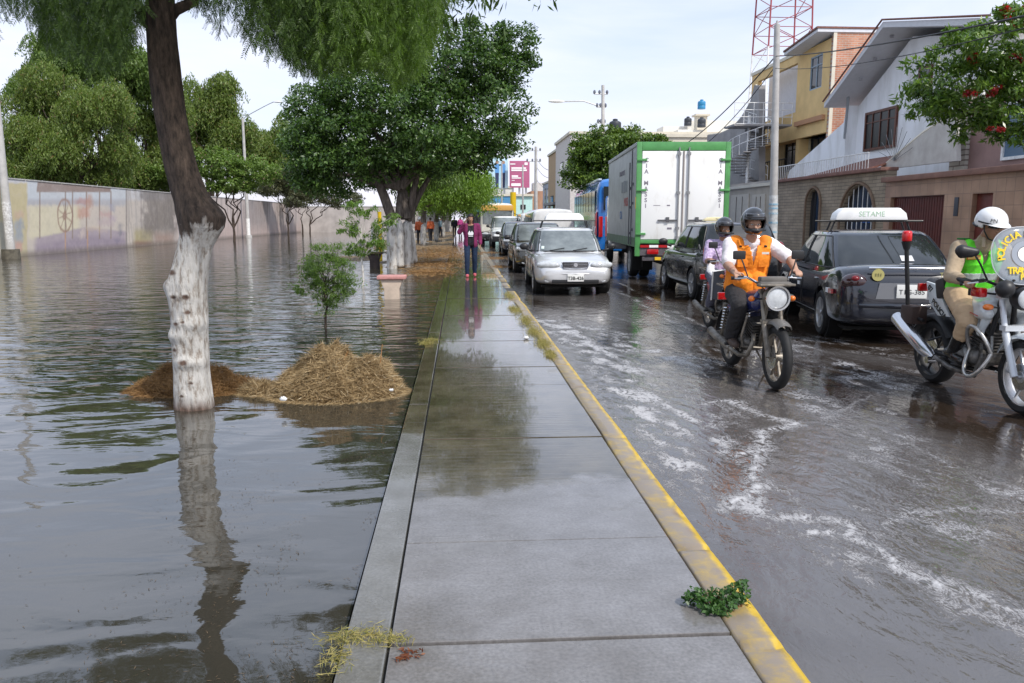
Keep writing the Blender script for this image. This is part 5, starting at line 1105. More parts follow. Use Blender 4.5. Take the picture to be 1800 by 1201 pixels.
# ------------------------------------------------------------------ vehicles (local frame: +y forward, +x right side of the vehicle)
tyre_m = mat('tyre', (0.014,0.014,0.015), .7, var=.3, vscale=20); alloy = mat('alloy', (0.50,0.50,0.51), .35, .8); chrome = mat('chrome', (0.75,0.75,0.76), .12, 1.0)
blackpl = mat('black plastic', (0.018,0.018,0.02), .45); arch_m = mat('wheel well', (0.006,0.006,0.006), .9)
lens = mat('clear lens', (0.50,0.52,0.54), .08, coat=1.0, var=.15, vscale=18); redlens = mat('red lens', (0.42,0.01,0.012), .12, coat=.8); amber = mat('amber lens', (0.75,0.17,0.01), .15, coat=.8)
carglass = mat('car glass', (0.020,0.026,0.028), .03, ior=1.6); lightglass = mat('grey car glass', (0.20,0.225,0.23), .05, ior=1.7, col2=(0.10,0.115,0.12), vscale=2.2)
platem = mat('number plate', (0.72,0.72,0.70), .4); ink = mat('black print', (0.02,0.02,0.02), .5)
def carpaint(name, c, metal=.0, rough=.25): return mat(name, c, rough, metal, coat=1.0, var=.10, vscale=2.5)
def wheel(par, c, r, wd, side, spokes=5, rim_m=None, name='wheel'):
    c = V(c); w = MB().lathe([(r*.66,-wd*.42),(r*.9,-wd*.5),(r*.985,-wd*.36),(r,0),(r*.985,wd*.36),(r*.9,wd*.5),(r*.66,wd*.42)], c, 'x', 32, closed=True).build(name, tyre_m, par, 40)
    s = side; m_ = MB(); m_.lathe([(r*.68,s*wd*.46),(r*.63,s*wd*.44),(r*.60,s*wd*.2),(r*.1,s*wd*.16)], c, 'x', 28, caps=False)
    for k in range(spokes):
        a = 2*math.pi*k/spokes; d = V((0,math.cos(a),math.sin(a))); q = V((0,-math.sin(a),math.cos(a)))
        p0 = c+V((s*wd*.40,0,0))+d*r*.10; p1 = c+V((s*wd*.44,0,0))+d*r*.62
        m_.prism([p0-q*r*.07,p0+q*r*.07,p1+q*r*.11,p1-q*r*.11], (-s*wd*.18,0,0))
    m_.cyl(c+V((s*wd*.2,0,0)), c+V((s*wd*.47,0,0)), r*.13, r*.11, 14)
    m_.build('rim', rim_m or alloy, w, 40)
    MB().lathe([(r*.60,s*wd*.19),(r*.05,s*wd*.155)], c+V((-s*.02,0,0)), 'x', 24, caps=False).build('brake', arch_m, w); return w
def sellip(x, n): return max(0.0, 1-abs(x)**n)**(1/n)
class Car: pass
def make_car(name, loc, heading, label, cat, paint, L=4.4, W=1.70, H=1.42, belt=.86, hood=.80, trunk=.92, wr=.31, wb=2.55, gh=None, gm=None, group=None, front=True, rear=True, plate='A1B-234', bump=None, spokes=5, sedan=True, rails=False, detail=True, lift=0.0):
    t = empty(name, loc, heading, label, cat, group); c = Car(); c.t = t; hl = L/2; hw = W/2
    if gh is None: gh = dict(yb0=-hl+.55, yb1=hl-1.05, yt0=-hl+1.25, yt1=hl-1.95)
    ya, yr_ = wb/2+.02, -wb/2+.02
    # lower body loft
    zb = .20+lift
    st = []
    for (y, wf, zt_, zbb) in ((-hl,.74,.60 if sedan else .8,.36),(-hl+.05,.86,trunk-.12 if sedan else trunk,.28),(-hl+.22,.95,trunk-.01,.22),(-hl+.6,.99,trunk,.2),(gh['yb0']+.35,1.0,belt+.02,.2),(0,1.0,belt,.2),(gh['yb1']-.3,1.0,belt,.2),(gh['yb1']+.05,.995,belt-.01,.2),(gh['yb1']+.45,.985,hood+.015,.2),(hl-.35,.95,hood-.05,.22),(hl-.14,.88,hood-.12,.25),(hl-.04,.80,.60+lift*.5,.28),(hl,.70,.52+lift*.5,.34)):
        st.append((y, hw*wf, zt_, zbb-.2+zb))
    mb = MB(); n = 0; secs = []
    for (y,w_,zt_,z0) in st:
        zm = z0+(zt_-z0)*.48; zs = zt_-.055
        half = [(0,z0),(w_*.72,z0),(w_*.93,z0+.035),(w_*.985,z0+.13),(w_,zm),(w_*.985,zm+(zs-zm)*.6),(w_*.945,zs),(w_*.84,zt_-.012),(w_*.45,zt_+.012),(0,zt_+.018)]
        ring = [V((x,y,z)) for x,z in half]+[V((-x,y,z)) for x,z in reversed(half[1:-1])]
        secs.append(ring)
    k = len(secs[0]); vs = [p for r_ in secs for p in r_]; fs = [(i*k+j,i*k+(j+1)%k,(i+1)*k+(j+1)%k,(i+1)*k+j) for i in range(len(secs)-1) for j in range(k)]
    fs += [tuple(range(k)), tuple((len(secs)-1)*k+j for j in reversed(range(k)))]
    mb.add(vs, fs); body = subd(mb, 2)
    cut = MB(); 
    for yy in (ya,yr_):
        for s in (-1,1): cut.cyl((s*(hw-.26),yy,wr),(s*(hw+.2),yy,wr), wr*1.17, n=28)
    cm = cut.mesh(); bm=bmesh.new(); bm.from_mesh(cm); bmesh.ops.recalc_face_normals(bm,faces=bm.faces); bm.to_mesh(cm); bm.free()
    bm=bmesh.new(); bm.from_mesh(body); bmesh.ops.recalc_face_normals(bm,faces=bm.faces); bm.to_mesh(body); bm.free()
    body = evaluated(body, [('BOOLEAN', dict(operation='DIFFERENCE', solver='EXACT', cutter=cm))])
    linkmesh('body', body, paint, t, 35)
    lin = MB()
    for yy in (ya,yr_):
        for s in (-1,1): lin.lathe([(wr*1.155,s*(hw-.07)),(wr*1.155,s*(hw-.257)),(.02,s*(hw-.255))], (0,yy,wr), 'x', 24)
    lin.bx((-hw*.8,-hl+.3,zb-.03),(hw*.8,hl-.3,zb+.01)); lin.build('underbody', arch_m, t)
    # greenhouse
    zg0 = belt-.06; NN = 5.0
    def prm(v):   # v 0..1 -> half width, centre y, half length, z
        z = zg0+(H-zg0)*v; e = v**1.15
        w_ = (hw*.955)*(1-v)+ (hw*.735)*v + .03*math.sin(math.pi*v); y0 = gh['yb0']*(1-e)+gh['yt0']*e - .03*math.sin(math.pi*v); y1 = gh['yb1']*(1-v)+gh['yt1']*v + .03*math.sin(math.pi*v)
        return w_, (y0+y1)/2, (y1-y0)/2, z
    def side(s, y, v, off=0): w_,yc,l_,z = prm(v); return V((s*(w_*sellip((y-yc)/l_,NN)+off), y, z))
    def endp(s, u, v, off=0): w_,yc,l_,z = prm(v); return V((u*w_, yc+s*(l_*sellip(u,NN)+off), z+off*.6))
    g = MB(); m_ = 48; vl = [0,.15,.35,.55,.75,.88,.95]; rings = []
    for v_ in vl:
        w_,yc,l_,z = prm(v_); rings.append([V((w_*math.copysign(abs(math.cos(a))**(2/NN),math.cos(a)), yc+l_*math.copysign(abs(math.sin(a))**(2/NN),math.sin(a)), z)) for a in [2*math.pi*i/m_ for i in range(m_)]])
    w_,yc,l_,z = prm(.95)
    for sc,zz in ((.975,H-.028),(.93,H-.012),(.75,H+.0),(.4,H+.010),(.02,H+.013)): rings.append([V((p.x*sc, yc+(p.y-yc)*sc, zz)) for p in rings[6]])
    vs=[p for r_ in rings for p in r_]; fs=[(i*m_+j,i*m_+(j+1)%m_,(i+1)*m_+(j+1)%m_,(i+1)*m_+j) for i in range(len(rings)-1) for j in range(m_)]; fs.append(tuple((len(rings)-1)*m_+j for j in range(m_)))
    g.add(vs,fs).build('cabin', paint, t, 60)
    gmm = gm or carglass; v0, v1 = .13, .86
    ew = MB(); ew.grid(lambda a,b_: endp(1,(a*2-1)*.90,v0+.0+(v1-v0+.03)*b_,.006), 15, 9); ew.build('windshield', gmm, t, 180)
    if rear: MB().grid(lambda a,b_: endp(-1,(a*2-1)*.86,v0+.06+(v1-v0-.05)*b_,.006), 15, 9).build('rear_window', gmm, t, 180)
    ymid = (gh['yt0']+gh['yt1'])/2+.12
    for s in (-1,1):
        for (f0,f1,tag_) in ((ymid+.04,None,'f'),(None,ymid-.04,'r')):
            def pt(a,b_,s=s,f0=f0,f1=f1):
                v_ = v0+(v1-v0)*b_; w_,yc,l_,z = prm(v_); lo = yc-l_*.90+.10 if f0 is None else f0; hi = yc+l_*.93-.05 if f1 is None else f1
                return side(s, lo+(hi-lo)*a, v_, .006)
            wn = MB().grid(pt, 12, 8).build('side_window', gmm, t, 180)
            if detail:
                P = [pt(a,0) for a in np.linspace(0,1,8)]+[pt(1,b_) for b_ in np.linspace(.1,1,6)]+[pt(a,1) for a in np.linspace(.9,0,8)]+[pt(0,b_) for b_ in np.linspace(.9,0,6)]
                MB().tube(P, .010, 5).build('window_seal', blackpl, wn)
        # door seams and handles
        if detail:
            sm = MB(); 
            def bs(y, z): return V((s*(hw*(1.0 if z<.7 else .985-.04*max(0,(z-.72)/.12)) +.001), y, z))
            for yy in (ymid, ymid+.02+1.02, ymid-1.0):
                pts = [bs(yy+(.0 if z>.5 else (.5-z)*(.15 if yy<ymid-.5 else 0)), z) for z in np.linspace(zb+.14, belt-.1, 7)]; sm.tube(pts, .005, 4)
            sm.tube([bs(ymid-1.0,zb+.12),bs(ymid+1.0,zb+.12)],.005,4); sm.build('door_seam', blackpl, t)
            for yy in (ymid-.86, ymid+.14):
                MB().ell((s*(hw*.985), yy+.02, belt-.16), (.022,.10,.018)).build('door_handle', paint if paint.name!='silver paint' else paint, t, 180)
            mm = MB(); mm.tube([(s*(hw*.94),gh['yb1']-.38,belt+.02),(s*(hw+.09),gh['yb1']-.36,belt+.07)],[.03,.025],8); mi = mm.build('mirror', blackpl, t, 180)
            MB().ell((s*(hw+.14),gh['yb1']-.38,belt+.12),(.105,.06,.075)).build('mirror_shell', blackpl, mi, 180)
    for yy in (ya,yr_):
        for s in (-1,1): wheel(t, (s*(hw-.105),yy,wr), wr, .19, s, spokes)
    c.hl, c.hw, c.ya, c.yr, c.H, c.belt, c.hood, c.trunk, c.gh, c.zb, c.prm, c.side, c.endp = hl,hw,ya,yr_,H,belt,hood,trunk,gh,zb,prm,side,endp
    return c
def frontend(c, light_w=.42, grille=True, plate=None, lower=True, light_m=None, z=None, grm=None):
    t, hl, hw = c.t, c.hl, c.hw; zz = z or c.hood-.15
    for s in (-1,1):
        o = MB().ell((s*(hw*.66),hl-.13,zz),(light_w*.5,.085,.085), Matrix.Rotation(-s*.28,3,'Z'), 20, 12).build('headlight', light_m or lens, t, 180)
        MB().ell((s*(hw*.60),hl-.085,zz),(.075,.045,.06)).build('bulb', chrome, o, 180)
        MB().ell((s*(hw*.88),hl-.24,zz),(.06,.09,.055)).build('turn_signal', amber if False else lens, t, 180)
    if grille:
        g = MB().box((0,hl-.045,zz+.0),(.54,.07,.13)); g_ = g.build('grille', blackpl, t, bevel=.02); q = MB()
        for k in range(4): q.box((0,hl-.008,zz-.045+k*.03),(.50,.006,.007))
        q.tube([(-.29,hl-.01,zz+.065),(-.25,hl-.005,zz-.06),(0,hl,zz-.075),(.25,hl-.005,zz-.06),(.29,hl-.01,zz+.065)],.008,6); q.build('grille_bars', chrome, g_)
        MB().cyl((0,hl-.02,zz+.005),(0,hl+.004,zz+.005),.042).build('round_emblem', chrome, g_)
    if lower:
        MB().box((0,hl-.035,c.zb+.115),(.98,.08,.075)).build('air_intake', blackpl, t, bevel=.02)
        MB().tube([(-hw*.80,hl-.20,c.zb+.26),(-hw*.62,hl-.045,c.zb+.265),(0,hl+.012,c.zb+.27),(hw*.62,hl-.045,c.zb+.265),(hw*.80,hl-.20,c.zb+.26)],.018,8).build('bumper_strip', c.paint if hasattr(c,'paint') else blackpl, t, 60)
        for s in (-1,1): MB().ell((s*hw*.68,hl-.07,c.zb+.12),(.07,.03,.035)).build('fog_lamp', lens, t, 180)
    if plate:
        o = MB().box((0,hl+.018,c.zb+.19),(.34,.012,.15)).build('number_plate', platem, t, bevel=.004)
        text('lettering', plate, .095, ink, o, (0,hl+.0265,c.zb+.18), basis(V((-1,0,0)),V((0,0,1)),V((0,1,0))), .001, bold=.002)
def roofsign(c, y, m_, txt=None, rack=True, wd=.95, dp=.30, ht=.17, face=-1, z0=.16, tm=None):
    t = c.t; H = c.H
    if rack:
        r = MB()
        for s in (-1,1):
            r.tube([(s*.56,y-.12,H-.03),(s*.50,y-.12,H+z0)],.014,6); r.tube([(s*.56,y+.12,H-.03),(s*.50,y+.12,H+z0)],.014,6)
        r.tube([(-.72,y-.14,H+z0),(.72,y-.14,H+z0)],.015,6); r.tube([(-.72,y+.14,H+z0),(.72,y+.14,H+z0)],.015,6); r.build('roof_rack', blackpl, t)
    P = [(-wd/2,z0+.012),(wd/2,z0+.012),(wd/2-.03,z0+ht*.6),(wd/2-.12,z0+ht),(-wd/2+.12,z0+ht),(-wd/2+.03,z0+ht*.6)]
    o = MB().prism([(x,y-dp/2,H+z) for x,z in P],(0,dp,0)).build('roof_sign', m_, t, bevel=.025)
    if txt:
        rot = basis(V((1,0,0)),V((0,0,1)),V((0,-1,0))) if face<0 else basis(V((-1,0,0)),V((0,0,1)),V((0,1,0)))
        text('lettering', txt, ht*.55, tm or ink, o, (0,y+face*(dp/2+.002),H+z0+ht*.52), rot, .001)
    return o
# silver taxi facing the camera
silver = carpaint('silver paint', (0.62,0.62,0.63), .35, .3)
signw = mat('sign white', (0.85,0.85,0.84), .4)
f1 = gp(1006,521,RZ)
SX = (gp(937,512,RZ).x+gp(1077,516,RZ).x)/2
c = make_car('silver_taxi', (SX-.03,f1.y+2.10,RZ), math.pi-.02, 'silver sedan taxi facing the viewer, white roof sign, first in the queue by the kerb', 'car', silver, L=4.35,W=1.69,H=1.40,belt=.87,hood=.80,trunk=.93,wr=.295,wb=2.53,gm=lightglass, gh=dict(yb0=-1.72,yb1=1.08,yt0=-1.05,yt1=.36))
c.paint = silver; frontend(c, .50, True, 'T3B-426'); roofsign(c, -.15, signw, None, True, .92, .32, .17)
MB().tube([c.endp(1,u*.9,.135,.012) for u in np.linspace(-1,1,9)],.012,5).build('wiper_cowl', blackpl, c.t)
wp = MB()
for u in (-.1,.55): wp.tube([c.endp(1,u,.15,.02),c.endp(1,u-.42,.24,.02)],.008,4)
wp.build('wiper', blackpl, c.t); MB().grid(lambda a,b_: c.endp(1,.70+.08*a,.22+.10*b_,.010),3,3).build('sticker', mat('sticker',(0.6,0.7,0.66),.5), c.t)
MB().box((0,.55,1.19),(.22,.02,.06)).build('inner_mirror', blackpl, c.t)
# queue behind it
def C2(name, px, pyb, Y, off, label, paint, **kw):
    p = yp(px,385,Y); fe = kw.pop('fe', {}); c = make_car(name, (p.x+off, Y+kw.get('L',4.3)/2, RZ), math.pi+kw.pop('rz',0), label, kw.pop('cat','car'), paint, **kw); c.paint = paint; frontend(c, **fe); return c
bp_ = carpaint('black car paint', (0.012,0.013,0.016)); gp_ = carpaint('dark grey paint', (0.05,0.055,0.07), .4)
C2('black_car',905,480,23.4,.86,'black car right behind the silver taxi, sticking out on the kerb side',carpaint('dark olive paint',(0.035,0.032,0.024)),L=4.3,W=1.72,H=1.48,belt=.92,hood=.88,trunk=.95,gm=lightglass)
C2('dark_grey_sedan',882,445,34.8,.88,'dark blue grey sedan in the kerb queue with slanted headlights',gp_,L=4.4,H=1.46,gm=lightglass)
wp_ = carpaint('white car paint',(0.68,0.68,0.67))
c = C2('white_pickup',862,432,44.5,.95,'white pickup with black bumper in the kerb queue, before the cream bus',wp_,L=4.6,W=1.8,H=1.75,belt=1.08,hood=1.02,trunk=1.05,wr=.36,lift=.16,gm=lightglass)
MB().box((0,c.hl+.03,.5),(1.7,.16,.30)).build('bumper', blackpl, c.t, bevel=.03)
c = C2('dark_queue_car',866,432,52,.1,'dark car half hidden between the white pickup and the kerb, far in the queue',bp_,L=4.3,H=1.45)
c = C2('blue_distant_car',905,400,56,1.1,'pale blue car far down the street between the cream bus and the white van',carpaint('pale blue paint',(0.30,0.36,0.45)),L=4.3,H=1.5,gm=lightglass)
roofsign(c, .0, mat('lime sign',(0.55,0.75,0.05),.4), None, False, 1.0,.3,.3, z0=.01)
# distant cream bus, dark green bus, white van
def box_bus(name, loc, rz, label, L, W, H, body_m, band=None, gl=None, van=False, cat='bus', z0=.35, band_z=(.72,.88)):
    t = empty(name, loc, rz, label, cat); mb = MB(); secs=[]
    for (y,s_,dz) in ((-L/2,.93,.10),(-L/2+.12,.99,.02),(-L/2+.4,1,0),(0,1,0),(L/2-.6,1,0),(L/2-.22,.985,.04),(L/2-.02,.93,.16 if van else .10)):
        w_=W/2*s_; zt_=H-dz; zz=z0+dz*.3; half=[(0,zz),(w_*.85,zz),(w_,zz+.12),(w_,zz+(zt_-zz)*.5),(w_*.975,zt_-.22),(w_*.88,zt_-.05),(w_*.6,zt_),(0,zt_+.02)]; secs.append([V((x,y,z)) for x,z in half]+[V((-x,y,z)) for x,z in reversed(half[1:-1])])
    k=len(secs[0]); vs=[p for r_ in secs for p in r_]; fs=[(i*k+j,i*k+(j+1)%k,(i+1)*k+(j+1)%k,(i+1)*k+j) for i in range(len(secs)-1) for j in range(k)]+[tuple(range(k)),tuple((len(secs)-1)*k+j for j in reversed(range(k)))]
    mb.add(vs,fs); linkmesh('body', subd(mb,1), body_m, t, 40); gl = gl or carglass; bw=W/2
    MB().grid(lambda a,b_: V(((a*2-1)*bw*.86, L/2+.006-.10*(a*2-1)**4, z0+(H-z0)*(.40+.36*b_))),13,5).build('windshield', gl, t, 180)
    for s in (-1,1):
        n=max(2,int(L/1.4))
        for i in range(n): y0=-L/2+.5+(L-1.0)*i/n; MB().bx((s*(bw+.001),y0+.04,z0+(H-z0)*.44),(s*(bw+.012),y0+(L-1.0)/n-.04,z0+(H-z0)*.78)).build('side_window', gl, t)
        MB().ell((s*bw*.72,L/2-.02,z0+(H-z0)*.17),(.15,.06,.10)).build('headlight', lens, t, 180)
        mi=MB().tube([(s*bw*.95,L/2-.1,z0+(H-z0)*.7),(s*(bw+.2),L/2+.1,z0+(H-z0)*.66)],.02,5).build('mirror', blackpl, t); MB().ell((s*(bw+.2),L/2+.1,z0+(H-z0)*.58),(.08,.05,.2)).build('mirror_shell', blackpl, mi, 180)
        for yy in (L*.30,-L*.28): wheel(t,(s*(bw-.14),yy,.42 if L>5.5 else .33),.42 if L>5.5 else .33,.24,s,6)
    MB().box((0,L/2-.02,z0+.16),(W*.9,.14,.22)).build('bumper', blackpl, t, bevel=.03)
    if band: MB().box((0,L/2-.12,z0+(H-z0)*(band_z[0]+band_z[1])/2),(W*.93,.30,(H-z0)*(band_z[1]-band_z[0]))).build('front_band', band, t, bevel=.03)
    return t
p = yp(878,385,52); box_bus('cream_bus',(p.x-.1,56.2,RZ),math.pi,'cream minibus with an orange band above the windscreen, far in the queue',6.8,2.25,2.65,carpaint('cream paint',(0.72,0.69,0.60)),mat('orange band',(0.62,0.34,0.09),.5), lightglass, band_z=(.78,.93))
p = yp(852,385,66); box_bus('green_bus',(p.x-.3,70,RZ),math.pi,'dark green bus farthest in the queue, left of the cream minibus',8,2.4,2.75,carpaint('green bus paint',(0.05,0.20,0.16)),None)
p = yp(972,385,33); box_bus('white_van',(p.x+.05,35.4,RZ),0,'white high roofed van just above the roof sign of the silver taxi',4.8,1.80,2.02,wp_,None,lightglass,True,'van',.3)
p = yp(940,385,44); box_bus('small_white_van',(p.x+.1,46.4,RZ),0,'small white van ahead of the high roofed van, partly hidden by it',4.4,1.75,1.95,wp_,None,carglass,True,'van',.3)
# blue coach
BR = V((5.75,30.9,0)); t_ang = math.atan2(6.9-5.9, 12.0)
t = empty('blue_bus', (6.98,37.2,RZ), -.065, 'blue bus with a red and white badge on its rear corner, ahead of the truck', 'bus')
L_,W_,H_b = 12.0,2.45,3.2; mb=MB(); secs=[]
for (y,s_,dz) in ((-6,.96,.14),(-5.85,1,.03),(-5.4,1,0),(0,1,0),(5.4,1,0),(5.85,.99,.08),(6,.93,.2)):
    w_=W_/2*s_; zt_=H_b-dz; half=[(0,.32),(w_*.9,.32),(w_,.42),(w_,1.6),(w_*.99,2.7),(w_*.93,zt_-.08),(w_*.7,zt_),(0,zt_+.02)]; secs.append([V((x,y,z)) for x,z in half]+[V((-x,y,z)) for x,z in reversed(half[1:-1])])
k=len(secs[0]); vs=[p for r_ in secs for p in r_]; fs=[(i*k+j,i*k+(j+1)%k,(i+1)*k+(j+1)%k,(i+1)*k+j) for i in range(len(secs)-1) for j in range(k)]+[tuple(range(k)),tuple((len(secs)-1)*k+j for j in reversed(range(k)))]
mb.add(vs,fs); busblue = carpaint('bus blue',(0.015,0.16,0.52)); linkmesh('body', subd(mb,1), busblue, t, 40)
MB().bx((-W_/2-.012,-5.2,1.30),(-W_/2-.001,5.4,2.72)).build('window_band', mat('green tint glass',(0.012,0.03,0.018),.10,ior=1.35), t)
wm_=MB(); 
for k in range(8): yy=-5.2+k*1.325; wm_.bx((-W_/2-.02,yy-.03,1.9),(-W_/2-.0121,yy+.03,2.70))
wm_.build('window_divider', blackpl, t)
MB().bx((-W_/2-.010,-4.7,.45),(-W_/2-.001,5.6,1.28)).build('lower_panel', carpaint('grey lilac panel',(0.22,0.23,0.32)), t)
MB().bx((-W_/2+.06,-5.7,H_b-.10),(-W_/2+.20,5.7,H_b-.03)).build('roof_rail', carpaint('pale roof',(0.6,0.66,0.72)), t, bevel=.02)
MB().prism([(-W_/2-.014,-5.95,.95),(-W_/2-.014,-5.25,.95),(-W_/2-.014,-5.25,1.75),(-W_/2-.014,-5.95,1.9)],(.012,0,0)).build('red_panel', mat('red vinyl',(0.50,0.015,0.04),.4), t)
MB().cyl((-W_/2-.020,-5.6,1.02),(-W_/2-.0145,-5.6,1.02),.30,n=24).build('round_badge', signw, t); MB().cyl((-W_/2-.026,-5.6,1.02),(-W_/2-.0205,-5.6,1.02),.24,n=24).build('badge_centre', MATS['red vinyl'], t)
MB().bx((-W_*.40,-6.02,1.95),(W_*.40,-5.97,2.85)).build('rear_window', carglass, t)
for s in (-1,1): MB().bx((s*W_*.44-.08,-6.03,.9),(s*W_*.44+.08,-5.95,1.7)).build('tail_light', redlens, t, bevel=.02)
for yy in (3.6,-3.4):
    for s in (-1,1): wheel(t,(s*(W_/2-.16),yy,.47),.47,.27,s,8)
# white and green box truck
def rx(px,py,Y): return yp(px,py,Y)
tl = yp(1118,385,20.6); tr_ = yp(1278,385,20.6); TWd = tr_.x-tl.x
ztop = yp(1118,249,20.6).z; zbot = yp(1118,425,20.6).z
t = empty('box_truck', ((tl.x+tr_.x)/2+.27, 20.6+3.45, RZ), -.078, 'white box truck with green frame and tall double rear doors', 'truck')
hw=TWd/2; y0=-3.45; y1=3.45; zt_=ztop-RZ; zb=zbot-RZ
green = mat('green truck frame',(0.085,0.30,0.09),.5,var=.12,vscale=4,coat=.3); tw_ = mat('white truck panel',(0.86,0.86,0.85),.45,col2=(0.66,0.64,0.60),vscale=2.2,detail=9,rampos=(.24,.46),stretch=(1.5,1,.5)); alu = mat('weathered aluminium',(0.42,0.44,0.44),.5,.35,var=.12,vscale=3,bump=.002,bscale=4)
MB().bx((-hw+.02,y0+.05,zb),(hw-.02,y1,zt_-.03)).build('cargo_box', alu, t, bevel=.01)
fr=MB(); fw=.13
fr.bx((-hw,y0-.05,zb-.38),(-hw+fw,y0+.05,zt_)); fr.bx((hw-fw,y0-.05,zb-.0),(hw,y0+.05,zt_)); fr.bx((-hw+fw,y0-.05,zt_-.22),(hw-fw,y0+.05,zt_)); fr.bx((-hw+fw,y0-.05,zb-.05),(hw-fw,y0+.05,zb+.05))
fr.build('rear_frame', green, t, bevel=.012)
tr2=MB(); tr2.bx((-hw-.01,y0+.05,zt_-.10),(-hw+.04,y1,zt_+.0)); tr2.build('top_rail', alu, t, bevel=.01); MB().bx((-hw-.005,y0+.05,zb-.14),(-hw+.03,y1,zb+.10)).build('side_skirt', mat('dull green',(0.10,0.16,0.10),.6,var=.2), t)
dw=(TWd-2*fw)/2
for s in (-1,1):
    xx0,xx1 = (-hw+fw+.01,-.012) if s<0 else (.012,hw-fw-.01); d=MB().bx((xx0,y0-.045,zb+.06),(xx1,y0+.03,zt_-.23)).build('rear_door', tw_, t, bevel=.008)
    b_=MB(); x_=s*.13 if s>0 else -.12
    b_.cyl((x_,y0-.085,zb-.02),(x_,y0-.085,zt_-.14),.020); 
    for z_ in (zb+.1,zb+.35,zb+1.25,zt_-.3): b_.box((x_,y0-.07,z_),(.09,.05,.07))
    b_.build('lock_rod', mat('rod steel',(0.30,0.30,0.31),.5,.4), d)
    h_=MB(); h_.box((s*.38,y0-.07,zb+.55),(.50,.035,.035)); h_.box((s*.38,y0-.075,zb+.57),(.08,.05,.12)); h_.build('door_lever', mat('dark steel',(0.12,0.12,0.13),.5,.3), d)
    for z_ in (zb+.2,zb+1.32,zt_-.45): MB().box((s*(hw-fw+.0),y0-.065,z_),(.26,.05,.055)).build('hinge', green, d, bevel=.008)
    for i,ch in enumerate('CIA MASSI'):
        if ch!=' ': text('lettering', ch, .15, mat('grey print',(0.20,0.18,0.22),.5), d, (s*(hw-fw-.12), y0-.047, zt_-.46-i*.145), FACE_CAM, .001, bold=.003)
MB().box((0,y0-.05,(zb+zt_)/2-.05),(.035,.03,zt_-zb-.35)).build('door_seal', mat('brown seal',(0.25,0.22,0.21),.7), t)
for x_,z_,w_,h_ in ((-.66,zb+.93,.18,.012),(-.36,zb+.93,.08,.03),(-.62,zb+.48,.06,.012),(-.32,zb+.34,.12,.05)): MB().box((x_,y0-.047,z_),(w_,.006,h_)).build('small_decal', mat('grey print',(0.16,0.14,0.20),.5), t)
rb=MB(); rw=MB()
for k in range(9): (rb if k%2==0 else rw).box((-hw+fw+.12+k*.235,y0-.07,zb-.12),(.235,.02,.065))
rb.build('red_reflector', redlens, t); rw.build('white_reflector', signw, t)
MB().bx((-hw+fw,y0-.05,zb-.36),(hw-.1,y0+.02,zb-.16)).build('rear_beam', mat('grimy steel',(0.10,0.09,0.10),.6,var=.3,vscale=8), t)
for s in (-1,1): o=MB().box((s*(hw-.46),y0-.07,zb-.26),(.30,.05,.13)).build('tail_light', redlens, t, bevel=.015); MB().box((s*(hw-.85),y0-.07,zb-.26),(.13,.05,.12)).build('reverse_light', mat('pinkish lens',(0.3,0.2,0.22),.2), t, bevel=.01)
yb=MB(); 
for k in range(6): yb.box((-.60+k*.24,y0-.06,zb-.44),(.16,.02,.08))
yb.build('yellow_reflector', mat('reflector yellow',(0.8,0.5,0.03),.4), t); MB().bx((-hw+.2,y0-.03,zb-.50),(hw-.2,y0+.04,zb-.39)).build('underride_bar', mat('grimy steel',(0.10,0.09,0.10),.6), t, bevel=.01)
MB().bx((-.5,y0+.1,.42),(.5,y1+1.5,zb-.02)).build('chassis', arch_m, t); MB().bx((-hw+.15,y0+.2,zb-.12),(hw-.15,y1-.2,zb-.002)).build('floor_frame', blackpl, t)
for s in (-1,1):
    for dx in (0,.30): wheel(t,(s*(hw-.18-dx),y0+1.55,.43),.43,.24,s,6,mat('steel rim',(0.35,0.35,0.34),.5))
    wheel(t,(s*(hw-.18),y1+1.0,.43),.43,.24,s,6,MATS['steel rim'])
    MB().tube([(s*(hw-.35),y0+.95,.30),(s*(hw-.35),y0+1.0,.86)],.012,4).build('flap_stay', blackpl, t); MB().bx((s*(hw-.35)-.28,y0+.96,.22),(s*(hw-.35)+.28,y0+.985,.80)).build('mud_flap', arch_m, t)
cb=MB().bx((-hw+.12,y1+.2,.55),(hw-.12,y1+2.0,2.45)).build('cab', carpaint('cab white',(0.7,0.7,0.7)), t, bevel=.12); MB().bx((-hw+.25,y1+1.99,1.35),(hw-.25,y1+2.01,2.15)).build('windshield', carglass, cb)
sd_=MB(); 
for yy in (y0+.62,y0+1.05): sd_.cyl((-hw-.03,yy,zb-.1),(-hw-.03,yy,zt_-.18 if yy<y0+1 else zt_-.45),.016)
sd_.bx((-hw+.0,y0+.86,zb+.0),(-hw+.021,y0+.94,zt_-.12)); 
for z_ in (zb+.2,zb+.9,zb+1.4): sd_.box((-hw+.0,y0+1.05,z_),(.05,.12,.07)); sd_.box((-hw+.0,y0+.62,z_+.1),(.05,.12,.07))
sd_.build('side_door_rods', mat('dark steel',(0.12,0.12,0.13),.5,.3), t)
lg=MB(); 
for (yy,zz,h_) in ((2.2,1.5,.30),(1.7,1.5,.34),(1.3,1.5,.3)): lg.box((-hw+.012,y0+yy+.8,zb+zz),(.012,.32,h_))
lg.build('grey_logo', mat('faded grey logo',(0.24,0.26,0.27),.6), t); text('lettering','MASSI',.34,mat('red print',(0.42,0.10,0.10),.5),t,(-hw+.012,y0+2.1,zb+1.05),FACE_LEFT,.002); text('lettering','CIA',.34,mat('blue print',(0.10,0.2,0.4),.5),t,(-hw+.012,y0+3.2,zb+.68),FACE_LEFT,.002)
text('lettering','TRANSPORTES',.20,MATS['grey print'],t,(-hw+.012,y0+3.1,zb+1.9),FACE_LEFT,.002)
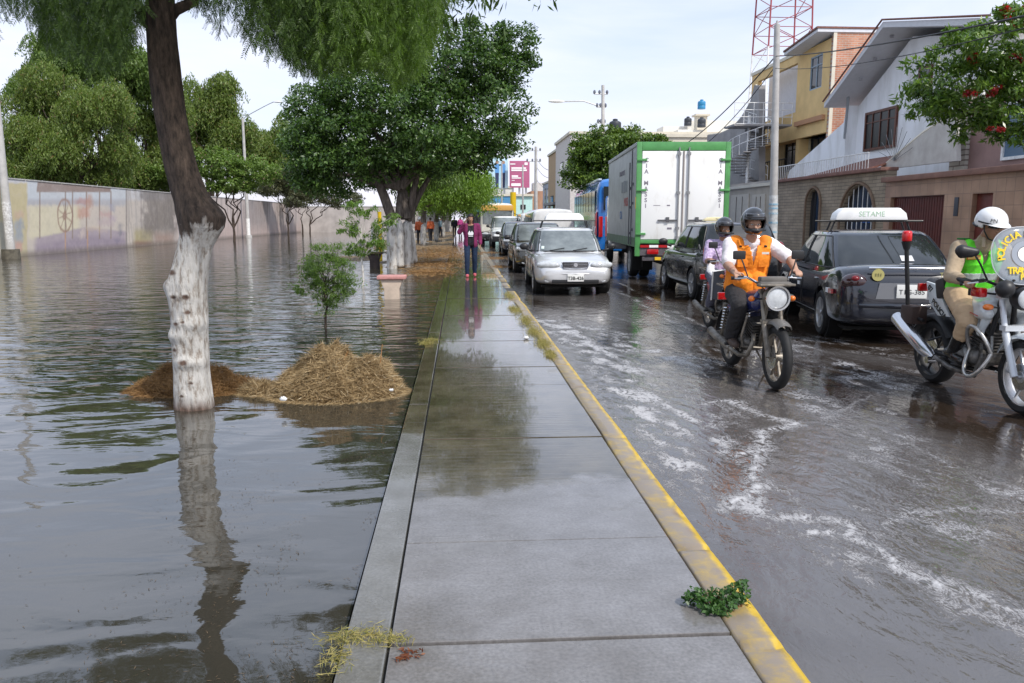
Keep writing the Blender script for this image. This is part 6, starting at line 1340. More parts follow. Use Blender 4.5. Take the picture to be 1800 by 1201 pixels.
MB().box((-hw-.003,y0-.0,zb+1.0),(.01,.07,.30)).build('side_reflector', MATS['reflector yellow'], t)

# black taxi, rear quarter to the camera
rw_ = gp(1449,588,RZ)
A11 = R(-11.5); fwd = V((math.sin(-A11),math.cos(A11),0)); rgt = V((fwd.y,-fwd.x,0))
hwT=.87; wbT=2.6; cen = V((rw_.x,rw_.y,RZ)) + rgt*(hwT-.10) + fwd*(wbT/2-.02)
tx_ = carpaint('taxi black', (0.010,0.012,0.020), 0, .18)
c = make_car('black_taxi', cen, A11, 'black taxi seen from behind with a white roof sign, between the two riders', 'car', tx_, L=4.55,W=1.74,H=1.44,belt=.93,hood=.84,trunk=1.02,wr=.315,wb=wbT,gh=dict(yb0=-1.78,yb1=1.28,yt0=-.92,yt1=.40),gm=mat('taxi glass',(0.028,0.032,0.035),.04,ior=1.7,col2=(0.01,0.012,0.013),vscale=1.1))
t=c.t; hl=c.hl
roofsign(c, -.28, signw, 'SETAME', True, 1.02, .34, .19, -1, .13, mat('pale green print',(0.45,0.62,0.45),.5))
tk = lambda s: MB().ell((s*.64,-hl+.155,.80),(.17,.12,.12),Matrix.Rotation(s*.25,3,'Z'),20,12)
for s in (-1,1): o=tk(s).build('tail_light', mat('smoked red lens',(0.030,0.008,0.010),.1,coat=1), t, 180); MB().ell((s*.66,-hl+.075,.85),(.055,.05,.04)).build('lamp_bulb', mat('dim red lens',(0.16,0.008,0.012),.15), o, 180)
MB().tube([(-.5,-hl+.08,.985),(-.3,-hl+.03,.99),(.3,-hl+.03,.99),(.5,-hl+.08,.985)],.018,8).build('chrome_strip', chrome, t, 60)
MB().prism([(-.42,-hl+.0,.60),(.42,-hl+.0,.60),(.38,-hl+.01,.80),(-.38,-hl+.01,.80)],(0,.08,0)).build('plate_recess', mat('pale recess',(0.16,0.165,0.18),.3), t)
o=MB().box((0,-hl-.012,.70),(.36,.012,.17)).build('number_plate', platem, t, bevel=.004); text('lettering','T1G-385',.085,ink,o,(0,-hl-.020,.69),FACE_CAM,.001)
MB().tube([(-.80,-hl+.26,.50),(-.6,-hl+.04,.51),(0,-hl-.02,.515),(.6,-hl+.04,.51),(.8,-hl+.26,.50)],.035,8).build('bumper_edge', tx_, t, 60)
MB().cyl((-.40,-hl+.045,.90),(-.40,-hl+.028,.90),.075).build('round_badge', mat('dull gold',(0.42,0.38,0.14),.5), t); text('lettering','111',.06,ink,t,(-.40,-hl+.022,.90),FACE_CAM,.001)
text('lettering','TAXI',.085,MATS['dull gold'],t,(.42,-hl+.022,.905),FACE_CAM,.001); 
MB().grid(lambda a,b_: c.endp(-1,.10+.20*a,.30+.12*b_,.012),4,4).build('sticker', mat('white sticker',(0.6,0.6,0.62),.5), t)
sr=MB().bx((-hwT-.003,-hl+.52,.63),(-hwT+.03,-hl+.66,.69)); sr.build('white_reflector', signw, t); MB().bx((-hwT-.003,-hl+.38,.63),(-hwT+.03,-hl+.519,.69)).build('red_reflector', redlens, t)
MB().bx((-hwT-.002,.0,.60),(-hwT+.03,.14,.65)).build('white_reflector', signw, t)
MB().box((-hwT+.02,.62,.33),(.05,.16,.10)).build('side_sticker', mat('pale sticker',(0.5,0.52,0.4),.5), t)
arm=voxel(MB().cap((-.55,.42,1.10),(-.80,.36,1.0),.05,.045).cap((-.80,.36,1.0),(-.88,.62,1.02),.045,.035).cap((-.88,.62,1.02),(-.89,.74,1.0),.04,.03),.012,4)
# the taxi driver, seen only as an elbow on the sill
tz=empty('person', V(cen)+rgt*(-.55)+fwd*.42, A11, 'taxi driver resting an arm on the open window of the black taxi','person'); am=voxel(MB().cap((0,0,1.05),(-.27,-.05,.99),.055,.05).cap((-.27,-.05,.99),(-.34,.22,1.02),.045,.035).cap((-.34,.22,1.02),(-.35,.31,1.01),.04,.03).cap((0,0,1.05),(.1,0,.8),.12,.14).ell((.08,.02,1.25),(.09,.10,.12)),.012,4)
linkmesh('body', am, mat('skin tan',(0.30,0.155,0.095),.55), tz, 180)
# black hatchback next to the truck
r2_ = gp(1221,525,RZ); f2_ = gp(1181,509,RZ); dv = V((f2_.x-r2_.x, max(f2_.y-r2_.y,2.3),0)); h2 = math.atan2(-dv.x*.9, dv.y)
fwd=V((math.sin(-h2),math.cos(h2),0)); rgt=V((fwd.y,-fwd.x,0)); cen=V((r2_.x,r2_.y,RZ))+rgt*.76+fwd*1.28
c = make_car('black_hatchback', cen, h2, 'black hatchback taxi beside the box truck, partly hidden by the rear rider', 'car', bp_, L=4.1,W=1.72,H=1.53,belt=.98,hood=.9,trunk=1.0,wr=.31,wb=2.55,sedan=False,gh=dict(yb0=-1.95,yb1=1.10,yt0=-1.65,yt1=.25),gm=MATS['taxi glass'])
c.t['label']='black hatchback taxi beside the box truck, partly hidden by the rear rider in lilac'
roofsign(c,.0,mat('cream sign',(0.75,0.66,0.40),.4),'TAXI',False,.62,.2,.10,-1,.01)
for s in (-1,1): MB().ell((s*.70,-c.hl+.10,.95),(.10,.10,.22)).build('tail_light', redlens, c.t, 180)
o=MB().box((0,-c.hl-.005,.62),(.34,.012,.15)).build('number_plate', platem, c.t)

# ------------------------------------------------------------------ people
skin = mat('skin', (0.33,0.175,0.11), .5, var=.08, vscale=25); skin2 = mat('skin light', (0.42,0.24,0.165), .5, var=.08, vscale=25); hairm = mat('black hair', (0.010,0.008,0.008), .45, bump=.004, bscale=80)
eyew = mat('eye white', (0.7,0.68,0.65), .2); shoe_m = mat('brown shoe', (0.08,0.055,0.045), .6, var=.2)
def cloth(name, c, rough=.85, var=.18, vs=7, bump=.006, bs=22, **k): CLOTH.add(name); return mat(name, c, rough, var=var, vscale=vs, bump=bump, bscale=bs, **k)
def hand(mb, W, d, n, s, curl=1.2, sc=1.0):
    """palm and five fingers: W wrist, d towards the knuckles, n palm normal, s towards the thumb"""
    W=V(W); d=V(d).normalized(); n=(V(n)-d*V(n).dot(d)).normalized(); s=(V(s)-d*V(s).dot(d)-n*V(s).dot(n)).normalized()
    for o_ in (-.026,-.009,.009,.026): mb.cap(W+s*o_*.7*sc, W+d*.088*sc+s*o_*sc, .015*sc, .0125*sc)
    for o_,ln in ((.030,.070),(.010,.080),(-.010,.074),(-.030,.058)):
        p=W+d*.090*sc+s*o_*sc; a=curl*.25; 
        for k,fr in enumerate((.45,.32,.25)):
            q = p+(d*math.cos(a)+n*math.sin(a))*ln*fr*sc; mb.cap(p,q,(.0092-.001*k)*sc,(.0085-.001*k)*sc); p=q; a+=curl*.55
    p=W+d*.028*sc+s*.030*sc; a=.0
    for k,ln in enumerate((.042,.032,.026)):
        q=p+((s*.75+d*.65).normalized()*math.cos(a)+n*math.sin(a))*ln*sc; mb.cap(p,q,(.0125-.0015*k)*sc,(.011-.0015*k)*sc); p=q; a+=curl*.45
def head(mb, c, f, up, sc=1.0):
    """head with brow, nose, jaw and ears; f is the way the face looks"""
    f=V(f).normalized(); up=(V(up)-f*V(up).dot(f)).normalized(); r=f.cross(up); B=basis(r,f,up); c=V(c)
    def P(x,y,z): return c+B@(V((x,y,z))*sc)
    mb.ell(P(0,-.012,.03),[q*sc for q in (.074,.094,.088)],B,18,12); mb.ell(P(0,.022,-.035),[q*sc for q in (.058,.066,.075)],B,16,10); mb.ell(P(0,.052,-.088),[q*sc for q in (.030,.028,.022)],B,12,8)
    mb.cap(P(0,.078,.012),P(0,.103,-.026),.009*sc,.014*sc); mb.ell(P(-.011,.095,-.030),.009*sc,nu=8,nv=6); mb.ell(P(.011,.095,-.030),.009*sc,nu=8,nv=6)
    mb.cap(P(-.045,.068,.026),P(.045,.068,.026),.011*sc); mb.ell(P(0,.082,-.056),[q*sc for q in (.022,.010,.006)],B,10,6); mb.ell(P(0,.080,-.067),[q*sc for q in (.019,.010,.006)],B,10,6)
    for s in (-1,1): mb.ell(P(s*.078,-.008,-.005),[q*sc for q in (.010,.020,.032)],B,10,8); mb.ell(P(s*.042,.052,-.018),[q*sc for q in (.024,.022,.022)],B,10,8)
    return P,B
def eyes(P, B, par, sc=1.0):
    e=MB(); pu=MB()
    for s in (-1,1): e.ell(P(s*.031,.076,.006),[q*sc for q in (.013,.008,.007)],B,10,8); pu.ell(P(s*.031,.083,.006),[q*sc for q in (.0055,.003,.0055)],B,8,6)
    e.build('eyes', eyew, par, 180); pu.build('pupils', ink, par, 180)
def torso(mb, pel, che, neck, g=0.0, w_=1.0):
    pel,che,neck=V(pel),V(che),V(neck)
    for s in (-1,1):
        mb.cap(pel+V((s*.065*w_,0,0)), pel.lerp(che,.5)+V((s*.05*w_,0,0)), .105*w_+g, .10*w_+g); mb.cap(pel.lerp(che,.5)+V((s*.05*w_,0,0)), che+V((s*.075*w_,0,0)), .10*w_+g, .108*w_+g)
        mb.cap(che+V((s*.08*w_,0,.03)), che+V((s*.14*w_,0,.11)), .095*w_+g,.06+g); mb.cap(neck-V((0,0,.05)), che+V((s*.15*w_,0,.13)), .05+g, .05+g)
def armc(mb, S_, E, W, g=0.0, k=1.0, to=1.0):
    S_,E,W=V(S_),V(E),V(W)
    if to<=.5: mb.cap(S_, S_.lerp(E,to*2), .056*k+g, (.056-.02*to)*k+g); return
    mb.cap(S_,E,.056*k+g,.044*k+g); mb.cap(E, E.lerp(W,(to-.5)*2), .043*k+g, (.043-.032*(to-.5))*k+g)
def legc(mb, Hh, K, A_, g=0.0, k=1.0, hem=None):
    Hh,K,A_=V(Hh),V(K),V(A_); mb.cap(Hh,K,.088*k+g,.060*k+g); mb.cap(K,K.lerp(A_,.35),.057*k+g,.058*k+g); mb.cap(K.lerp(A_,.35),A_,.058*k+g,(.040*k+g) if hem is None else hem)
def foot(mb, A_, d, g=0.0):
    A_=V(A_); d=V(d).normalized(); mb.cap(A_+V((0,0,-.02))-d*.04, A_+V((0,0,-.045))+d*.06,.040+g,.036+g); mb.cap(A_+d*.06+V((0,0,-.045)), A_+d*.15+V((0,0,-.055)),.038+g,.030+g)
def helmet_full(par, c, f, m_):
    f=V(f).normalized(); up=V((0,0,1)); r=f.cross(up).normalized(); up=r.cross(f); B=basis(r,f,up); c=V(c); mb=MB(); nu,nv=48,32; vs=[]; fs=[]
    for j in range(nv+1):
        th=math.pi*j/nv
        for i in range(nu):
            ph=2*math.pi*i/nu; x,y,z=math.sin(th)*math.cos(ph),math.sin(th)*math.sin(ph),math.cos(th)
            rx_,ry_,rz_=.128,.150,.150
            if z<0: rx_=.128-.018*(-z); ry_=.150+(.02*(-z) if y>0 else -.03*(-z))
            vs.append(c+B@V((x*rx_,y*ry_-.01,max(z*rz_,-.128)+.01)))
    for j in range(nv):
        for i in range(nu):
            ph=360*(i+.5)/nu; th=180*(j+.5)/nv; az=abs((ph-90+180)%360-180); 
            if az<58 and 80<th<113: continue
            if th>158: continue
            fs.append((j*nu+i,(j+1)*nu+i,(j+1)*nu+(i+1)%nu,j*nu+(i+1)%nu))
    mb.add(vs,fs); me=mb.mesh(); bm=bmesh.new(); bm.from_mesh(me); bmesh.ops.remove_doubles(bm,verts=bm.verts,dist=1e-5); bmesh.ops.delete(bm,geom=[v_ for v_ in bm.verts if not v_.link_faces],context='VERTS'); bmesh.ops.recalc_face_normals(bm,faces=bm.faces); bm.to_mesh(me); bm.free()
    me=evaluated(me,[('SOLIDIFY',dict(thickness=.018,offset=-1)),('SMOOTH',dict(iterations=2,factor=.5))]); h=linkmesh('helmet', biggest(me), m_, par, 180)
    vsr=MB(); vsr.grid(lambda a,b_: c+B@V((.133*math.sin((a*2-1)*1.12)*math.sin(1.15-.28*b_), .153*math.cos((a*2-1)*1.12)*math.sin(1.15-.28*b_)-.004, .062+.045*b_)),15,4)
    linkmesh('visor', evaluated(vsr.mesh(),[('SOLIDIFY',dict(thickness=.004,offset=1))]), mat('raised visor',(0.03,0.03,0.035),.08,coat=1), h, 180)
    MB().tube([c+B@V((.125*math.sin(a),.158*math.cos(a)-.004,-.062)) for a in np.linspace(-.9,.9,9)],.010,6).build('chin_trim', blackpl, h, 60)
    return h
glossb = mat('gloss black helmet',(0.012,0.012,0.014),.16,coat=1.0)

# ------------------------------------------------------------------ motorcycles (local: +y forward, +x rider's right)
dustm = mat('dusty metal',(0.30,0.27,0.23),.5,.4,col2=(0.10,0.085,0.07),vscale=9,detail=7); engm = mat('engine alloy',(0.20,0.19,0.18),.45,.5,col2=(0.05,0.045,0.04),vscale=12,detail=6)
seatm = mat('seat vinyl',(0.018,0.018,0.018),.5,bump=.001,bscale=200)
def moto_wheel(par, y, r, wd, spk=5, wire=False, rm_=None):
    w=MB().lathe([(r-.075,-wd*.45),(r-.035,-wd*.5),(r-.008,-wd*.30),(r,0),(r-.008,wd*.30),(r-.035,wd*.5),(r-.075,wd*.45)],(0,y,r),'x',40,closed=True).build('wheel', tyre_m, par, 50)
    m_=MB(); m_.lathe([(r-.066,-wd*.38),(r-.085,-wd*.30),(r-.092,0),(r-.085,wd*.30),(r-.066,wd*.38),(r-.074,0)],(0,y,r),'x',36,closed=True); m_.cyl((-.06,y,r),(.06,y,r),.045); m_.cyl((-.08,y,r),(.08,y,r),.016)
    for k in range(spk):
        a=2*math.pi*k/spk; d=V((0,math.cos(a),math.sin(a)))
        if wire:
            for s in (-1,1): m_.tube([V((s*.05,y,r))+V((0,-d.z,d.y))*.03*s,V((0,y,r))+d*(r-.085)],.0035,4)
        else: m_.tube([V((0,y,r))+d*.03,V((0,y,r))+d*(r-.085)],[.020,.012],6,flat=.8)
    m_.build('rim', rm_ or dustm, w, 50); MB().lathe([(.11,.052),(.11,.056),(.05,.056),(.05,.052)],(0,y,r),'x',28,closed=True).build('brake_disc', chrome, w, 40)
    return w
def fender(par, y, r, wd, a0, a1, m_, name='fender'):
    n=14; mb=MB(); vs=[]; 
    for i in range(n+1):
        a=a0+(a1-a0)*i/n
        for (x,dr) in ((-wd/2,-.03),(-wd*.42,0),(0,.016),(wd*.42,0),(wd/2,-.03)): vs.append((x,y+math.cos(a)*(r+dr),0.31+math.sin(a)*(r+dr)))
    me=MB().add(vs,[(i*5+j,i*5+j+1,(i+1)*5+j+1,(i+1)*5+j) for i in range(n) for j in range(4)]).mesh(); return linkmesh(name, evaluated(me,[('SOLIDIFY',dict(thickness=.006))]), m_, par, 60)
def commuter(loc, rz, label, tank_m, side_m, spokes=6, rack=True, shield=None):
    t=empty('motorcycle', loc, rz, label, 'motorcycle'); fy_,ry_=.66,-.60; r=.305
    fw=moto_wheel(t,fy_,r,.085,spokes); moto_wheel(t,ry_,r,.10,spokes)
    fk=MB()
    for s in (-1,1): fk.cyl((s*.085,fy_,r),(s*.085,fy_-.13,.60),.026); fk.cyl((s*.085,fy_-.13,.58),(s*.085,fy_-.25,.93),.019)
    fk.box((0,fy_-.145,.63),(.22,.07,.035)); fk.box((0,fy_-.235,.91),(.22,.07,.035)); fk.build('fork', dustm, t, 50)
    fender(t,fy_,r+.035,.13,R(62),R(150),mat('dull silver',(0.15,0.14,0.13),.45,.3),'front_fender'); fender(t,ry_,r+.05,.15,R(20),R(175),blackpl,'rear_fender')
    hb=MB().tube([(-.33,.30,1.03),(-.22,.36,1.045),(-.12,.40,.99),(0,.41,.97),(.12,.40,.99),(.22,.36,1.045),(.33,.30,1.03)],.013,8).build('handlebar', chrome, t, 60)
    g_=MB(); 
    for s in (-1,1): g_.cyl((s*.24,.352,1.042),(s*.345,.293,1.03),.018); 
    g_.build('grips', blackpl, hb, 60); lv=MB()
    for s in (-1,1): lv.tube([(s*.20,.39,1.04),(s*.26,.40,1.035),(s*.33,.35,1.03)],.006,5)
    lv.build('levers', chrome, hb)
    for s in (-1,1):
        o=MB().tube([(s*.21,.37,1.05),(s*.25,.36,1.16),(s*.27,.345,1.22)],.007,6).build('mirror', blackpl, t, 60)
        MB().box((s*.29,.335,1.255),(.125,.035,.085),Matrix.Rotation(.0,3,'X')).build('mirror_shell', blackpl, o, bevel=.018)
        MB().tube([(s*.09,fy_-.20,.84),(s*.17,fy_-.19,.845)],.008,5).build('indicator_stalk', blackpl, t); MB().ell((s*.20,fy_-.19,.845),(.032,.028,.028)).build('turn_signal', amber, t, 180)
    hd=MB().lathe([(.105,0),(.115,-.03),(.11,-.09),(.07,-.15),(.02,-.16)],(0,fy_-.06,.86),'y',28).build('headlight', dustm, t, 60); MB().ell((0,fy_-.062,.86),(.100,.022,.100),nu=24,nv=12).build('headlight_glass', lens, hd, 180)
    MB().lathe([(.102,.0),(.118,.0),(.118,.018),(.102,.018)],(0,fy_-.055,.86),'y',28,closed=True).build('headlight_rim', chrome, hd, 60)
    hd2=MB().box((0,fy_-.16,.985),(.30,.12,.05)).box((0,fy_-.20,1.03),(.26,.10,.05)).build('instrument_box', mat('grey dusty plastic',(0.13,0.12,0.11),.6,var=.2), t, bevel=.015)
    MB().box((0,fy_-.10,.985),(.34,.10,.02)).build('front_rack', dustm, t, bevel=.005)
    cb=MB(); 
    for s in (-1,1): cb.tube([(s*.20,.37,1.04),(s*.14,.50,.98),(s*.04,.46,.90),(s*.05,.40,.80)],.005,5)
    cb.tube([(-.1,.40,1.0),(-.16,.48,1.12),(-.12,.44,.9),(-.05,.36,.7)],.004,5); cb.build('cables', blackpl, t)
    tk=MB(); tk.cap((0,-.02,.77),(0,.26,.83),.115,.10); tk.cap((-.05,0,.74),(-.06,.26,.78),.09,.08); tk.cap((.05,0,.74),(.06,.26,.78),.09,.08); linkmesh('fuel_tank', voxel(tk,.012,6), tank_m, t, 180)
    st=MB(); st.cap((0,-.60,.79),(0,-.12,.76),.075,.07); st.cap((-.06,-.55,.785),(-.04,-.15,.76),.06,.05); st.cap((.06,-.55,.785),(.04,-.15,.76),.06,.05); linkmesh('seat', voxel(st,.012,5), seatm, t, 180)
    for s in (-1,1): MB().prism([(s*.10,-.42,.70),(s*.10,-.05,.68),(s*.10,-.02,.52),(s*.10,-.30,.48)],(s*.025,0,0)).build('side_panel', side_m, t, bevel=.012)
    fr=MB(); fr.tube([(0,.40,.88),(0,.30,.62),(0,.22,.36),(0,-.1,.28),(0,-.22,.34)],.020,8); fr.tube([(0,.38,.84),(0,-.1,.70),(0,-.6,.74)],.018,8)
    for s in (-1,1): fr.tube([(s*.09,-.20,.36),(s*.11,ry_,r)],.017,6); fr.tube([(s*.12,ry_+.02,r+.02),(s*.13,-.48,.70)],.024,8)
    fr.build('frame', dustm, t, 60); lk=MB()
    for s in (-1,1):
        for k in range(8): lk.lathe([(.030,0),(.036,.006),(.030,.012)],(s*.122,ry_+.04+.014*k,.42+.033*k),'z',10)
    lk.build('shock_spring', chrome, t, 40)
    en=MB(); en.cap((-.05,.0,.36),(.07,.0,.36),.095); en.cap((-.05,.13,.37),(.07,.13,.37),.07); en.box((0,.12,.50),(.16,.17,.22),Matrix.Rotation(-.3,3,'X')); linkmesh('engine', voxel(en,.012,3), engm, t, 60)
    fn=MB()
    for k in range(7): fn.box((0,.12+.009*k,.42+.028*k),(.20,.20,.008),Matrix.Rotation(-.3,3,'X'))
    fn.build('engine_fins', engm, t); MB().lathe([(.07,.11),(.075,.135),(.03,.145)],(0,.0,.36),'x',20).build('clutch_cover', dustm, t, 50)
    ex=MB().tube([(.06,.20,.48),(.10,.30,.40),(.13,.24,.26),(.13,.0,.22),(.14,-.25,.25)],.022,8).tube([(.14,-.25,.25),(.155,-.40,.28),(.165,-.85,.36)],[.03,.045,.042],14).build('exhaust', dustm, t, 60)
    pg=MB(); pg.cyl((-.24,-.08,.32),(.24,-.08,.32),.012); 
    for s in (-1,1): pg.box((s*.21,-.08,.325),(.10,.04,.03))
    pg.build('footpegs', blackpl, t, bevel=.005); MB().tube([(.13,-.02,.32),(.15,.10,.28),(.17,.14,.29)],.009,6).build('brake_pedal', dustm, t)
    MB().tube([(-.10,-.12,.24),(-.26,-.30,.06)],.011,6).build('side_stand', dustm, t); MB().box((0,-.90,.74),(.16,.05,.08)).build('tail_light', redlens, t, bevel=.01)
    if rack: rk=MB(); rk.tube([(-.10,-.50,.86),(-.11,-.86,.88),(.11,-.86,.88),(.10,-.50,.86)],.010,6); rk.tube([(-.11,-.68,.87),(.11,-.68,.87)],.008,5); rk.build('rear_rack', dustm, t, 60)
    MB().tube([(-.16,.27,.66),(-.20,.24,.45),(-.17,.20,.34),(0,.24,.33),(.17,.20,.34),(.20,.24,.45),(.16,.27,.66)],.012,6).build('crash_bar', dustm, t, 60)
    return t
W1 = gp(1361,684,RZ); B1 = V((W1.x+.01, W1.y+.66, RZ))
commuter(B1, math.pi, 'dusty blue motorcycle with round headlight ridden by the man in the orange vest', mat('dark blue tank',(0.012,0.02,0.10),.25,coat=.6), mat('blue side panel',(0.015,0.02,0.12),.35,coat=.3))

def person(loc, rz, label, name='person'): return empty(name, loc, rz, label, 'person')
# rider 1 (local frame as the bike)
t=person(B1, math.pi, 'motorcyclist in black helmet and bright orange vest over a white tee')
bd=MB(); pel,che,nk=(0,-.30,.92),(0,-.20,1.20),(0,-.17,1.40)
torso(bd,pel,che,nk,0,1.15); bd.cap((0,-.17,1.36),(0,-.13,1.46),.058,.055)
P,B=head(bd,(0,-.11,1.545),(.12,1,-.08),(0,0,1))
RS,LS=(.20,-.19,1.34),(-.20,-.19,1.34); RE,RWr=(.29,.02,1.14),(.29,.22,1.085); LE,LWr=(-.36,-.02,1.20),(-.33,.20,1.10)
armc(bd,RS,RE,RWr,0,1.15); armc(bd,LS,LE,LWr,0,1.15)
hand(bd,RWr,(.0,1,-.25),(0,-.25,-1),(-1,0,0),1.9); hand(bd,LWr,(.05,1,-.2),(0,-.25,-1),(1,0,0),1.9)
for s in (-1,1): legc(bd,(s*.10,-.28,.88),(s*.19,.13,.74),(s*.20,-.06,.40)); foot(bd,(s*.20,-.06,.40),(0,1,-.05),-.006)
linkmesh('body', voxel(bd,.0075,4), skin2, t, 180); eyes(P,B,t)
sh=MB(); torso(sh,(0,-.29,.98),che,nk,.012,1.15); armc(sh,RS,RE,RWr,.016,1.15,.42); armc(sh,LS,LE,LWr,.016,1.15,.42); linkmesh('shirt', voxel(sh,.010,3), cloth('white tee',(0.70,0.66,0.68)), t, 180)
ve=MB()
for s in (-1,1):
    ve.cap((s*.09,-.27,.90),(s*.085,-.24,1.05),.128,.122); ve.cap((s*.085,-.24,1.05),(s*.10,-.20,1.22),.122,.125); ve.cap((s*.11,-.19,1.22),(s*.155,-.18,1.345),.115,.085); ve.cap((s*.05,-.14,.86),(s*.07,-.12,.96),.10,.10); ve.cap((0,-.24,1.0),(0,-.195,1.24),.138,.148)
vm=voxel(ve,.010,3); bm=bmesh.new(); bm.from_mesh(vm)
dl=[f for f in bm.faces if (lambda c_: c_.y>-.16 and abs(c_.x)<.042*max(0,(c_.z-1.14)/.18) )(f.calc_center_median()) or (f.calc_center_median().z>1.33 and abs(f.calc_center_median().x)<.085)]
bmesh.ops.delete(bm,geom=dl,context='FACES'); bm.to_mesh(vm); bm.free()
vest=linkmesh('orange_vest', evaluated(vm,[('SOLIDIFY',dict(thickness=.006,offset=1))]), cloth('orange vest',(0.88,0.24,0.012),.75,.22,9,.03,9), t, 180)
q=MB(); q.box((-.11,-.068,1.17),(.11,.01,.11)); q.box((.11,-.068,1.17),(.11,.01,.11)); q.build('vest_pockets', MATS['orange vest'], vest, bevel=.004); q=MB()
for s in (-1,1): q.box((s*.115,-.076,1.255),(.10,.006,.022)); 
q.build('reflective_strip', mat('silver tape',(0.6,0.6,0.55),.35), vest)
tr=MB(); 
for s in (-1,1): tr.cap((s*.06,-.31,.90),(s*.10,-.28,.88),.12,.11); legc(tr,(s*.10,-.28,.88),(s*.19,.13,.74),(s*.20,-.06,.43),.022,1.05,.078)
linkmesh('trousers', voxel(tr,.010,3), cloth('charcoal trousers',(0.028,0.027,0.030),bump=.02), t, 180)
sh=MB(); 
for s in (-1,1): foot(sh,(s*.20,-.06,.40),(0,1,-.05),.008)
linkmesh('shoes', voxel(sh,.008,3), shoe_m, t, 180); helmet_full(t,(0,-.105,1.56),(.12,1,-.10),glossb)
bs=MB(); bs.tube([(.13,-.08,1.32),(.14,-.20,1.42),(.12,-.32,1.33),(.12,-.34,1.1)],.016,6,flat=.5); bs.tube([(-.13,-.08,1.32),(-.14,-.20,1.42),(-.12,-.32,1.33),(-.12,-.34,1.1)],.016,6,flat=.5); bs.build('backpack_straps', blackpl, t)
MB().tube([RWr:=V(RWr)+V((0,-.05,.012)),V(RWr)+V((0,.012,-.002))],.036,14).build('wristband', mat('red band',(0.35,0.08,0.07),.6), t, 60)

# rear rider on the second motorcycle
W2 = gp(1247,577,RZ); B2 = V((W2.x+.0, W2.y-.60, RZ))
commuter(B2, math.pi, 'red motorcycle with chrome silencer and grey leg guard, ridden behind the blue one', carpaint('dark red tank',(0.28,0.012,0.02)), mat('red side panel',(0.30,0.015,0.025),.35,coat=.4), 5)
mt=bpy.data.objects[[o.name for o in bpy.data.objects if o.get('label','').startswith('red motorcycle')][0]]
MB().prism([(.16,.46,.92),(.30,.42,.90),(.26,.26,.52),(.14,.30,.50)],(0,-.02,0)).build('leg_guard', mat('smoky guard',(0.10,0.11,0.13),.2), mt, bevel=.008)
MB().tube([(.14,.47,.93),(.31,.43,.91),(.27,.27,.51)],.012,6).build('guard_rim', MATS['white paint'], mt, 60)
t=person(B2, math.pi, 'rear motorcyclist in black helmet and lilac checked shirt, behind the orange vest')
bd=MB(); pel,che,nk=(0,-.24,.88),(0,-.18,1.12),(0,-.16,1.31); torso(bd,pel,che,nk,0,.95); bd.cap((0,-.16,1.28),(0,-.13,1.38),.05,.05); P,B=head(bd,(0,-.11,1.455),(-.05,1,-.05),(0,0,1),.95)
RS,LS=(.17,-.18,1.25),(-.17,-.18,1.25); RE,RWr=(.24,-.06,1.02),(.27,.20,1.05); LE,LWr=(-.24,-.06,1.02),(-.27,.20,1.05)
armc(bd,RS,RE,RWr); armc(bd,LS,LE,LWr); hand(bd,RWr,(0,1,-.1),(0,-.2,-1),(-1,0,0),1.9); hand(bd,LWr,(0,1,-.1),(0,-.2,-1),(1,0,0),1.9)
for s in (-1,1): legc(bd,(s*.10,-.22,.85),(s*.17,.16,.68),(s*.18,-.04,.40)); foot(bd,(s*.18,-.04,.40),(0,1,-.05),-.006)
linkmesh('body', voxel(bd,.009,4), skin, t, 180); eyes(P,B,t,.95)
sh=MB(); torso(sh,pel,che,nk,.014,.95); armc(sh,RS,RE,RWr,.015,1,.46); armc(sh,LS,LE,LWr,.015,1,.46); linkmesh('checked_shirt', voxel(sh,.010,3), cloth('lilac check',(0.60,0.50,0.66),.8,.0,40,.02,10,col2=(0.36,0.26,0.46),detail=1), t, 180)
tr=MB(); 
for s in (-1,1): tr.cap((s*.06,-.25,.88),(s*.10,-.22,.85),.11,.10); legc(tr,(s*.10,-.22,.85),(s*.17,.16,.68),(s*.18,-.04,.43),.02,1,.07)
linkmesh('trousers', voxel(tr,.011,3), cloth('grey blue trousers',(0.10,0.10,0.14)), t, 180)
sh=MB(); 
for s in (-1,1): foot(sh,(s*.18,-.04,.40),(0,1,-.05),.008)
linkmesh('shoes', voxel(sh,.009,3), blackpl, t, 180); helmet_full(t,(0,-.105,1.47),(-.05,1,-.05),glossb)
MB().tube([(.20,-.02,1.0),(.24,.10,.9),(.16,.26,.80),(.10,.30,.78)],[.05,.055,.05,.03],10,flat=.5).build('white_sleeve_bag', cloth('white cloth',(0.75,0.75,0.78)), t, 60)

# ------------------------------------------------------------------ police motorcycle
W3 = gp(1637,693,RZ)
B3 = V((4.66, 6.82, RZ)); whp = mat('police white',(0.60,0.64,0.66),.25,coat=.8,var=.06)
t=empty('police_motorcycle', B3, math.pi-.03, 'white police motorcycle with lettered windscreen, big silver silencer and red lamp on a rear pole', 'motorcycle')
fy_,ry_,r=.68,-.64,.315
moto_wheel(t,fy_,r,.12,6,rm_=alloy); moto_wheel(t,ry_,r,.15,6,rm_=blackpl)
fk=MB()
for s in (-1,1): fk.cyl((s*.105,fy_,r),(s*.105,fy_-.16,.66),.030)
fk.build('lower_fork', mat('pale fork',(0.55,0.57,0.60),.3,.2,coat=.3), t, 50); fk=MB()
for s in (-1,1): fk.cyl((s*.105,fy_-.15,.62),(s*.105,fy_-.27,1.00),.023)
fk.box((0,fy_-.16,.70),(.27,.08,.045)); fk.box((0,fy_-.25,.96),(.26,.08,.04)); fk.build('upper_fork', MATS['pale fork'], t, 50)
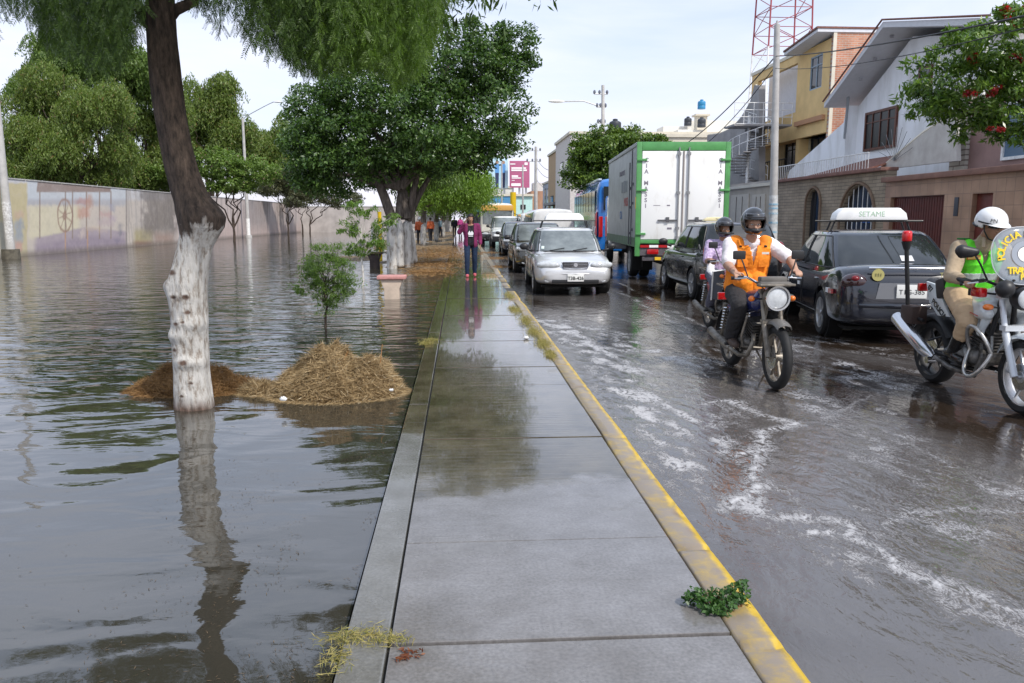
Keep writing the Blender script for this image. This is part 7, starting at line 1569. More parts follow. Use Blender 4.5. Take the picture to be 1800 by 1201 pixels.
fender(t,fy_,r+.035,.15,R(75),R(150),whp,'front_fender'); fender(t,ry_,r+.05,.17,R(30),R(160),blackpl,'rear_fender')
hb=MB().tube([(-.36,.26,1.05),(-.22,.34,1.09),(-.10,.38,1.04),(.10,.38,1.04),(.22,.34,1.09),(.36,.26,1.05)],.013,8).build('handlebar', blackpl, t, 60); g_=MB()
for s in (-1,1): g_.cyl((s*.25,.322,1.08),(s*.37,.255,1.048),.019)
g_.build('grips', blackpl, hb, 60); lv=MB()
for s in (-1,1): lv.tube([(s*.21,.37,1.08),(s*.28,.37,1.07),(s*.37,.30,1.05)],.007,5)
lv.build('levers', chrome, hb)
for s in (-1,1):
    o=MB().tube([(s*.20,.36,1.09),(s*.28,.38,1.22),(s*.33,.37,1.30)],.008,6).build('mirror', blackpl, t, 60)
    mm=MB(); mm.cap((s*.33,.37,1.325),(s*.43,.34,1.335),.034,.052); mm.cap((s*.36,.37,1.31),(s*.43,.34,1.30),.03,.03); linkmesh('mirror_shell', voxel(mm,.007,4), blackpl, o, 60)
    o=MB().tube([(s*.12,fy_-.24,.86),(s*.20,fy_-.22,.87)],.009,6).build('indicator_stalk', blackpl, t); MB().ell((s*.235,fy_-.22,.87),(.045,.035,.028)).build('turn_signal', amber, t, 180)
    o=MB().tube([(s*.12,fy_-.30,.97),(s*.22,fy_-.34,.98)],.010,6).build('lamp_bracket', blackpl, t); MB().box((s*.25,fy_-.34,.985),(.07,.14,.085)).build('red_lamp', redlens, o, bevel=.02); MB().box((s*.25,fy_-.43,.985),(.06,.04,.075)).build('lamp_back', blackpl, o, bevel=.01)
hd=MB().lathe([(.085,0),(.10,-.03),(.09,-.10),(.03,-.15)],(0,fy_-.08,.95),'y',26).build('headlight', blackpl, t, 60); MB().ell((0,fy_-.082,.95),(.083,.02,.083),nu=20,nv=10).build('headlight_glass', lens, hd, 180)
MB().ell((.17,fy_-.12,1.03),(.075,.075,.075)).build('siren_horn', blackpl, t, 180); MB().box((0,fy_-.26,1.08),(.22,.12,.07)).build('instruments', blackpl, t, bevel=.02)
# tall clear windscreen with lettering
wsm=bpy.data.materials.new('screen plastic'); wsm.use_nodes=True; nt=wsm.node_tree; b=nt.nodes['Principled BSDF']; o_=nt.nodes['Material Output']; b.inputs['Base Color'].default_value=(0.42,0.47,0.53,1); b.inputs['Roughness'].default_value=.15
tb=nt.nodes.new('ShaderNodeBsdfTransparent'); ms=nt.nodes.new('ShaderNodeMixShader'); ms.inputs[0].default_value=.45; nt.links.new(tb.outputs[0],ms.inputs[1]); nt.links.new(b.outputs[0],ms.inputs[2]); nt.links.new(ms.outputs[0],o_.inputs['Surface'])
SW,SH=.26,.235; sc=(0,fy_-.17,1.30)
def scr(u,v,off=0):
    x=u*SW; z=v*SH; return V((x, sc[1]+.06-.32*x*x*4*.5-.10*(v+1)*.5+off, sc[2]+z))
mb=MB(); n=40; rings=[]
for j in range(7):
    k_=j/6; rings.append([scr(math.copysign(abs(math.cos(a))**.75,math.cos(a))*k_, math.copysign(abs(math.sin(a))**.8,math.sin(a))*k_) for a in [2*math.pi*i/n for i in range(n)]])
vs=[p for q in rings for p in q]; mb.add(vs,[(j*n+i,j*n+(i+1)%n,(j+1)*n+(i+1)%n,(j+1)*n+i) for j in range(1,6) for i in range(n)]+[tuple(n+i for i in range(n))])
wsn=linkmesh('windscreen', evaluated(mb.mesh(),[('SOLIDIFY',dict(thickness=.004))]), wsm, t, 180)
MB().tube([scr(math.copysign(abs(math.cos(a))**.75,math.cos(a)), math.copysign(abs(math.sin(a))**.8,math.sin(a))) for a in [2*math.pi*i/n for i in range(n+1)]],.004,5).build('screen_edge', mat('edge plastic',(0.5,0.52,0.56),.3), wsn)
yel=mat('yellow vinyl',(0.85,0.58,0.02),.5); cx0=V((-.0,0))
def glyph(ch,u,v,ang,size):
    x=u*SW; p=scr(u,v,.010); nrm=V((.64*x*2,1,.2)).normalized(); xa=V((-1,0,0)); xa=(xa-nrm*xa.dot(nrm)).normalized(); za=nrm.cross(xa); 
    q=Matrix.Rotation(ang,3,nrm); text('lettering',ch,size,yel,wsn,p,basis(q@xa,q@za,nrm),.0015,bold=.002)
s1='POLICIA NACIONAL'
for i,ch in enumerate(s1):
    f_=i/(len(s1)-1); a=math.radians(188-f_*196)     # as seen from the front, left to right over the top
    if ch!=' ': glyph(ch,-math.cos(a)*.74,.02+math.sin(a)*.74,(a-math.pi/2),.078)
for i,ch in enumerate('TRANSITO'): glyph(ch,(.50-i*.143),-.52,0,.078)
for i,ch in enumerate('PNP'): glyph(ch,(.15-i*.15),-.74,0,.06)
mb=MB(); mb.add([scr(math.cos(a)*k_*.44,.05+math.sin(a)*k_*.46,.006) for k_ in (.62,1) for a in [2*math.pi*i/28 for i in range(28)]],[(i,(i+1)%28,28+(i+1)%28,28+i) for i in range(28)]); mb.build('badge_ring', mat('badge grey',(0.30,0.33,0.38),.4), wsn)
MB().add([scr(math.cos(a)*.25,.05+math.sin(a)*.26,.007) for a in [2*math.pi*i/28 for i in range(28)]],[tuple(range(28))]).build('badge_centre', signw, wsn)
for u,v in ((-.8,-.1),(.8,-.1),(-.4,-.85),(.4,-.85)): p=scr(u,v); MB().cyl(p-V((0,.008,0)),p+V((0,.012,0)),.009).build('screen_bolt', ink, wsn)
# tank and side fairings
tk=MB(); tk.cap((0,-.02,.84),(0,.26,.92),.13,.11)
for s in (-1,1): tk.cap((s*.09,.0,.80),(s*.11,.28,.84),.085,.085); tk.cap((s*.14,.14,.78),(s*.165,.36,.80),.05,.05); tk.cap((s*.12,.08,.74),(s*.16,.28,.62),.05,.03); tk.cap((s*.15,.34,.78),(s*.16,.26,.62),.04,.03)
linkmesh('fuel_tank', voxel(tk,.011,8), whp, t, 180); 
for s in (-1,1): MB().tube([(s*.222,.18,.80),(s*.216,.30,.775)],.006,5,flat=.4).build('red_stripe', mat('red decal',(0.5,0.02,0.03),.4), t)
st=MB(); st.cap((0,-.50,.88),(0,-.06,.80),.075,.07); 
for s in (-1,1): st.cap((s*.07,-.46,.87),(s*.05,-.10,.80),.06,.05)
linkmesh('seat', voxel(st,.012,5), seatm, t, 180)
for s in (-1,1):
    P_=[(s*.13,-.70,1.00),(s*.13,-.52,.98),(s*.145,-.40,.88),(s*.15,-.22,.70),(s*.15,-.42,.69),(s*.14,-.60,.80)]; o=MB().prism(P_,(-s*.03,0,0)).build('tail_fairing', whp, t, bevel=.012)
    d_=(V(P_[3])-V(P_[0])).normalized()
    if s>0: rot=basis(V((0,.70,-.42)).normalized(), V((0,.42,.70)).normalized(), V((1,0,0))); text('lettering','POLICIA',.075,ink,o,(.154,-.40,.755),rot,.001,bold=.002); text('lettering','07',.08,ink,o,(.138,-.60,.93),rot,.001,bold=.002)
sk=MB(); sk.cap((0,-.55,.90),(0,-.85,.98),.06,.04); linkmesh('tail', voxel(sk,.011,5), blackpl, t, 180)
pc_=MB(); pc_.tube([(.17,-.62,.62),(.19,-.80,.64),(.19,-.86,.72)],.016,8); pc_.cyl((.20,-.86,.70),(.27,-.85,1.36),.021); pc_.tube([(.265,-.85,1.30),(.27,-.85,1.38)],[.028,.05],14); pc_.build('lamp_pole', blackpl, t, 60)
MB().lathe([(.040,1.38),(.047,1.39),(.047,1.465),(.040,1.48),(.02,1.485)],(.27,-.85,0),'z',20).build('red_beacon', mat('beacon red',(0.60,0.01,0.015),.2,coat=.6), t, 60)
bx_=MB().box((.17,-.80,.66),(.16,.22,.18)).build('equipment_box', mat('dark brown box',(0.05,0.03,0.025),.6), t, bevel=.02)
ex=MB(); ex.tube([(.10,.22,.52),(.14,.30,.42),(.15,.22,.24),(.15,-.15,.24),(.16,-.38,.30)],.024,10); ex.build('exhaust_pipe', engm, t, 60)
sl2=MB(); sl2.tube([(.17,-.40,.29),(.18,-.46,.32),(.20,-.52,.355),(.235,-.98,.60),(.237,-1.0,.612)],[.03,.052,.062,.066,.058],22,); so_=sl2.build('silencer', mat('brushed steel',(0.66,0.66,0.68),.22,.9,var=.1,vscale=4,stretch=(1,.2,1)), t, 50); MB().cyl((.237,-1.0,.611),(.2375,-1.005,.614),.035).build('silencer_hole', ink, so_); MB().cyl((.155,-.40,.27),(.235,-.40,.27),.035).build('axle_boss', chrome, t, 50)
en=MB(); en.cap((-.08,.0,.38),(.11,.0,.38),.12); en.cap((-.08,.16,.40),(.10,.16,.40),.085); en.box((0,.16,.55),(.20,.20,.22),Matrix.Rotation(-.25,3,'X')); linkmesh('engine', voxel(en,.012,3), engm, t, 60); MB().lathe([(.095,.13),(.10,.16),(.085,.175),(.04,.18)],(0,.02,.39),'x',24).build('clutch_cover', mat('grey casting',(0.32,0.33,0.34),.4,.4), t, 50)
fn=MB()
for k in range(7): fn.box((0,.15+.008*k,.47+.03*k),(.24,.24,.009),Matrix.Rotation(-.25,3,'X'))
fn.build('engine_fins', engm, t)
fr=MB()
for s in (-1,1): fr.tube([(s*.06,.36,.92),(s*.10,.30,.55),(s*.10,.18,.28),(s*.10,-.2,.26)],.022,8); fr.tube([(s*.10,-.20,.34),(s*.11,ry_,r)],.026,8); fr.tube([(s*.08,.3,.86),(s*.1,-.2,.72),(s*.08,-.7,.86)],.018,8)
fr.build('frame', blackpl, t, 60)
for s in (-1,1):
    c_=V((s*.26,.30,.47)); P_=[c_+V((-s*.16*(1-abs(math.sin(a)))*.6,math.cos(a)*.15,math.sin(a)*.22)) for a in np.linspace(0,2*math.pi,25)]; cb=MB().tube(P_,.017,8); cb.tube([P_[0],(s*.10,.34,.60)],.014,6); cb.tube([P_[18],(s*.08,.15,.26)],.014,6); cb.build('crash_bar', mat('worn chrome',(0.5,0.49,0.47),.3,.8,var=.3,vscale=12), t, 60)
pg=MB(); 
for s in (-1,1): pg.box((s*.20,-.10,.34),(.14,.045,.03)); pg.tube([(s*.13,-.35,.50),(s*.20,-.45,.45)],.012,6)
pg.build('footpegs', blackpl, t, bevel=.006)
MB().box((0,-.92,.92),(.16,.05,.08)).build('tail_light', redlens, t, bevel=.015)

# officer
t=person(B3, math.pi-.03, 'traffic police officer in white helmet, khaki uniform and lime green vest, astride the white motorcycle')
bd=MB(); pel,che,nk=(0,-.22,.94),(.0,-.12,1.22),(0,-.06,1.40)
torso(bd,pel,che,nk,0,1.0); bd.cap((0,-.07,1.37),(0,.0,1.47),.056,.052)
hf=V((-.10,1,-.26)); P,B=head(bd,(0,.045,1.545),hf,(0,.2,1),1.04)
RS,LS=(.19,-.09,1.345),(-.19,-.09,1.345); RE,RWr=(.31,.02,1.10),(.33,.20,1.085); LE,LWr=(-.30,.02,1.11),(-.33,.20,1.085)
armc(bd,RS,RE,RWr); armc(bd,LS,LE,LWr); hand(bd,RWr,(-.05,1,-.15),(0,-.2,-1),(-1,.1,0),2.0,1.08); hand(bd,LWr,(.05,1,-.15),(0,-.2,-1),(1,.1,0),2.0,1.08)
K=(.215,.16,.70); A_=(.20,-.06,.40)
for s in (-1,1): legc(bd,(s*.10,-.20,.92),(s*K[0],K[1],K[2]),(s*A_[0],A_[1],A_[2]))
linkmesh('body', voxel(bd,.007,4), skin, t, 180); eyes(P,B,t)
khaki=cloth('khaki cloth',(0.40,0.31,0.21),.85,.12,5,.02,8)
sh=MB(); torso(sh,pel,che,nk,.012); armc(sh,RS,RE,RWr,.018,1.02,.93); armc(sh,LS,LE,LWr,.018,1.02,.93); sh.cap((0,-.06,1.37),(0,-.03,1.42),.068,.060); linkmesh('uniform_shirt', voxel(sh,.009,3), khaki, t, 180)
MB().tube([(.07,.06,1.35),(.055,.04,1.42),(0,-.10,1.45),(-.055,.04,1.42),(-.07,.06,1.35)],.020,8,flat=.6).build('collar', khaki, t, 60)
tr=MB(); 
for s in (-1,1): tr.cap((s*.06,-.23,.93),(s*.10,-.20,.92),.118,.112); tr.cap((s*.11,-.20,.92),(s*.20,.10,.78),.112,.095); tr.cap((s*.20,.10,.78),(s*K[0],K[1],K[2]),.095,.082); tr.cap((s*K[0],K[1],K[2]),(s*.21,.08,.58),.080,.068)
linkmesh('riding_breeches', voxel(tr,.010,3), cloth('beige breeches',(0.52,0.37,0.23),.85,.10,5,.02,8), t, 180)
bo=MB(); 
for s in (-1,1): bo.cap((s*.212,.09,.60),(s*.205,.0,.46),.064,.060); bo.cap((s*.205,.0,.46),(s*.20,-.06,.40),.060,.050); foot(bo,(s*.20,-.06,.41),(0,1,-.05),.014)
linkmesh('riding_boots', voxel(bo,.009,3), mat('boot leather',(0.012,0.011,0.011),.25,coat=.3), t, 180)
ve=MB()
for s in (-1,1): ve.cap((s*.075,-.22,.95),(s*.075,-.17,1.08),.122,.120); ve.cap((s*.075,-.17,1.08),(s*.085,-.11,1.24),.120,.122); ve.cap((s*.10,-.10,1.26),(s*.125,-.08,1.36),.096,.058)
vm=voxel(ve,.009,3); bm=bmesh.new(); bm.from_mesh(vm)
dl=[f for f in bm.faces if (lambda c_: (c_.y>-.04 and abs(c_.x)<.055*max(0,(c_.z-1.16)/.20)) or (c_.z>1.38 and abs(c_.x)<.075))(f.calc_center_median())]
bmesh.ops.delete(bm,geom=dl,context='FACES'); bm.to_mesh(vm); bm.free()
lime_v=cloth('lime vest',(0.13,0.75,0.03),.7,.25,7,.025,8); vest=linkmesh('green_vest', evaluated(vm,[('SOLIDIFY',dict(thickness=.006,offset=1))]), lime_v, t, 180)
tape=mat('grey reflective tape',(0.45,0.50,0.50),.3,var=.1,vscale=20)
def band(z0,z1,name,m_,y0=-1,y1=1):
    vm2=vm.copy(); bm=bmesh.new(); bm.from_mesh(vm2); bmesh.ops.delete(bm,geom=[f for f in bm.faces if not (z0<f.calc_center_median().z<z1 and y0<f.calc_center_median().y<y1)],context='FACES')
    for v_ in bm.verts: v_.co += v_.normal*.008
    bm.to_mesh(vm2); bm.free(); linkmesh(name, evaluated(vm2,[('SOLIDIFY',dict(thickness=.003,offset=1))]), m_, vest, 180)
band(1.06,1.12,'reflective_band',tape)
MB().box((.115,.018,1.262),(.115,.01,.028)).build('name_patch', mat('gold patch',(0.62,0.40,0.10),.6), vest); MB().box((.115,.012,1.262),(.125,.01,.040)).build('patch_border', mat('orange patch',(0.6,0.12,0.03),.6), vest)
ep=MB(); 
for s in (-1,1): ep.box((s*.16,-.09,1.425),(.09,.06,.014))
ep.build('epaulettes', mat('dark green cloth',(0.03,0.16,0.03),.8), vest, bevel=.004)
gl=MB(); 
for (W_,d_) in ((RWr,V((-.05,1,-.15))),(LWr,V((.05,1,-.15)))):
    W_=V(W_); d_.normalize(); s_=V((1,0,0))
    for o_ in (-.026,-.009,.009,.026): gl.cap(W_-d_*.03+s_*o_*.7,W_+d_*.092+s_*o_*1.05,.020,.018)
linkmesh('fingerless_gloves', voxel(gl,.007,3), mat('glove leather',(0.015,0.014,0.014),.6), t, 180)
hp=MB().box((.17,-.33,.96),(.07,.14,.18),Matrix.Rotation(.3,3,'X')).build('holster', blackpl, t, bevel=.02); MB().tube([(.14,-.08,.97),(.155,-.22,.965),(.12,-.35,.96),(0,-.38,.96),(-.12,-.35,.96),(-.155,-.22,.965),(-.14,-.08,.97)],.022,8,flat=.5).build('duty_belt', blackpl, t, 60)
# open-face helmet with peak and strap
f=hf.normalized(); up=V((0,.2,1)); up=(up-f*up.dot(f)).normalized(); r_=f.cross(up); Bh=basis(r_,f,up); c_=V((0,.03,1.565)); vs=[]; fs=[]; nu,nv=40,20
for j in range(nv+1):
    th=math.pi*.5*j/nv*1.22
    for i in range(nu): ph=2*math.pi*i/nu; vs.append(c_+Bh@V((.122*math.sin(th)*math.cos(ph),.148*math.sin(th)*math.sin(ph),.128*math.cos(th)+.012)))
for j in range(nv):
    for i in range(nu):
        ph=(i+.5)/nu*360; az=abs((ph-90+180)%360-180)
        if (j+.5)/nv>(.84 if az<75 else 1.0): continue
        fs.append((j*nu+i,(j+1)*nu+i,(j+1)*nu+(i+1)%nu,j*nu+(i+1)%nu))
me=MB().add(vs,fs).mesh(); bm=bmesh.new(); bm.from_mesh(me); bmesh.ops.remove_doubles(bm,verts=bm.verts,dist=1e-5); bmesh.ops.delete(bm,geom=[v_ for v_ in bm.verts if not v_.link_faces],context='VERTS'); bm.to_mesh(me); bm.free()
h=linkmesh('helmet', evaluated(me,[('SOLIDIFY',dict(thickness=.014,offset=-1))]), mat('helmet white',(0.80,0.80,0.80),.25,coat=.6), t, 180)
MB().grid(lambda a,b_: c_+Bh@V(((.118+.0*b_)*math.sin((a*2-1)*1.1),(.145+.055*b_)*math.cos((a*2-1)*1.1),.030-.022*b_)),13,4).build('peak', MATS['helmet white'], h, 180)
MB().tube([c_+Bh@V((.124*math.cos(a),.150*math.sin(a),-.028 if math.sin(a)<0 else .02)) for a in np.linspace(0,2*math.pi,30)],.007,6).build('helmet_trim', blackpl, h, 60)
MB().tube([P(.082,.01,.03),P(.080,.03,-.04),P(.05,.06,-.10),P(0,.075,-.118),P(-.05,.06,-.10),P(-.080,.03,-.04),P(-.082,.01,.03)],.006,6).build('chin_strap', blackpl, h)
text('lettering','PN',.045,ink,h,c_+Bh@V((.075,.124,.050)),Bh@basis(V((-.85,.5,0)).normalized(),V((.0,0,1)),V((.5,.85,.1)).normalized()),.001)
sg=MB(); sg.grid(lambda a,b_: P(.078*math.sin((a*2-1)*1.25),.034+.062*math.cos((a*2-1)*1.25),-.006+.036*b_),15,4); linkmesh('sunglasses', evaluated(sg.mesh(),[('SOLIDIFY',dict(thickness=.004,offset=1))]), mat('dark lens',(0.01,0.01,0.012),.08), t, 180)

# ------------------------------------------------------------------ walkers
def walker(loc, rz, label, top, trouser, hairlong=True, sc=1.0, step=.10, arm_up=False, shoes=None, hatm=None, vox=.011, inner=None, top2=None):
    t=person(loc, rz, label); t.scale=(sc,)*3; bd=MB(); pel,che,nk=(0,0,.93),(0,0,1.20),(0,0,1.40); torso(bd,pel,che,nk,0,.98); bd.cap((0,0,1.37),(0,.01,1.46),.048,.046); P,B=head(bd,(0,.015,1.53),(0,1,-.12),(0,0,1),.98)
    RS,LS=(.175,0,1.34),(-.175,0,1.34); LE,LW_=(-.24,-.03,1.08),(-.25,.05,.85)
    RE,RW_=((.30,.05,1.18),(.16,.14,1.42)) if arm_up else ((.24,-.05,1.08),(.24,.04,.85))
    armc(bd,RS,RE,RW_,0,.9); armc(bd,LS,LE,LW_,0,.9); hand(bd,LW_,(0,.1,-1),(1,0,0),(0,1,0),.7,.95); hand(bd,RW_,(-.45,0,1) if arm_up else (0,.1,-1),(-1,0,0),(0,1,0),1.0 if arm_up else .7,.95)
    J=((.095,(.10,step*.9,.50),(.10,step*.7,.085)),(-.095,(-.10,-step*.1,.49),(-.10,-step*1.1,.10)))
    for hx,K,A_ in J: legc(bd,(hx,0,.90),K,A_,0,.95); foot(bd,A_,(0,1,0),-.006)
    linkmesh('body', voxel(bd,vox*.8,4), skin, t, 180); eyes(P,B,t,.98)
    sh=MB(); torso(sh,(0,0,.96 if not inner else .86),che,nk,.016,1.0); armc(sh,RS,RE,RW_,.016,.95,.92); armc(sh,LS,LE,LW_,.016,.95,.92); 
    shm=voxel(sh,vox,3); bm=bmesh.new(); bm.from_mesh(shm)
    if inner: bmesh.ops.delete(bm,geom=[f for f in bm.faces if f.calc_center_median().y>.03 and abs(f.calc_center_median().x)<.085],context='FACES')
    bm.to_mesh(shm); bm.free(); linkmesh('top', evaluated(shm,[('SOLIDIFY',dict(thickness=.006,offset=1))]), top, t, 180)
    if inner:
        iv=MB(); torso(iv,(0,0,.88),che,(0,0,1.36),.010,.96); linkmesh('dark_tee', voxel(iv,vox,3), inner, t, 180)
    tr=MB(); 
    for hx,K,A_ in J: tr.cap((hx*.5,0,.93),(hx,0,.90),.108,.10); legc(tr,(hx,0,.90),K,A_,.012,.95,.052)
    linkmesh('trousers', voxel(tr,vox,3), trouser, t, 180)
    sf=MB(); 
    for hx,K,A_ in J: foot(sf,A_,(0,1,0),.006)
    linkmesh('shoes', voxel(sf,vox*.9,3), shoes or shoe_m, t, 180)
    hr=MB(); hr.ell(P(0,-.022,.045),(.083,.100,.088)); 
    if hairlong: 
        for s in (-1,1): hr.cap(P(s*.06,-.03,.02),P(s*.065,-.02,-.14),.035,.03); hr.cap(P(s*.03,-.07,0),P(s*.04,-.07,-.16),.04,.035)
    hm=voxel(hr,vox*.9,4); bm=bmesh.new(); bm.from_mesh(hm); Bi=B.transposed(); hc=P(0,0,0)
    bmesh.ops.delete(bm,geom=[f for f in bm.faces if (lambda q: q.y>.035 and q.z<.055)(Bi@(f.calc_center_median()-hc))],context='FACES'); bm.to_mesh(hm); bm.free()
    linkmesh('hair' if not hatm else 'hat', evaluated(hm,[('SOLIDIFY',dict(thickness=.006,offset=1))]), hatm or hairm, t, 180)
    return t
wkp = gp(828,487,0); mag = cloth('magenta jacket',(0.17,0.017,0.08)); jeans=cloth('blue jeans',(0.010,0.024,0.06)); blk_=cloth('black tee',(0.012,0.012,0.015))
t=walker((wkp.x,wkp.y,0), math.pi, 'woman in magenta cardigan, black tee and blue jeans walking on the pavement', mag, jeans, arm_up=True, shoes=cloth('pink shoes',(0.45,0.10,0.12)), inner=blk_, sc=.985)
m_=MB(); m_.prism([(-.06,.126,1.10),(.06,.126,1.10),(.075,.123,1.16),(.03,.12,1.22),(0,.125,1.17),(-.03,.12,1.22),(-.075,.123,1.16)],(0,.006,0)); m_.box((0,.124,1.075),(.12,.008,.018)); m_.build('tee_print', mat('white print',(0.7,0.7,0.72),.7), t)
p=gp(799,415,0); walker((p.x,p.y,0),0,'distant person in dark clothes walking on the pavement before the far trees',cloth('dark coat',(0.02,0.02,0.03)),cloth('dark slacks',(0.015,0.015,0.02)),False,vox=.02)
p=gp(811,411,0); walker((p.x-.1,p.y,0),math.pi,'distant person in pink top on the pavement, left of the magenta cardigan',cloth('pink top',(0.40,0.05,0.20)),cloth('dark slacks',(0.015,0.015,0.02)),True,vox=.02)
p=gp(738,430,WZ); walker((p.x,p.y,WZ),0,'worker in orange vest between the whitewashed trunks, nearer of the two',cloth('orange worker vest',(0.50,0.11,0.04)),cloth('dark slacks',(0.015,0.015,0.02)),False,vox=.02,hatm=mat('worker cap',(0.6,0.6,0.62),.6))
p=gp(757,425,WZ); walker((p.x,p.y,WZ),.5,'worker in orange red vest right of the whitewashed trunks, farther of the two',cloth('orange worker vest',(0.50,0.11,0.04)),cloth('dark slacks',(0.015,0.015,0.02)),False,vox=.02)
p=gp(774,418,WZ); walker((p.x,p.y,WZ+.03),-1.2,'distant person in a grey blue shirt and pale cap beside the yellow sign post',cloth('grey blue shirt',(0.10,0.15,0.18)),cloth('dark slacks',(0.015,0.015,0.02)),False,vox=.02,hatm=mat('pale cap',(0.55,0.62,0.66),.6))

# ------------------------------------------------------------------ stools, straw, weeds, litter
def stool(px, py, label, top_m, leg_m, topz, hw_=.27):
    B=gp(px,py,WZ); t=empty('concrete_stool',B,0,label,'stool'); zt_=topz-B.z
    MB().box((0,0,zt_-.035),(hw_*2.1,.42,.07)).build('seat', top_m, t, bevel=.02)
    MB().prism([(-.15,-.16,-.3),(.15,-.16,-.3),(.15,-.16,zt_-.26),(.22,-.16,zt_-.081),(-.22,-.16,zt_-.081),(-.15,-.16,zt_-.26)],(0,.32,0)).build('pedestal', leg_m, t, bevel=.01); return t
stool(690,525,'pink topped concrete stool with pale pedestal standing in the flood',mat('pink paint',(0.50,0.24,0.22),.6,var=.15,vscale=9),mat('pale pedestal',(0.52,0.42,0.34),.7,var=.1,vscale=6),yp(690,484,gp(690,525,WZ).y).z)
stool(659,470,'dark brown concrete stool in the flood, left of the big tree stems',mat('brown stone',(0.10,0.055,0.045),.8,var=.3,vscale=9),mat('black stone',(0.04,0.03,0.028),.8,var=.3),yp(659,443,gp(659,470,WZ).y).z,.26)
strawm = leafmat('straw', (0.17,0.11,0.045), (0.50,0.37,0.20), .7, .15, (0.66,0.57,0.40)); straw2 = leafmat('brown straw', (0.15,0.075,0.025), (0.36,0.21,0.08), .7, .15)
def heap(name, c, rx_, ry_, h, n, label, m_, seed, bumps=()):
    rg=np.random.default_rng(seed); t=empty(name,c,0,label,'straw heap')
    def hz(x,y): 
        d=np.sqrt((x/rx_)**2+(y/ry_)**2); z=h*np.clip(1-d**3.0,0,1)*(0.62+1.5*(fbm(x*6+seed,y*6,seed)-.35))
        for (bx,by,br,bh) in bumps: z=z+bh*np.exp(-((x-bx)**2+(y-by)**2)/br**2)
        return z-.04
    me,X,Y=gridmesh(np.linspace(-rx_,rx_,50),np.linspace(-ry_,ry_,50),hz); linkmesh('core', me, mat('straw core',(0.14,0.085,0.035),.9,var=.4,vscale=30,bump=.02,bscale=60), t, 180)
    a=rg.uniform(0,6.283,n); rr=np.sqrt(rg.uniform(0,1.1,n)); x=np.cos(a)*rr*rx_; y=np.sin(a)*rr*ry_; z=hz(x,y)+rg.uniform(-.01,.05,n)
    z=np.maximum(z,.003); P=np.stack([x,y,z],-1); d=rg.normal(size=(n,3)); d[:,2]*=.5; d[:,0]-=x*1.2; d[:,1]-=y*.6; d[:,2]+=.7*(rg.uniform(size=n)<.3); flatm=z<.012; d[flatm,2]*=.1
    nn=rg.normal(size=(n,3))+np.array([0,-.3,.8]); linkmesh('straw', leaf_mesh([leaf_quads(P,d,nn,rg.uniform(.05,.20,n),rg.uniform(.003,.008,n))]), m_, t)
    return t
hc=gp(583,700,WZ); heap('straw_heap',(hc.x+.02,hc.y+.22,WZ),.60,.44,.37,24000,'big pale golden heap of cut straw in the flood beside the pavement',strawm,3,((-.02,.05,.12,.10),(.25,-.05,.12,.04)))
hc2=gp(330,690,WZ); heap('straw_heap',(hc2.x+.02,hc2.y+.15,WZ),.58,.36,.17,15000,'low reddish brown straw heaped round the foot of the leaning tree',straw2,4,((-.30,.1,.10,.08),(.22,.05,.12,.06)))
hc3=gp(465,690,WZ); heap('straw_drift',(hc3.x-.02,hc3.y+.02,WZ),.22,.20,.09,4500,'thin bridge of straw between the two heaps',strawm,6)
tk_=MB(); 
for a,b_ in (((668,645),(672,605)),((652,660),(648,640)),((600,640),(612,618)),((690,690),(694,664))): p0=yp(*a,hc.y+.1); p1=yp(*b_,hc.y+.1); tk_.tube([p0,p1],[.004,.002],5)
o=tk_.build('straw_stalks', mat('dry stalk',(0.42,0.20,0.07),.7), None); tag(o,'few stiff reddish stalks standing up from the right side of the big straw heap','stalks')
for px,py,lb,sz in ((688,688,'scrap of white litter caught in the big straw heap, right side',.02),(498,705,'crumpled pale plastic at the left foot of the big straw heap',.03),(925,594,'small white litter cup lying on the pavement by the kerb grass',.035)):
    p=gp(px,py,0.02 if px>900 else .02); m_=MB(); rg2=random.Random(px); m_.ell((0,0,sz*.6),(sz,sz*.7,sz*.6),nu=9,nv=6); m_.v=[tuple(q*(1+rg2.uniform(-.25,.25)) for q in v_) for v_ in m_.v]; o=m_.build('litter', mat('white litter',(0.7,0.7,0.7),.5), None, 30); o.location=(p.x,p.y,.0 if px>900 else .02); tag(o,lb,'litter')
# floating scum and straw flecks near the pavement edge
rg=np.random.default_rng(12); n=3800; fx=XL-.02-np.abs(rg.normal(0,.6,n)); fy_=rg.uniform(2.2,6.5,n); ok=fbm(fx*3,fy_*3,5)>.50; P=np.stack([fx[ok],fy_[ok],np.full(ok.sum(),WZ+.003)],-1); n=len(P); d=rg.normal(size=(n,3)); d[:,2]=0
tag(linkmesh('floating_debris', leaf_mesh([leaf_quads(P,d,np.tile([0,0,1.],(n,1)),rg.uniform(.004,.03,n)**1.0,rg.uniform(.001,.004,n))]), leafmat('scum',(0.035,0.022,0.012),(0.16,0.11,0.06),.7,.1), None), kind='stuff')
def tuft(name, spots, n, ln, m_, label, cat, seed, z=0.0, flat=.4, wd=.004, kind=None):
    rg=np.random.default_rng(seed); c0=gp(*spots[0][:2],z); PP=[];
    for (px,py,rx_,ry_) in spots: c=gp(px,py,z); k=int(n/len(spots)); PP.append(np.stack([c.x-c0.x+rg.normal(0,rx_,k),c.y-c0.y+rg.normal(0,ry_,k),rg.uniform(.002,ln*.4,k)],-1))
    P=np.concatenate(PP); n=len(P); d=rg.normal(size=(n,3)); d[:,2]=np.abs(d[:,2])*flat; o=linkmesh(name, leaf_mesh([leaf_quads(P,d,rg.normal(size=(n,3))+np.array([0,0,1.]),ln*rg.uniform(.5,1.3,n),np.full(n,wd))]), m_, None); o.location=(c0.x,c0.y,z); tag(o,label,cat,None,kind); return o
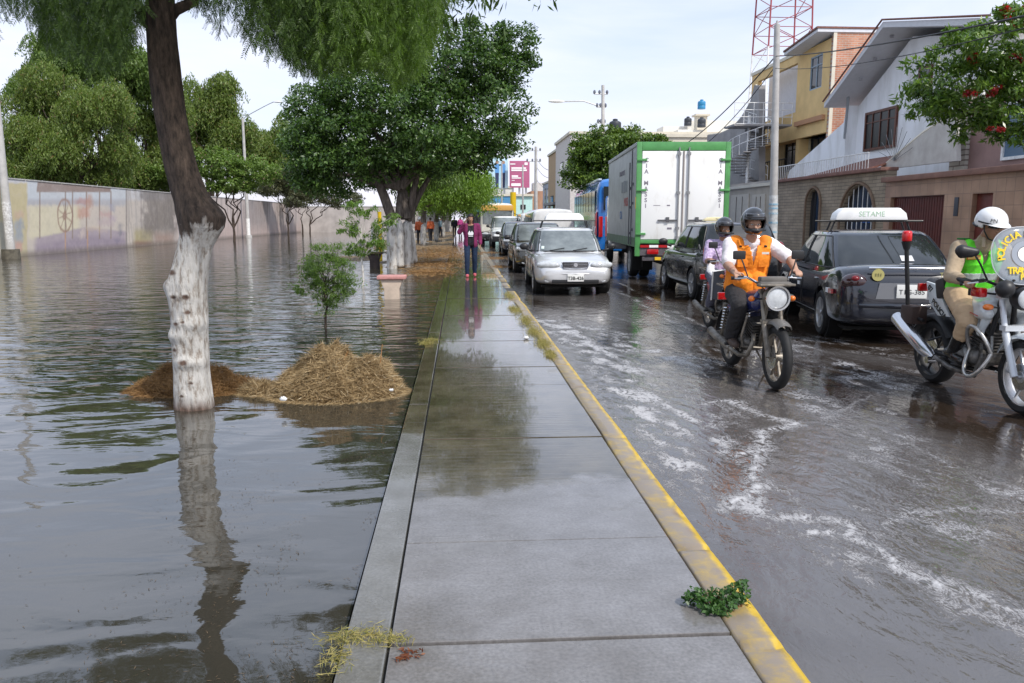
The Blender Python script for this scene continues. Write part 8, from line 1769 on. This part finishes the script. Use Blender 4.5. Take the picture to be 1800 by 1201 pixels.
grassg = leafmat('yellow green grass',(0.17,0.18,0.04),(0.44,0.36,0.13),.6,.3); weedg = leafmat('weed leaves',(0.03,0.085,0.02),(0.08,0.16,0.04),.4,.3)
tuft('grass_tuft',[(600,1125,.05,.03),(640,1118,.05,.025),(680,1128,.05,.025),(590,1160,.03,.06)],700,.045,grassg,'torn yellowish grass lying across the pavement edge at the bottom','grass',21,wd=.003)
tuft('dead_leaves',[(722,1150,.02,.012),(705,1158,.02,.01)],60,.025,leafmat('dead leaf',(0.12,0.03,0.015),(0.22,0.08,0.03)),'small reddish dead leaves on the pavement slab at the bottom','leaves',22,wd=.008,flat=.1)
tuft('kerb_grass',[(905,545,.05,.3),(925,565,.05,.3),(940,585,.05,.25),(955,605,.045,.2),(968,625,.03,.12),(895,520,.05,.4)],4200,.07,grassg,'strip of green grass growing in the joint along the kerb','grass',23,flat=1.2,kind=None)
tuft('grass_tuft',[(757,600,.05,.05),(748,606,.04,.04)],500,.07,grassg,'small grass tuft on the pavement edging opposite the leafy sapling','grass',24,flat=.9)
tuft('mud_clump',[(872,455,.25,.5),(880,470,.15,.3),(860,445,.35,.5)],3500,.10,straw2,'brown clumps of debris strewn over the pavement ahead of the walker','debris',25,flat=.4)
tuft('mud_straw',[(760,465,.5,1.2),(765,450,.8,2),(775,440,.9,3),(755,480,.3,.6)],9000,.16,straw2,'matted brown straw on the bank left of the pavement','debris',26,flat=.3,wd=.012)
rg=np.random.default_rng(27); c0=gp(1262,1060,0); t=empty('kerb_weed',(c0.x,c0.y,0),0,'dark green leafy weed growing over the yellow kerb at the bottom','weed')
bl=[]; 
for px,py,z,r_ in ((1213,1052,.03,.030),(1228,1046,.05,.028),(1240,1060,.03,.030),(1262,1048,.045,.034),(1280,1058,.03,.03),(1290,1040,.06,.03),(1306,1030,.075,.026),(1302,1052,.03,.026),(1250,1070,.02,.028),(1272,1072,.02,.025)): q=gp(px,py,z); bl.append((q.x-c0.x,q.y-c0.y,z,r_,r_*1.1,r_*.8))
linkmesh('leaves', leaf_mesh([crown_broad(28, bl, 150, 7, .018, .021, .6, .1)]), weedg, t); st_=MB()
for i,q in enumerate(bl): limb(st_,(0.03,-.01,-.01),V(q[:3]),.003,.0015,i,k=5)
st_.build('stems', mat('reddish stem',(0.25,0.10,0.04),.6), t); tuft('weed_litter',[(1255,1072,.02,.008),(1295,1068,.02,.01)],90,.02,leafmat('dead leaf',(0.12,0.03,0.015),(0.22,0.08,0.03)),'brown withered bits under the kerb weed','leaves',29,wd=.006,flat=.1)
# short posts of reeds beside the far wall etc. are left to the wall paint
for o in list(bpy.data.objects):
    b_ = o.name.split('.')[0]
    NM = {'levers':'lever','grips':'grip','insulators':'insulator','vest_pockets':'vest_pocket','reflective_strip':'reflective_strip','pictured_heads':'pictured_head','pictured_shirts':'pictured_shirt','pictured_trousers':'pictured_trouser','footpegs':'footpeg','epaulettes':'epaulette','eyes':'eye','pupils':'pupil','shoes':'shoe','riding_boots':'riding_boot','fingerless_gloves':'fingerless_glove','soffit_lamps':'soffit_lamp','wiper':'wiper','backpack_straps':'backpack_strap','support':'support'}
    if b_ in NM and o.type == 'MESH': split_islands(o, NM[b_])
bpy.context.view_layer.update()
for o in list(bpy.data.objects):
    if o.name.startswith(('temp','cut')): bpy.data.objects.remove(o)
